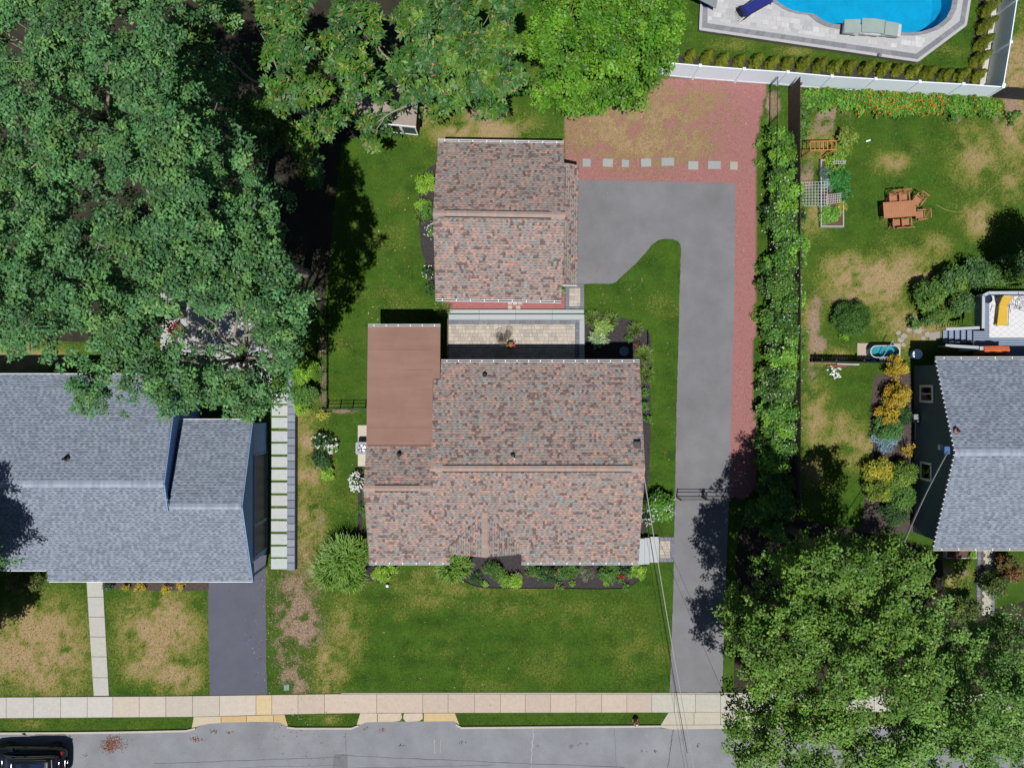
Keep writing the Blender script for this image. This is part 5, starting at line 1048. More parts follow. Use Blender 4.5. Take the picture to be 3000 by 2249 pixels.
# lounger
lg = thing('sun_lounger', 'navy blue sun lounger on the pale pool pavers', 'sun lounger', W(2205,20,DZ))
d = Vector((.87, .49, 0)); s_ = Vector((-.49, .87, 0)); o = W(2172, 38, .65)
def lp(x, y, z): return Vector((o.x, o.y, DZ)) + d*x + s_*y + Vector((0,0,z))
M_navy = pm('navy_fabric', A(40,52,140), .9, .1, 3, .1, 60, .2)
for x0, x1, z0, z1, nm in ((.35,1.95,.32,.32,'seat_sling'),(-.12,.34,.62,.34,'back_sling')):
    b = MB(); b.slab([lp(x0,-.3,z0),lp(x1,-.3,z1),lp(x1,.3,z1),lp(x0,.3,z0)], .03); b.build(nm, M_navy, lg)
b = MB(); b.tube([lp(-.1,-.2,.68),lp(-.1,.2,.68)], .08, 8); b.build('pillow', pm('dark_cushion', A(40,40,60), .9), lg)
for sy in (-.33,.33):
    b = MB(); b.tube([lp(-.1,sy,.6),lp(.35,sy,.31),lp(1.95,sy,.31)], .018, 6); b.tube([lp(.1,sy,.0),lp(.5,sy,.31),lp(.9,sy,.48),lp(1.0,sy,.31)], .018, 6); b.build('frame', M_blackmetal, lg)
    for x in (.25, 1.8): b = MB(); b.tube([lp(x,sy,.31),lp(x+(.1 if x > 1 else -.35),sy,0)], .018, 6); b.build('leg', M_blackmetal, lg)
b = MB()
for k in range(5): b.tube([lp(-.16+.02*k,-.28+.12*k,.62),lp(-.34+.02*k,-.3+.12*k,.25)], .01, 5)
b.build('back_support', M_blackmetal, lg)
# table beside the lounger
tb = thing('side_table', 'grey plank topped table with a dark blue pedestal at the top edge of the picture', 'table', W(2075,30,DZ))
v = [W(2030,-8,1.05), W(2044,-3,1.05), W(2098,25,1.05), W(2106,-16,1.05), W(2060,-40,1.05)]
b = MB(); b.slab(v, .05); b.build('tabletop', pm('grey_plank', A(150,160,164), .8, .15, 3, .1, 30, .2, stretch=(1,8,1)), tb)
p = W(2062,30,DZ); b = MB(); b.tube([(p.x+.1,p.y+.35,DZ),(p.x+.1,p.y+.35,1.0)], .1, 10); b.build('pedestal', M_navy, tb); b = MB(); b.lathe([(.22,DZ),(.22,DZ+.04),(.1,DZ+.06)], p.x+.1, p.y+.35, 14); b.build('base', M_navy, tb)
b = MB(); p = W(2566,172); b.lathe([(.05,0),(.04,.35),(.1,.36),(.1,.5),(.05,.55)], p.x, p.y, 10); tag(b.build('path_light', M_steel), 'small steel path light at the edge of the pool deck lawn', 'lamp')
# ---------------------------------------------------------------- white fence
FH = 1.7
def vinyl(tops, label, loc):
    t = thing('vinyl_fence', label, 'fence', loc); pts = [W(x, y, FH) for x, y in tops]
    for i, p in enumerate(pts):
        b = MB(); b.box(p.x-.065,p.x+.065,p.y-.065,p.y+.065,0,FH+.06); b.add([(p.x-.085,p.y-.085,FH+.06),(p.x+.085,p.y-.085,FH+.06),(p.x+.085,p.y+.085,FH+.06),(p.x-.085,p.y+.085,FH+.06),(p.x,p.y,FH+.13)], [(3,2,1,0),(0,1,4),(1,2,4),(2,3,4),(3,0,4)]); b.build('post', M_white, t)
    for a, c in zip(pts[:-1], pts[1:]):
        dd = (c-a).normalized(); a2 = a+dd*.067; c2 = c-dd*.067
        for z, h_ in ((FH-.06,.12),(.14,.14)): b = MB(); b.bar((a2.x,a2.y,z),(c2.x,c2.y,z),.05,h_); b.build('rail', M_white, t)
        b = MB(); b.bar((a2.x,a2.y,(FH-.12+.21)/2),(c2.x,c2.y,(FH-.12+.21)/2),.03,FH-.12-.21-.004); b.build('panel', M_white, t)
    return t
vinyl([(1660,161),(1790,171),(1922,181),(2051,193),(2180,203),(2308,212),(2437,224),(2565,232),(2694,240),(2822,247),(2938,255)], 'long white vinyl privacy fence below the row of cone evergreens', W(2400,245))
vinyl([(2940,249),(2961,124),(2980,-2),(2999,-130)], 'white vinyl privacy fence along the right side of the pool yard', W(2920,120))
b = MB(); b.prism(P([(2868,252),(2884,252),(2922,20),(2926,-80),(2910,-80),(2905,20)]), 0, .06, A(226,222,208)); tag(b.build('mow_strip', M_conc), kind='structure')
# ---------------------------------------------------------------- board fences
M_wood = pm('weathered_board', A(118,100,90), .9, .2, 3, .2, 20, .4, stretch=(3,3,.4)); M_wood2 = pm('dark_board', A(70,68,72), .9, .2, 3, .2, 20, .4)
def board_fence(a, b_, h, label, m, step=.145, pitch=.01):
    t = thing('board_fence', label, 'fence', a); a, b_ = Vector(a), Vector(b_); L = (b_-a).length; d = (b_-a).normalized(); nn = Vector((-d.y, d.x, 0)); k = int(L/step)
    me = bpy.data.meshes.new('board'); w = step-.012; me.from_pydata([(0,-.01,0),(w,-.01,0),(w,.01,0),(0,.01,0),(0,-.01,.96),(w,-.01,.96),(w,.01,.96),(0,.01,.96),(w/2,-.01,1),(w/2,.01,1)], [], [(0,1,5,8,4),(2,3,7,9,6),(1,2,6,5),(3,0,4,7),(4,8,9,7),(8,5,6,9),(0,3,2,1)]); me.materials.append(m)
    for i in range(k):
        o = bpy.data.objects.new('board', me); C.objects.link(o); p = a+d*(i*step); hh = h+random.uniform(-.02,.02); th = random.uniform(-.04,.04)
        o.matrix_basis = Matrix.Translation(p) @ Matrix(((d.x,nn.x,0,0),(d.y,nn.y,0,0),(0,0,hh,0),(0,0,0,1))) @ Matrix.Rotation(th, 4, 'Z'); adopt(o, t)
    for z in (.3, h-.35): q = MB(); q.bar(a-nn*.035+Vector((0,0,z)), b_-nn*.035+Vector((0,0,z)), .04, .09); q.build('rail', m, t)
    for i in range(int(L/2.4)+1): p = a+d*min(i*2.4, L)-nn*.1; q = MB(); q.box(p.x-.045,p.x+.045,p.y-.045,p.y+.045,0,h-.1); q.build('post', m, t)
board_fence(W(2311,1480), W(2309,262), 1.8, 'weathered dark board fence behind the long hedge', M_wood)
board_fence(W(2625,1064), W(2370,1060), 1.2, 'low dark board fence closing the side lawn beside the water tank', M_wood2)
board_fence(W(3080,300), W(2898,285), 1.5, 'dark board fence leaving the corner of the white fence', M_wood2)
# chain link fence inside the hedge
cf = thing('mesh_fence', 'black wire mesh fence inside the hedge beside the red gravel', 'fence', W(2254,400))
a, c = W(2254,255), W(2240,1470); L = (c-a).length; dd = (c-a).normalized()
for i in range(12): p = a+dd*(L*i/11); b = MB(); b.tube([(p.x,p.y,0),(p.x,p.y,1.35)], .025, 6); b.build('post', M_blackmetal, cf)
b = MB(); b.tube([a+Vector((0,0,1.33)), c+Vector((0,0,1.33))], .02, 6); b.build('top_rail', M_blackmetal, cf)
b = MB()
for i in range(int(L/.12)):
    p = a+dd*(i*.12); q = a+dd*min(L, i*.12+.6)
    b.bar(p+Vector((0,0,.05)), p+Vector((0,0,1.3)), .006)
for z in np.arange(.1,1.3,.15): b.bar(a+Vector((0,0,z)), c+Vector((0,0,z)), .006)
b.build('mesh', M_blackmetal, cf)
# black rail fences near the house
def rail_fence(name, label, a, b_, h, npost, picket=None, cat='fence', gate_at=None):
    a, b_ = Vector(a), Vector(b_); t = thing(name, label, cat, a); d = b_-a
    for i in range(npost): p = a+d*(i/(npost-1)); q = MB(); q.box(p.x-.03,p.x+.03,p.y-.03,p.y+.03,0,h+.05); q.build('post', M_blackmetal, t)
    for z in (.15,h*.6,h-.03): q = MB(); q.bar(a+Vector((0,0,z)), b_+Vector((0,0,z)), .03, .035); q.build('rail', M_blackmetal, t)
    if picket:
        k = int(d.length/picket)
        for i in range(1, k): p = a+d*(i/k); q = MB(); q.bar(p+Vector((0,0,.16)), p+Vector((0,0,h-.05)), .012, .012); q.build('picket', M_blackmetal, t)
    return t
rail_fence('rail_fence', 'black metal fence running up between the two back yards', W(959,1194), W(959,880), 1.25, 7, .16)
rail_fence('rail_fence', 'black metal fence with gate between fence corner and west wall of the house', W(961,1197), W(1107,1195), 1.25, 5, None)
rail_fence('driveway_gate', 'black metal gate across the driveway beside the rhododendron', W(1982,1455), W(2056,1455), 1.2, 2, None, 'gate'); rail_fence('driveway_gate', 'black metal gate leaf across the driveway next to the red gravel', W(2060,1455), W(2150,1455), 1.2, 2, None, 'gate')
# ---------------------------------------------------------------- patio things
bs = thing('bistro_chair', 'dark metal bistro chair on the patio, left of the pair', 'chair', W(1460,1000,PZ))
M_iron = pm('bronze_iron', A(90,70,62), .6, .15, 6, .1, 40, 0)
def bistro():
    t = thing('bistro_chair', '', 'chair')
    b = MB()
    for k in range(7): r = .03+.028*k; b.tube([(r*math.cos(x),r*math.sin(x),.45) for x in np.linspace(0,6.283,15)], .007, 4)
    b.build('seat', M_iron, t)
    for q in range(4): a = .785+1.571*q; b = MB(); b.tube([(.17*math.cos(a),.17*math.sin(a),.45),(.22*math.cos(a),.22*math.sin(a),0)], .011, 5); b.build('leg', M_iron, t)
    b = MB(); b.tube([(-.17,.14,.45),(-.2,.24,.85),(0,.28,.95),(.2,.24,.85),(.17,.14,.45)], .011, 5)
    for k in range(4): x = -.11+.073*k; b.tube([(x,.18,.46),(x,.26,.9)], .007, 4)
    b.build('backrest', M_iron, t); return t
bpy.data.objects.remove(bs)
pc = bistro()
for i, (x, y, rz, l) in enumerate(((1463,992,.3,'dark metal bistro chair on the patio, left of the table'),(1487,985,-.5,'dark metal bistro chair on the patio behind the flower pot'))):
    o = pc if i == 0 else copy_tree(pc); v = W(x, y, PZ); o.location = (v.x, v.y, PZ+.004); o.rotation_euler.z = rz; tag(o, l, 'chair', 'bistro set on the patio')
t = thing('bistro_table', 'small round dark metal table between the bistro chairs', 'table', W(1473,1003,PZ)); v = W(1473,1003,PZ)
b = MB()
for k in range(9): r = .03+.027*k; b.tube([(v.x+r*math.cos(x),v.y+r*math.sin(x),PZ+.7) for x in np.linspace(0,6.283,17)], .008, 4)
b.build('tabletop', M_iron, t)
for q in range(3): a = .5+2.094*q; b = MB(); b.tube([(v.x+.1*math.cos(a),v.y+.1*math.sin(a),PZ+.7),(v.x+.2*math.cos(a),v.y+.2*math.sin(a),PZ+.004)], .011, 5); b.build('leg', M_iron, t)
v = W(1495,1012,PZ); t = thing('flower_pot', 'dark pot of green leaves and coral flowers at the shadow edge of the patio', 'flower pot', v)
b = MB(); b.lathe([(.14,PZ+.004),(.2,PZ+.3),(.22,PZ+.32),(.19,PZ+.32),(.17,PZ+.26)], v.x, v.y, 18); b.build('pot', M_blackmetal, t)
p, nm, sz, K = fill(np.array([[v.x-.06,v.y-.02,PZ+.4],[v.x+.06,v.y+.03,PZ+.42]]), np.array([.2,.18]), 900, (.06,.1), LIM); link('foliage', mesh_np('foliage', leaf_quads(p, nm, sz).reshape(-1,3), 4, K), M_leaf, t)
blossoms(np.array([[v.x,v.y,PZ+.5]])+rng.normal(0,.08,(16,3))*np.array([1,1,.3])+np.array([.07,0,0]), A(236,110,90), .07, t)
# air conditioner on its pad
b = MB(); v = W(1049,1245); w_ = W(1085,1365); b.box(v.x, w_.x, w_.y, v.y, 0, .06, A(224,214,196)); tag(b.build('concrete_pad', M_conc), 'pale concrete pad under the air conditioner at the west wall', 'pad'); COVER.append([(v.x,v.y),(w_.x,v.y),(w_.x,w_.y),(v.x,w_.y)])
v = W(1060,1313,.8); t = thing('air_conditioner', 'grey air conditioning unit with a round fan beside the west wall', 'air conditioner', (v.x, v.y, .06))
M_ac = pm('ac_grey', A(178,186,194), .5, .05, 3, .03, 30, 0)
b = MB(); b.prism([(v.x+sx*.36+ux*.0, v.y+sy*.36) for sx, sy, ux in ((-1,-.8,0),(-.8,-1,0),(.8,-1,0),(1,-.8,0),(1,.8,0),(.8,1,0),(-.8,1,0),(-1,.8,0))], .061, .8); b.build('cabinet', M_ac, t)
b = MB(); b.lathe([(.29,.802),(.29,.83),(.26,.83),(.26,.804)], v.x, v.y, 28); b.lathe([(.255,.802),(.255,.806)], v.x, v.y, 24); b.build('fan_ring', M_ac, t)
b = MB(); b.lathe([(.25,.808),(.25,.81)], v.x, v.y, 24); b.build('fan_well', M_blackmetal, t)
for k in range(5):
    a = k*1.2566; b = MB(); c0, s0 = math.cos(a), math.sin(a); c1, s1 = math.cos(a+.75), math.sin(a+.75)
    b.slab([(v.x+.05*c0,v.y+.05*s0,.83),(v.x+.24*c0,v.y+.24*s0,.822),(v.x+.24*c1,v.y+.24*s1,.835),(v.x+.05*c1,v.y+.05*s1,.833)], .006); b.build('fan_blade', M_steel, t)
# birdbath, post, globe, hydrant, utility cover
v = W(1822,1030); t = thing('birdbath', 'pale blue grey birdbath in the house shadow beside the patio', 'birdbath', v); b = MB(); b.lathe([(.16,0.015),(.14,.05),(.06,.1),(.05,.6),(.08,.66)], v.x, v.y, 16); b.build('pedestal', M_steel, t)
b = MB(); b.lathe([(.08,.66),(.24,.74),(.27,.8),(.25,.8),(.18,.74),(.05,.72)], v.x, v.y, 22); b.build('bowl', pm('bowl_glaze', A(130,160,170), .3), t)
v = W(1896,1008); w_ = W(1896,978); t = thing('garden_post', 'short black metal hose guide standing at the tip of the patio bed', 'post', v); b = MB(); b.tube([(v.x,v.y,0),(v.x,v.y,.5),(w_.x,w_.y,.5),(w_.x,w_.y,0)], .03, 8); b.build('hoop', M_blackmetal, t); b = MB(); b.tube([(v.x,v.y,.25),(w_.x,w_.y,.25)], .015, 6); b.build('bar', M_blackmetal, t)
v = W(1136,1713); t = thing('lawn_globe', 'small white globe light on the front lawn', 'lamp', v); b = MB(); b.lathe([(.03,0),(.03,.08),(.08,.1),(.1,.16),(.08,.23),(.03,.26)], v.x, v.y, 14); b.build('globe', M_white, t, True); b = MB(); b.lathe([(.06,0),(.05,.04),(.032,.05)], v.x+.0, v.y, 10); b.build('base', M_blackmetal, t)
v = W(1860,2108); t = thing('fire_hydrant', 'rusty fire hydrant with a silver cap on the grass verge', 'hydrant', v); M_rust = pm('rusty_iron', A(164,124,100), .8, .2, 8, .2, 40, .3)
b = MB(); b.lathe([(.17,0),(.17,.05),(.11,.06),(.11,.45),(.15,.46),(.15,.5),(.12,.54),(.07,.6)], v.x, v.y, 18); b.build('barrel', M_rust, t, False)
b = MB(); b.lathe([(.05,.6),(.05,.68),(.02,.7)], v.x, v.y, 8); b.build('cap', pm('silver_paint', A(240,238,232,1.3), .35), t)
for dx_, dy_ in ((.17,0),(-.17,0),(0,-.2)): b = MB(); b.tube([(v.x,v.y,.36),(v.x+dx_,v.y+dy_,.36)], .055, 8); b.build('nozzle', M_rust, t)
v = W(840,2012); b = MB(); b.box(v.x-.15,v.x+.15,v.y-.17,v.y+.17,0,.03); t = b.build('utility_cover', pm('teal_plastic', A(140,176,166), .6)); tag(t, 'small teal utility cover sunk in the dry strip by the sidewalk', 'cover')
for k in range(4): b = MB(); b.box(v.x-.13,v.x+.13,v.y-.13+.075*k,v.y-.1+.075*k,.031,.036); b.build('rib', pm('teal_rib', A(120,156,148), .7), t)
# ---------------------------------------------------------------- service cables
M_cable = pm('cable_grey', A(190,190,192), .6, .1, 20, .2, 60, 0); M_cabd = pm('cable_dark', A(70,70,74), .6)
def cable(label, a, b_, sag, r, m, n=24):
    a, b_ = Vector(a), Vector(b_); q = MB(); pts = []
    for i in range(n+1): t = i/n; p = a.lerp(b_, t); p.z -= 4*sag*t*(1-t); pts.append(p)
    q.tube(pts, r, 5); tag(q.build('service_cable', m), label, 'cable')
cable('pale twisted service cable from the house ridge end down past the front lawn', (XR,-4.9,4.3), W(2092,2560,6.6), .55, .022, M_cable)
cable('thin dark cable beside the pale service cable over the side landing', (XR,-5.6,3.9), W(2080,2600,6.3), .75, .008, M_cabd); cable('thin dark cable crossing the side landing toward the driveway', W(1890,1480,3.6), W(2150,2100,5.6), .5, .008, M_cabd)
cable('thicker service cable running from the ridge end of the green house', (cX-.15,cYR+.05,4.05), W(2560,1800,6.0), .3, .022, M_cabd); cable('thin service cable beside the thicker one at the green house', (cX-.15,cYR-.1,4.0), W(2575,1810,5.8), .45, .014, M_cable)
# ---------------------------------------------------------------- white shed below the magnolia
sA, sB = W(1052,384), W(1228,402); sd = (sB-sA).normalized(); sn = Vector((-sd.y, sd.x, 0)); sL = (sB-sA).length; SHH = 1.95
sM = Matrix(((sd.x,sn.x,0,sA.x),(sd.y,sn.y,0,sA.y),(0,0,1,0),(0,0,0,1)))
sh = thing('shed', 'white framed garden shed with a row of windows half hidden by the magnolia', 'shed', sA)
b = MB(sM); b.box(0,sL,.06,2.2,0,SHH); b.build('wall', pm('dark_shed_wall', A(70,66,64), .8), sh)
b = MB(sM); b.slab([(-.1,-.12,SHH+.12),(sL+.1,-.12,SHH+.12),(sL+.1,2.3,SHH+.5),(-.1,2.3,SHH+.5)], .08); b.build('roof', pm('shed_shingle', A(176,160,150), .9, .1, 5, .15, 30, .2), sh)
b = MB(sM); b.box(-.1,sL+.1,-.16,-.122,SHH-.04,SHH+.12); b.build('fascia', M_trim, sh)
for k in range(4):
    w = sL/4; f = MB(sM); x0 = w*k
    f.box(x0,x0+.07,0,.06,.25,SHH-.02); f.box(x0+w-.07,x0+w-.002,0,.06,.25,SHH-.02); f.box(x0+.07,x0+w-.07,0,.059,.25,.34); f.box(x0+.07,x0+w-.07,0,.059,SHH-.1,SHH-.02); fo = f.build('window', M_trim, sh)
    f = MB(sM); f.box(x0+.072,x0+w-.072,.02,.03,.342,SHH-.102); f.build('pane', glass('shed_glass', (.05,.07,.09), .05), fo)
# red chairs on the neighbour's patio
def adir(M, t):
    m = pm('red_paint', A(226,96,84), .6)
    for k in range(5): b = MB(M); b.box(-.26+.105*k,-.17+.105*k,.18,.2,.35,1.0); b.build('back_slat', m, t)
    for k in range(4): b = MB(M); b.box(-.27,.27,-.3+.12*k,-.2+.12*k,.36,.385); b.build('seat_slat', m, t)
    for sx in (-.3,.3):
        b = MB(M); b.box(sx-.06,sx+.06,-.35,.25,.55,.575); b.build('armrest', m, t)
        for yy in (-.3,.18): b = MB(M); b.box(sx-.03,sx+.03,yy-.03,yy+.03,0.02,.55); b.build('leg', m, t)
for x, y, rz, l in ((500,905,.5,'red slatted chair glimpsed through the oaks, upper one'),(512,968,2.4,'red slatted chair glimpsed through the oaks, lower one')):
    v = W(x, y, .6); t = thing('garden_chair', l, 'chair', (v.x, v.y, .02), 'red chairs under the oaks'); adir(Matrix.Translation((v.x, v.y, 0)) @ Matrix.Rotation(rz, 4, 'Z'), t)
# ---------------------------------------------------------------- dining set on the back lawn
M_teak = pm('orange_teak', A(196,136,98), .7, .08, 3, .08, 30, .15)
M_teak2 = pm('bright_cedar', A(226,150,84), .7, .1, 3, .08, 30, .15)
TC = W(2636, 613, .75); trot = math.atan2(-(586-593), 2677-2588)
tm = Matrix.Translation((TC.x, TC.y, 0)) @ Matrix.Rotation(trot, 4, 'Z')
t = thing('dining_table', 'slatted orange wood dining table on the back lawn', 'table', (TC.x, TC.y, 0))
for k in range(17): b = MB(tm); x0 = -.93+.1095*k; b.box(x0, x0+.104, -.46, .46, .72, .745); b.build('slat', M_teak, t)
for sx in (-.8,.8):
    for sy in (-.36,.36): b = MB(tm); b.box(sx-.03,sx+.03,sy-.03,sy+.03,0,.68); b.build('leg', M_teak, t)
b = MB(tm); b.box(-.86,.86,-.4,-.37,.64,.715); b.box(-.86,.86,.37,.4,.64,.715); b.box(-.86,-.83,-.37,.37,.64,.715); b.box(.83,.86,-.37,.37,.64,.715); b.build('apron', M_teak, t)
def garden_chair():
    t = thing('garden_chair', '', 'chair')          # faces -y, back at +y
    for k in range(5): b = MB(); b.box(-.24,.24,-.23+.088*k,-.15+.088*k,.42,.44); b.build('seat_slat', M_teak, t)
    b = MB(); b.bar((-.24,.22,.44),(-.24,.36,.92),.04); b.bar((.24,.22,.44),(.24,.36,.92),.04); b.bar((-.26,.365,.93),(.26,.365,.93),.05,.05); b.bar((-.24,.24,.5),(.24,.24,.5),.035); b.build('back_frame', M_teak, t)
    b = MB(); b.bar((-.22,.245,.52),(.22,.36,.9),.03,.012); b.bar((.22,.245,.52),(-.22,.36,.9),.03,.012); b.build('back_cross', M_teak, t)
    for sx in (-.27,.27):
        b = MB(); b.box(sx-.03,sx+.03,-.22,.32,.63,.65); b.build('armrest', M_teak, t)
        b = MB(); b.bar((sx,-.2,.63),(sx,.24,0),.035); b.build('leg', M_teak, t); b = MB(); b.bar((sx,.2,.42),(sx,-.22,0),.03); b.build('leg', M_teak, t)
    return t
pc = garden_chair(); M0 = tm
spots = [(2616,583,trot,'garden chair behind the wooden table, nearer the raised bed'),(2645,580,trot,'garden chair in the middle behind the wooden table'),(2687,588,-.72+trot,'garden chair turned at an angle at the far corner of the table'),(2694,631,-1.57+trot,'garden chair at the right hand end of the wooden table'),(2626,654,math.pi+trot,'garden chair on the near side of the table, nearer the raised bed'),(2651,653,math.pi+trot,'garden chair on the near side of the table, nearer the table end')]
for i, (x, y, rz, l) in enumerate(spots):
    o = pc if i == 0 else copy_tree(pc); v = W(x, y, .43); o.location = (v.x, v.y, 0); o.rotation_euler.z = rz; tag(o, 'folding orange wood '+l, 'chair', 'chairs of the dining set')
# raised bed, trellises
rb = thing('raised_bed', 'weathered white timber raised bed full of vegetables', 'raised bed', W(2430,570)); M_gtim = pm('grey_timber', A(196,194,190), .8, .1, 4, .1, 30, .2)
v0 = W(2398,668); v1 = W(2466,472)
for q in ((v0.x,v1.x,v0.y,v0.y+.07),(v0.x,v1.x,v1.y-.07,v1.y),(v0.x,v0.x+.07,v0.y+.072,v1.y-.072),(v1.x-.07,v1.x,v0.y+.072,v1.y-.072)): b = MB(); b.box(*q, 0, .3); b.build('board', M_gtim, rb)
b = MB(); b.box(v0.x+.073,v1.x-.073,v0.y+.073,v1.y-.073,0,.24); b.build('soil', pm('bed_soil', A(110,86,70), .95, .2, 6, .3, 30, .5), rb); COVER.append([(v0.x,v0.y),(v1.x,v0.y),(v1.x,v1.y),(v0.x,v1.y)])
gt = thing('wire_trellis', 'silver wire grid panel leaning from the board fence over the raised bed', 'trellis', W(2385,570)); M_wire = pm('silver_wire', A(214,218,220,1.2), .4, .05, 5, .05, 30, 0)
a0, a1 = W(2344,604,.5), W(2424,604,1.3); b0, b1 = W(2344,536,.5), W(2424,532,1.3)
for k in range(10): u = k/9; b = MB(); b.bar(a0.lerp(a1,u), b0.lerp(b1,u), .016); b.build('wire', M_wire, gt)
for k in range(9): u = k/8; b = MB(); b.bar(a0.lerp(b0,u), a1.lerp(b1,u), .016); b.build('wire', M_wire, gt)
for p in (a0, b0, a1, b1): b = MB(); b.bar((p.x,p.y,0), p, .02); b.build('stake', M_wire, gt)
def lattice(label, x, y, L, w, tilt, rz, z):
    v = W(x, y, z); M = Matrix.Translation((v.x, v.y, z)) @ Matrix.Rotation(rz, 4, 'Z') @ Matrix.Rotation(tilt, 4, 'X'); t = thing('lattice_panel', label, 'trellis', (v.x, v.y, 0))
    for k in range(int(L/.13)+1): b = MB(M); b.box(-L/2+.13*k,-L/2+.13*k+.03,-w/2,w/2,0,.012); b.build('upright', M_gtim, t)
    for k in range(int(w/.13)+1): b = MB(M); b.box(-L/2,L/2,-w/2+.13*k,-w/2+.13*k+.03,.0125,.024); b.build('crossbar', M_gtim, t)
    for sx in (-1, 1): p = M @ Vector((sx*L/2*.95,-w/2+.02,0)); b = MB(); b.bar((p.x,p.y,.15), p, .03); b.build('stake', M_gtim, t)
lattice('white lattice panel leaning over the raised bed below the wire grid', 2443, 582, .9, .55, .4, .12, .9); lattice('small white lattice panel among the vegetables', 2460, 475, .7, .2, .3, .0, .9)
ld = thing('garden_ladder', 'orange wood garden ladder frame propped beside the board fence', 'trellis', W(2400,430))
p0, p1, q0, q1 = W(2375,415,1.3), W(2449,413,1.0), W(2375,441,1.3), W(2449,439,1.0)
for a, b_ in ((p0,p1),(q0,q1)): b = MB(); b.bar(a, b_, .06, .05); b.build('side_rail', M_teak2, ld)
for k in range(7): u = k/6; b = MB(); b.bar(p0.lerp(p1,u), q0.lerp(q1,u), .045, .035); b.build('rung', M_teak2, ld)
for a, e in ((q0,(2347,462)),(q1,(2405,462)),(p0,(2366,420)),(p1,(2448,420))): v = W(*e); b = MB(); b.bar(a, v, .045); b.build('leg', M_teak2, ld)
vA, vB = W(2347,462), W(2347,440)
for k in range(5): u = (k+.5)/5.5; b = MB(); b.bar(Vector(vA).lerp(q0,u), Vector(vB).lerp(q0+Vector((0,.3,0)),u), .02); b.build('slat', M_teak2, ld)
# timber edge of flower bed
for a, b_, l in (((2700,316),(2752,319),'orange timber edging the flower bed, left length'),((2753,321),(2812,325),'orange timber edging the flower bed, middle length'),((2813,321),(2878,321),'brown timber edging the flower bed, right length')): q = MB(); v0, v1 = W(*a), W(*b_); q.bar((v0.x,v0.y,.07),(v1.x,v1.y,.07),.1,.14); tag(q.build('bed_timber', M_teak2 if 'orange' in l else M_wood), l, 'timber', 'timbers of the flower bed')
# hose on the lawn
pts = [W(*p) for p in ((2740,600),(2770,615),(2800,622),(2830,618),(2855,605),(2875,580),(2890,562),(2915,543),(2945,530),(3000,522),(3060,530))]; b = MB(); b.tube([(p.x,p.y,.03) for p in pts], .018, 5); tag(b.build('garden_hose', pm('tan_hose', A(170,160,100), .6)), 'thin tan garden hose curving across the back lawn', 'hose')
v = W(2545,413); t = thing('garden_tool', 'small white and black hand tool lying on the back lawn', 'tool', v); b = MB(); b.bar((v.x-.18,v.y-.06,.05),(v.x+.08,v.y+.03,.06),.07,.03); b.build('blade', M_white, t); b = MB(); b.bar((v.x+.08,v.y+.03,.06),(v.x+.2,v.y+.02,.06),.05,.04); b.build('grip', M_blackmetal, t)
# flagstones
def flag(x, y, r, l, i):
    rr = random.Random(i); n = 7; pl = P([(x+r*rr.uniform(.75,1.2)*math.cos(6.283*k/n), y+r*.8*rr.uniform(.75,1.2)*math.sin(6.283*k/n)) for k in range(n)]); COVER.append(pl)
    b = MB(); b.prism(pl, -.03, .03, A(182,178,170)); tag(b.build('flagstone', M_paver), l, 'flagstone', 'flagstones before the deck stairs')
for i, (x, y, r, l) in enumerate(((2674,935,16,'largest flagstone below the dry lawn'),(2707,936,10,'flagstone right of the largest one'),(2662,966,10,'flagstone below the largest one'),(2690,968,14,'long flagstone left of the stairs path'),(2632,975,8,'narrow flagstone farthest from the stairs'),(2648,985,10,'flagstone right of the narrow one'),(2638,996,10,'flagstone above the water tank pad corner'),(2718,980,11,'flagstone nearest the stairs, upper'),(2704,990,8,'small flagstone nearest the stairs, lower'),(2646,1010,8,'flagstone touching the shade beside the tank'))): flag(x, y, r, l, i+5)
b = MB(); b.prism(P([(2722,975),(2752,970),(2752,996),(2722,996)]), -.03, .04, A(176,172,164)); tag(b.build('paving_slab', M_conc), 'square slab at the foot of the deck stairs', 'paving slab')
# ---------------------------------------------------------------- water tank
b = MB(); b.prism(P([(2510,1005),(2637,1006),(2636,1048),(2510,1046)]), 0, .07, A(206,188,170)); tag(b.build('gravel_pad', M_conc), 'tan pad under the oval water tank', 'pad'); COVER.append(P([(2510,1005),(2637,1006),(2636,1048),(2510,1046)]))
v = W(2577,1031); t = thing('stock_tank', 'oval galvanised water tank with a pale rim and clear water', 'tank', v); M_tank = pm('tank_steel', A(120,128,134), .35, .1, 4, .1, 30, 0, .5, .5)
def oval(r, L, n=28): return [(v.x+(L if math.cos(6.283*k/n) > 0 else -L)+r*math.cos(6.283*k/n), v.y+r*math.sin(6.283*k/n)) for k in range(n)]
def ring(b, ra, rb_, L, z0, z1):
    A_, B_ = oval(ra, L), oval(rb_, L); n = len(A_); b.add([(*p, z0) for p in A_]+[(*p, z1) for p in A_]+[(*p, z1) for p in B_]+[(*p, z0) for p in B_], [(i,(i+1)%n,n+(i+1)%n,n+i) for i in range(n)]+[(n+i,n+(i+1)%n,2*n+(i+1)%n,2*n+i) for i in range(n)]+[(2*n+i,2*n+(i+1)%n,3*n+(i+1)%n,3*n+i) for i in range(n)]); return b
ring(MB(), .34, .32, .5, .07, .6).build('tank_wall', M_tank, t); ring(MB(), .36, .315, .5, .6, .63).build('rim', pm('pale_rim', A(226,236,236), .4), t)
b = MB(); b.prism(oval(.318, .5), .08, .12); b.build('tank_floor', pm('tank_floor', A(150,190,190), .6), t); b = MB(); b.add([(*p, .5) for p in oval(.317, .5)], [tuple(range(28))]); b.build('water', water_mat(), t)
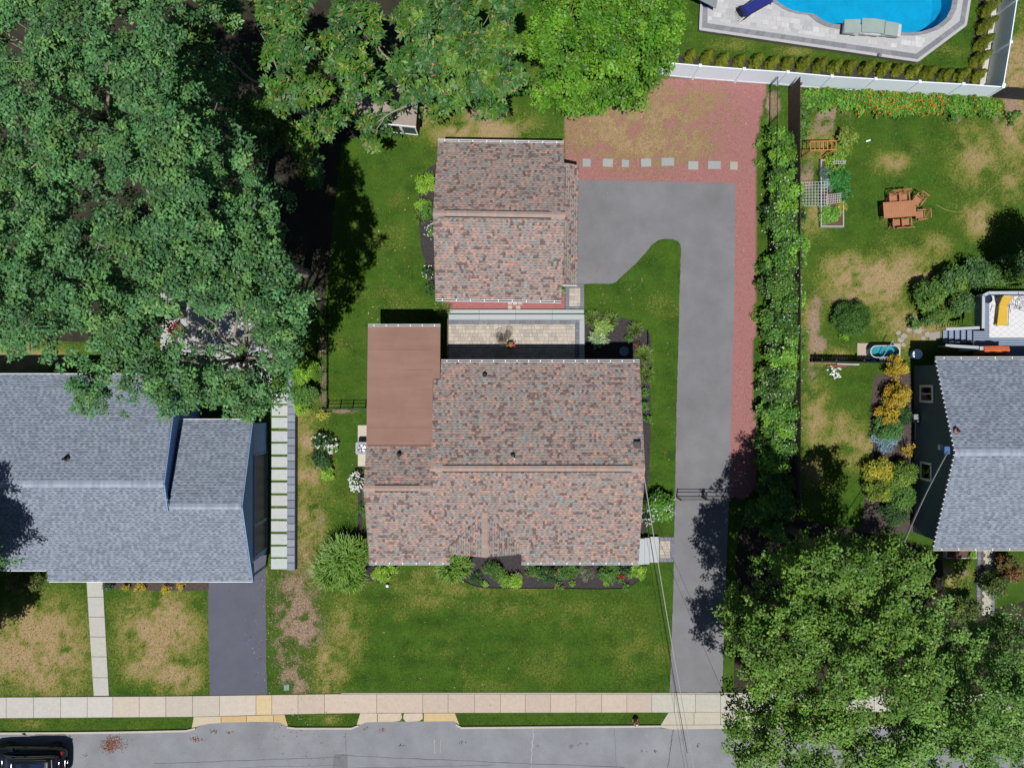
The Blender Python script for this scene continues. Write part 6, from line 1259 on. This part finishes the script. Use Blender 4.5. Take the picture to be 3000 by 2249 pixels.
p0, p1 = W(2593,1045,.9), W(2618,995,.9); t = thing('pool_skimmer', 'pale blue skimmer net on a pole resting across the water tank', 'net', (p0.x, p0.y, 0)); M_pbl = pm('pale_blue_pole', A(150,196,220), .4)
b = MB(); b.tube([(p0.x,p0.y,.66),(p1.x,p1.y,.9)], .022, 6); b.build('pole', M_pbl, t); b = MB(); b.tube([(p0.x-.02+.17*math.cos(a),p0.y-.14+.17*math.sin(a),.66) for a in np.linspace(0,6.283,15)], .02, 6); b.build('hoop', M_pbl, t); b = MB(); b.lathe([(.03,.6),(.16,.655)], p0.x-.02, p0.y-.14, 14); b.build('net', M_steel, t)
v = W(2562,1056,.4); t = thing('tank_pump', 'small blue and grey pump hanging on the board fence behind the tank', 'pump', (v.x,v.y,0)); b = MB(); b.lathe([(.12,.0),(.12,.3),(.09,.36)], v.x, v.y, 14); b.build('housing', pm('pump_blue', A(50,110,220), .4), t); b = MB(); b.lathe([(.09,.0),(.09,.25)], v.x-.3, v.y+.15, 12); b.tube([(v.x,v.y,.34),(v.x-.15,v.y+.12,.45),(v.x-.3,v.y+.15,.25)], .03, 6); b.build('filter', M_ac, t)
v = W(2689,1037,.5); t = thing('rain_barrel', 'round white topped rain barrel at the corner of the green house', 'barrel', (v.x,v.y,0)); b = MB(); b.lathe([(.25,0),(.29,.15),(.29,.35),(.26,.45)], v.x, v.y, 24); b.build('barrel', pm('barrel_blue', A(90,130,190), .5), t, True); b = MB(); b.lathe([(.285,.452),(.285,.49),(.2,.51),(.04,.515)], v.x, v.y, 24); b.build('lid', M_white, t)
# old window frames leaning below the fence, daisies
for x0, x1, l, m in ((2420,2478,'rusty red timber lying below the low board fence',pm('red_timber', A(150,90,76), .8)),(2450,2515,'white weathered timber below the low board fence',M_gtim)): v0, v1 = W(x0,1066+6*(m is not M_gtim)), W(x1,1068+5*(m is not M_gtim)); b = MB(); b.bar((v0.x,v0.y,.06),(v1.x,v1.y,.06),.1,.1); tag(b.build('timber', m), l, 'timber')
v = W(2438,1090); t = thing('daisy_clump', 'white daisies blooming on the side lawn below the low fence', 'flowers', v); p = np.array([[v.x,v.y,.18]])+rng.normal(0,1,(14,3))*np.array([.2,.25,.03]); blossoms(p, WHT, .14, t); p, nm, sz, K = fill(np.array([[v.x,v.y,.08]]), np.array([.3]), 900, (.06,.1), GRN, flat=.3); link('foliage', mesh_np('foliage', leaf_quads(p, nm, sz).reshape(-1,3), 4, K), M_leaf, t)
# ---------------------------------------------------------------- deck of the green house
KZ = .95; dt = thing('deck', 'blue grey board deck with stairs behind the green house', 'deck', W(2900,950)); M_dk = pm('deck_board', A(150,164,186), .7, .05, 2, .05, 30, .1); M_dw = pm('deck_rail', A(206,214,222), .6, .03, 2, .03, 30, 0)
y = 857.0; i = 0
while y < 1046:
    v0 = W(2884 if y < 965 else 2852, y+6.4, KZ); v1 = W(3000, y, KZ); b = MB(); b.box(v0.x, 36, v0.y, v1.y-.012, KZ-.03, KZ); b.build('board', M_dk, dt); y += 7; i += 1
va = W(2884,1040,KZ); vb = W(2884,860,KZ); b = MB(); b.box(va.x+.05,36,va.y+.1,vb.y-.05,0,KZ-.04); b.build('frame', pm('deck_frame', A(90,98,110), .8), dt)
RZ = KZ+.95
def rail(a, c, z0, z1, n, posts=True):
    b = MB(); b.bar((a.x,a.y,z0), (c.x,c.y,z1), .16, .05); b.build('handrail', M_dw, dt)
    for k in range(n): u = (k+.5)/n; p = a.lerp(c,u); zz = z0+(z1-z0)*u; b = MB(); b.bar((p.x,p.y,zz-.9),(p.x,p.y,zz-.03),.04); b.build('baluster', M_dw, dt)
A1, A2, A3 = W(2880,962,RZ), W(2881,866,RZ), W(2896,858,RZ); A4 = W(3060,857,RZ)
rail(A1, A2, RZ, RZ, 15); rail(A2, A3, RZ, RZ, 2); rail(A3, A4, RZ, RZ, 24)
for k in range(5):
    z = KZ-.17*(k+1)+.02; v0 = W(2834-17.8*k, 1003, z); v1 = W(2848-17.8*k, 967, z); b = MB(); b.box(v0.x, v1.x+.03, v0.y, v1.y, z-.04, z); b.build('tread', M_dk, dt); b = MB(); b.box(v1.x-.005,v1.x+.02,v0.y+.02,v1.y-.02,z,z+.125); b.build('riser', pm('riser_navy', A(70,84,130), .7), dt)
s0, s1 = W(2870,960,RZ-.05), W(2772,964,1.1); rail(s0, s1, RZ-.05, 1.1, 9); s0, s1 = W(2868,1018,RZ-.1), W(2770,1012,1.0); rail(s0, s1, RZ-.1, 1.0, 8)
p = W(2876,1020,RZ); b = MB(); b.box(p.x-.1,p.x+.1,p.y-.1,p.y+.1,0,RZ); b.build('post', M_dw, dt)
rug = thing('rug', 'white outdoor rug with a grey diamond lattice on the deck', 'rug', W(2950,930,KZ)); v0, v1 = W(2898,989,KZ), W(3040,867,KZ); b = MB(); b.box(v0.x,v1.x,v0.y,v1.y,KZ+.001,KZ+.012); b.build('pile', pm('rug_white', A(238,238,240,1.5), .95, .03, 3, .04, 60, .1), rug)
b = MB(); w_, h_ = v1.x-v0.x, v1.y-v0.y; st_ = .33
for sg in (1, -1):
    k = -8
    while k < 20:
        # clipped diagonal lines
        c_ = k*st_; P0 = []
        for x in np.linspace(0, w_, 60):
            y = (c_ + sg*x*.75)
            if 0 <= y <= h_: P0.append((v0.x+x, v0.y+y))
        if len(P0) > 2: b.bar((*P0[0], KZ+.0135), (*P0[-1], KZ+.0135), .012, .002)
        k += 1
b.build('lattice_print', pm('rug_grey', A(180,180,184), .95), rug)
ch = thing('chaise', 'yellow padded chaise longue on the white rug', 'chaise', W(2940,915,KZ)); M_yel = pm('yellow_fabric', A(238,196,74), .9, .05, 3, .06, 60, .1)
q = [W(2921,954,KZ+.35), W(2951,953,KZ+.35), W(2953,895,KZ+.35), W(2928,893,KZ+.35)]; b = MB(); b.slab(q, .08); b.build('seat_pad', M_yel, ch)
q = [W(2928,892.5,KZ+.36), W(2953,894.5,KZ+.36), W(2969,868,KZ+.85), W(2938,868,KZ+.85)]; b = MB(); b.slab(q, .08); b.build('back_pad', M_yel, ch)
M_cf = pm('chaise_frame', A(120,116,112), .5)
for a_, c_ in (((2919,955),(2926,893)),((2953,955),(2956,893))): v0, v1 = W(*a_,KZ+.25), W(*c_,KZ+.25); b = MB(); b.tube([v0, v1], .015, 6); b.build('side_rail', M_cf, ch)
for x, y in ((2919,953),(2953,953),(2926,895),(2956,895)): v = W(x,y,KZ+.2); b = MB(); b.tube([(v.x,v.y,KZ+.012),(v.x,v.y,KZ+.27)], .015, 6); b.build('leg', M_cf, ch)
v0, v1 = W(2917,920,KZ+.5), W(2923,898,KZ+.5); b = MB(); b.tube([v0, v1], .018, 6); b.build('armrest', M_cf, ch); v0, v1 = W(2960,915,KZ+.5), W(2957,890,KZ+.5); b = MB(); b.tube([v0, v1], .018, 6); b.build('armrest', M_cf, ch)
pt = thing('planter', 'round dark blue planter in the corner of the deck', 'planter', W(2889,874,KZ)); v = W(2891,876,KZ+.3); b = MB(); b.lathe([(.18,KZ+.001),(.24,KZ+.4),(.25,KZ+.42),(.22,KZ+.42),(.2,KZ+.34)], v.x, v.y, 22); b.build('pot', pm('dark_blue_glaze', A(50,64,90), .35), pt)
gt = thing('glass_table', 'round glass table with dark wire frame at the edge of the rug', 'table', W(2990,890,KZ)); v = W(2996,888,KZ+.5); b = MB()
for r_ in (.42,.3): b.tube([(v.x+r_*math.cos(a),v.y+r_*math.sin(a),KZ+.5) for a in np.linspace(0,6.283,25)], .012, 5)
for k in range(6): a = 1.047*k; b.tube([(v.x+.42*math.cos(a),v.y+.42*math.sin(a),KZ+.5),(v.x+.2*math.cos(a+.6),v.y+.2*math.sin(a+.6),KZ+.25),(v.x+.36*math.cos(a),v.y+.36*math.sin(a),KZ+.012)], .01, 5)
b.build('frame', M_blackmetal, gt)
cv = thing('covered_grill', 'grill under an orange fabric cover on the deck', 'grill', W(2920,1024,KZ)); v0 = W(2884,1037,KZ+.95); v1 = W(2958,1012,KZ+.95); xs2 = np.linspace(v0.x, v1.x, 9); b = MB(); vs = []
for i, x in enumerate(xs2):
    k = .75+.25*math.sin(math.pi*i/8); zt = KZ+.95+.06*math.sin(i*1.7)-.05*(i > 6)
    vs += [(x, v0.y+.08*(1-k)-.05, KZ+.02), (x, v0.y+.02+.1*(1-k), zt-.05), (x, (v0.y+v1.y)/2, zt+.03), (x, v1.y-.02-.1*(1-k), zt-.05), (x, v1.y+.05-.08*(1-k), KZ+.02)]
fs = [(5*i+j, 5*i+5+j, 5*i+6+j, 5*i+1+j) for i in range(8) for j in range(4)] + [(0,1,2,3,4), tuple(range(44,39,-1))]; b.add(vs, fs); b.build('cover', pm('orange_fabric', A(232,120,72), .85, .1, 4, .06, 40, .3), cv)
# ---------------------------------------------------------------- path and planter of the green house
hp = sheet('paver_path', [(2862,1560),(2917,1560),(2912,1800),(2858,1800)], .02, M_joint, thick=.05)
hm = bpy.data.meshes.new('hex_paver'); hv = [(.13*math.cos(R(60*k+30)), .13*math.sin(R(60*k+30))) for k in range(6)]; hm.from_pydata([(x,y,0) for x,y in hv]+[(x,y,.03) for x,y in hv], [], [tuple(range(6,12))]+[(k,(k+1)%6,6+(k+1)%6,6+k) for k in range(6)]); paint(hm, [A(200,198,180)]*7); hm.materials.append(M_paver)
v = W(2875,1800)
for j in range(21):
    for i in range(3 if j % 2 == 0 else 2):
        o = bpy.data.objects.new('hex_paver', hm); C.objects.link(o); o.location = (v.x+.1+.23*i+(.115 if j % 2 else 0)+j*.006, v.y+.1+.2*j, .02); adopt(o, hp)
for side in (0, 1):
    for j in range(24): u = j/24; x = (2860+4*u if side == 0 else 2902+4*u); vv = W(x, 1798-9.9*j); piece('border_paver', random.choice(palG), 'paver', M_paver, hp, (vv.x, vv.y, .02), (1,0), (0,1), .2, .19, .032)
pb = thing('planter_box', 'long timber planter under the eave by the hexagon paver path', 'planter', W(2810,1625)); v0, v1 = W(2762,1632), W(2852,1606)
for q in ((v0.x,v1.x,v0.y,v0.y+.06),(v0.x,v1.x,v1.y-.06,v1.y),(v0.x,v0.x+.06,v0.y+.062,v1.y-.062),(v1.x-.06,v1.x,v0.y+.062,v1.y-.062)): b = MB(); b.box(*q, 0, .3); b.build('board', M_gtim, pb)
b = MB(); b.box(v0.x+.063,v1.x-.063,v0.y+.063,v1.y-.063,0,.25); b.build('soil', pm('bed_soil', A(110,86,70)), pb)
for x, c_, l in ((2785,[A(150,70,60)],'reddish plant in the timber planter'),(2835,LIM,'bright green plant in the timber planter')): shrub('planter_plant', l, 'plant', x, 1619, .22, .3, c_, 500, (.06,.1), z0=.25)
# ---------------------------------------------------------------- parked car
car = thing('parked_car', 'black parked car with a dark glass roof cut off by the corner of the picture', 'car', (-27.9, -21.85, 0))
M_paint = pm('black_car_paint', (.006,.007,.012), .18, .02, 1, .02, 30, 0, .6); M_tyre = pm('tyre', (.012,.012,.012), .9); M_lamp = pm('tail_lamp', (.25,.01,.01), .2)
cx0, cy0 = -25.72, -21.85
def loft(b, st, n=24, e=.55):
    vs = []
    for x, hw_, z0, z1 in st:
        for k in range(n):
            a = 6.283185*k/n; c, s = math.cos(a), math.sin(a); vs.append((cx0+x, cy0+hw_*math.copysign(abs(c)**e, c), (z0+z1)/2+(z1-z0)/2*math.copysign(abs(s)**e, s)))
    m = len(st); fs = [(i*n+k, i*n+(k+1)%n, (i+1)*n+(k+1)%n, (i+1)*n+k) for i in range(m-1) for k in range(n)]+[tuple(range(n)), tuple(range(m*n-1,(m-1)*n-1,-1))]; b.add(vs, fs); return b
loft(MB(), [(0,.35,.48,.72),(-.03,.6,.36,.86),(-.12,.78,.3,.96),(-.3,.88,.27,1.01),(-.6,.93,.25,1.02),(-1.6,.94,.24,1.0),(-2.8,.94,.24,.98),(-3.6,.93,.25,.96),(-4.2,.88,.28,.88),(-4.5,.76,.34,.78),(-4.58,.5,.42,.66)]).build('body', M_paint, car, True)
loft(MB(), [(-.1,.45,.9,1.02),(-.18,.62,.9,1.3),(-.34,.7,.9,1.5),(-.5,.73,.9,1.57),(-.9,.73,.9,1.63),(-1.8,.72,.9,1.66),(-2.5,.7,.9,1.6),(-3.0,.7,.9,1.36),(-3.5,.68,.9,1.0)], e=.4).build('cabin', glass('car_glass', (.008,.01,.02), .03), car, True)
loft(MB(), [(-.3,.6,1.5,1.585),(-.45,.64,1.5,1.625),(-.9,.66,1.5,1.672),(-1.8,.65,1.5,1.695),(-2.4,.62,1.5,1.65),(-2.55,.58,1.5,1.62)], e=.4).build('roof', M_paint, car, True)
b = MB(); b.slab([(cx0-.6,cy0-.5,1.668),(cx0-.6,cy0+.5,1.668),(cx0-1.3,cy0+.52,1.705),(cx0-2.2,cy0+.5,1.69),(cx0-2.2,cy0-.5,1.69),(cx0-1.3,cy0-.52,1.705)], .02); b.build('sunroof', glass('car_roof_glass', (.01,.02,.05), .03), car)
for sy in (-1, 1):
    b = MB(); b.tube([(cx0-.5,cy0+sy*.69,1.63),(cx0-1.2,cy0+sy*.7,1.69),(cx0-2.3,cy0+sy*.68,1.66)], .022, 6); b.build('roof_rail', M_blackmetal, car)
    b = MB(); b.box(cx0-.2,cx0-.06,cy0+sy*.68-.1,cy0+sy*.68+.1,.76,.9); b.build('tail_light', M_lamp, car); b = MB(); b.box(cx0-2.95,cx0-2.75,cy0+sy*1.0-.09,cy0+sy*1.0+.09,.98,1.12); b.build('wing_mirror', M_paint, car)
    for x in (-.85,-3.65):
        Mw = Matrix.Translation((cx0+x, cy0+sy*.84, .34)) @ Matrix.Rotation(R(90), 4, 'X'); b = MB(Mw); b.lathe([(.2,-.11),(.32,-.11),(.34,-.08),(.34,.08),(.32,.11),(.2,.11)], 0, 0, 22); w_ = b.build('wheel', M_tyre, car); b = MB(Mw); b.lathe([(.2,-.1),(.2,.1),(.05,.112)], 0, 0, 12); b.build('rim', M_steel, w_)
b = MB(); b.tube([(cx0-.25,cy0-.68,1.56),(cx0-.2,cy0,1.6),(cx0-.25,cy0+.68,1.56)], .03, 6); b.build('spoiler', M_paint, car)
# ---------------------------------------------------------------- leaf litter, gravel, grass (uncountable)
def litter(name, label, spots, cols, size, cat='leaves', z=.012):
    P0 = []
    for x, y, rx, ry, n in spots: P0.append(np.stack([(x-1500)/S+rng.normal(0, rx/S/2, n), (1124.5-y)/S+rng.normal(0, ry/S/2, n), z+rng.random(n)*.03], 1))
    p = np.concatenate(P0); n = len(p); K = np.array(cols, np.float32)[rng.integers(len(cols), size=n)]*rng.uniform(.7,1.2,(n,1)); me = mesh_np(name, leaf_quads(p, np.array([0,0,1.0])+rng.normal(0,.45,(n,3)), rng.uniform(*size, n), .6).reshape(-1,3), 4, K)
    o = link(name, me, M_leaf); tag(o, label, cat, kind='stuff'); return o
TAN = [A(206,170,140), A(186,150,124), A(160,124,100), A(214,186,160)]
litter('fallen_leaves', 'heap of fallen brown leaves in the gutter beside the parked car', [(330,2175,30,20,520),(322,2188,20,12,200)], [A(190,140,124), A(160,112,96), A(206,160,140)], (.06,.11))
litter('fallen_leaves', 'small scatter of fallen leaves on the road below the aprons', [(575,2165,16,8,60),(630,2142,10,5,20),(672,2142,10,5,20),(1120,2137,9,6,18),(1070,2133,6,4,8),(1180,2183,7,5,12),(1352,2172,7,5,14),(1920,2200,6,4,10),(2045,2182,6,5,10),(255,2210,10,3,10)], [A(196,140,110), A(120,84,70), A(200,160,120)], (.06,.11))
litter('fallen_leaves', 'dry leaves scattered over the bare strip beside the left driveway', [(870,1850,110,300,2600),(900,1660,70,120,500),(800,1740,25,120,120)], TAN, (.05,.1))
litter('fallen_leaves', 'single dry leaves dotted over the green lawns', [(1120,760,120,300,60),(1820,850,150,80,34),(1050,1470,90,200,40),(1400,1850,500,250,50),(1960,1250,40,300,14),(1120,900,60,80,20)], [A(214,180,140), A(196,150,110)], (.08,.15))
litter('fallen_leaves', 'leaf specks on the red gravel and asphalt', [(1900,400,350,150,800),(2180,900,40,600,260),(1850,640,200,120,20)], [A(224,200,180), A(236,220,210), A(190,150,120)], (.03,.07))
def covered(x, y):
    r = np.zeros(len(x), bool)
    for pl in COVER:
        q = np.array(pl); lo, hi = q.min(0), q.max(0); m = (x >= lo[0]) & (x <= hi[0]) & (y >= lo[1]) & (y <= hi[1]) & ~r
        if m.any(): idx = np.where(m)[0]; r[idx] |= inpoly(x[idx], y[idx], pl)
    return r
def grass(name, label, x0, x1, y0, y1, dens, h=(.04,.08)):
    """pixel rectangle"""
    a0, a1, b0, b1 = (x0-1500)/S, (x1-1500)/S, (1124.5-y1)/S, (1124.5-y0)/S; n = int((a1-a0)*(b1-b0)*dens)
    x = rng.uniform(a0, a1, n); y = rng.uniform(b0, b1, n); m = ~covered(x, y); x, y = x[m], y[m]; d, s, g_ = fields(x, y)
    keep = rng.random(len(x)) < np.where(g_ > .5, .9*d, 1-.75*s); x, y, d, g_ = x[keep], y[keep], d[keep], g_[keep]; n = len(x)
    a = rng.random(n)*6.283; hh = rng.uniform(*h, n); ln = rng.uniform(.3,1.1,n)*hh; w = rng.uniform(.008,.017,n); sx, sy = -np.sin(a)*w, np.cos(a)*w
    p0 = np.stack([x-sx, y-sy, np.zeros(n)], 1); p1 = np.stack([x+sx, y+sy, np.zeros(n)], 1); p2 = np.stack([x+np.cos(a)*ln, y+np.sin(a)*ln, hh], 1)
    k = np.clip(d*1.3+rng.normal(0,.22,n), 0, 1) > .5
    nz = fbm(x, y, .7); st_ = .5+.5*np.sin(y*5.2+nz*3)
    sk = vnoise(x*.35, y*2.6, 1.0); gc = np.array(A(104,156,50))[None]*(.44+.66*nz+.28*st_+.5*sk)[:, None]; gc[:, 0] *= 1+.7*(fbm(x+7,y,.4)-.5)+.5*(vnoise(x*.5,y*3.5,1.0)-.5); gc[:, 2] *= 1+1.6*(fbm(x-9,y+4,.5)-.5); kk = np.where(g_ > .5, 1, np.clip(d*1.15-.1+rng.normal(0,.25,n), 0, 1))[:, None]; tan_ = np.array(A(208,184,142))[None]*(.75+.5*fbm(x,y,2.2))[:, None]; oli = np.array(A(156,160,76))[None]; c = np.where(kk < .5, gc*(1-2*kk)+oli*2*kk, oli*(2-2*kk)+tan_*(2*kk-1))*rng.uniform(.5,1.5,(n,1))*(.6+.8*vnoise(x,y,8.0))[:, None]
    o = link(name, mesh_np(name, np.stack([p0,p1,p2], 1).reshape(-1,3), 3, c), vc('grass_blade', .8, .05, 3, .1, trans=.3)); tag(o, label, 'grass', kind='stuff')
D_ = 260
grass('grass', 'mown green grass of the front lawn and the verge before it', 780, 1985, 1580, 2140, D_*1.15); grass('grass', 'patchy dry grass before the grey house', -20, 780, 1690, 2150, D_)
grass('grass', 'green grass of the left and back lawns around the house', 850, 2000, 330, 1580, D_*.9); grass('grass', 'thin dry grass in the red gravel area', 1640, 2320, 225, 540, 300)
grass('grass', 'patchy grass of the back and side lawns at the right', 2310, 3030, 250, 1560, D_*.9); grass('grass', 'short grass inside the pool fence and beyond it', 1960, 3030, -10, 250, D_)
# chips of red gravel
n = 26000; x = rng.uniform(2.9, 14.9, n*2); y = rng.uniform(-7, 18.2, n*2); d, s, g_ = fields(x, y); m = (g_ > .5) & (rng.random(n*2) < 1-.75*d) & ~covered(x, y); x, y = x[m][:n], y[m][:n]; n = len(x)
r = rng.uniform(.012,.03,n); ang_ = rng.random(n)*6.283
def pt(a, k, z): return np.stack([x+np.cos(ang_+a)*r*k, y+np.sin(ang_+a)*r*k, np.full(n, .0)+r*z], 1)
c_, tp = [pt(a, k, .1) for a, k in ((0,1),(1.7,.8),(3.3,1.1),(4.8,.85))], pt(.8, .25, 1.1)
tri = np.concatenate([np.stack([c_[i], c_[(i+1)%4], tp], 1) for i in range(4)]); base = np.array([A(204,144,139),A(170,110,109),A(218,174,164),A(188,124,121),A(232,214,204)], np.float32)[rng.choice(5, n, p=[.36,.3,.12,.19,.03])]; K = np.concatenate([base*rng.uniform(.8,1.2,(n,1))]*4)
tag(link('gravel_chips', mesh_np('gravel_chips', tri.reshape(-1,3), 3, K), vc('gravel_chip', .9, .05, 5, .15)), 'loose red gravel chips beside and behind the driveway', 'gravel', kind='stuff')
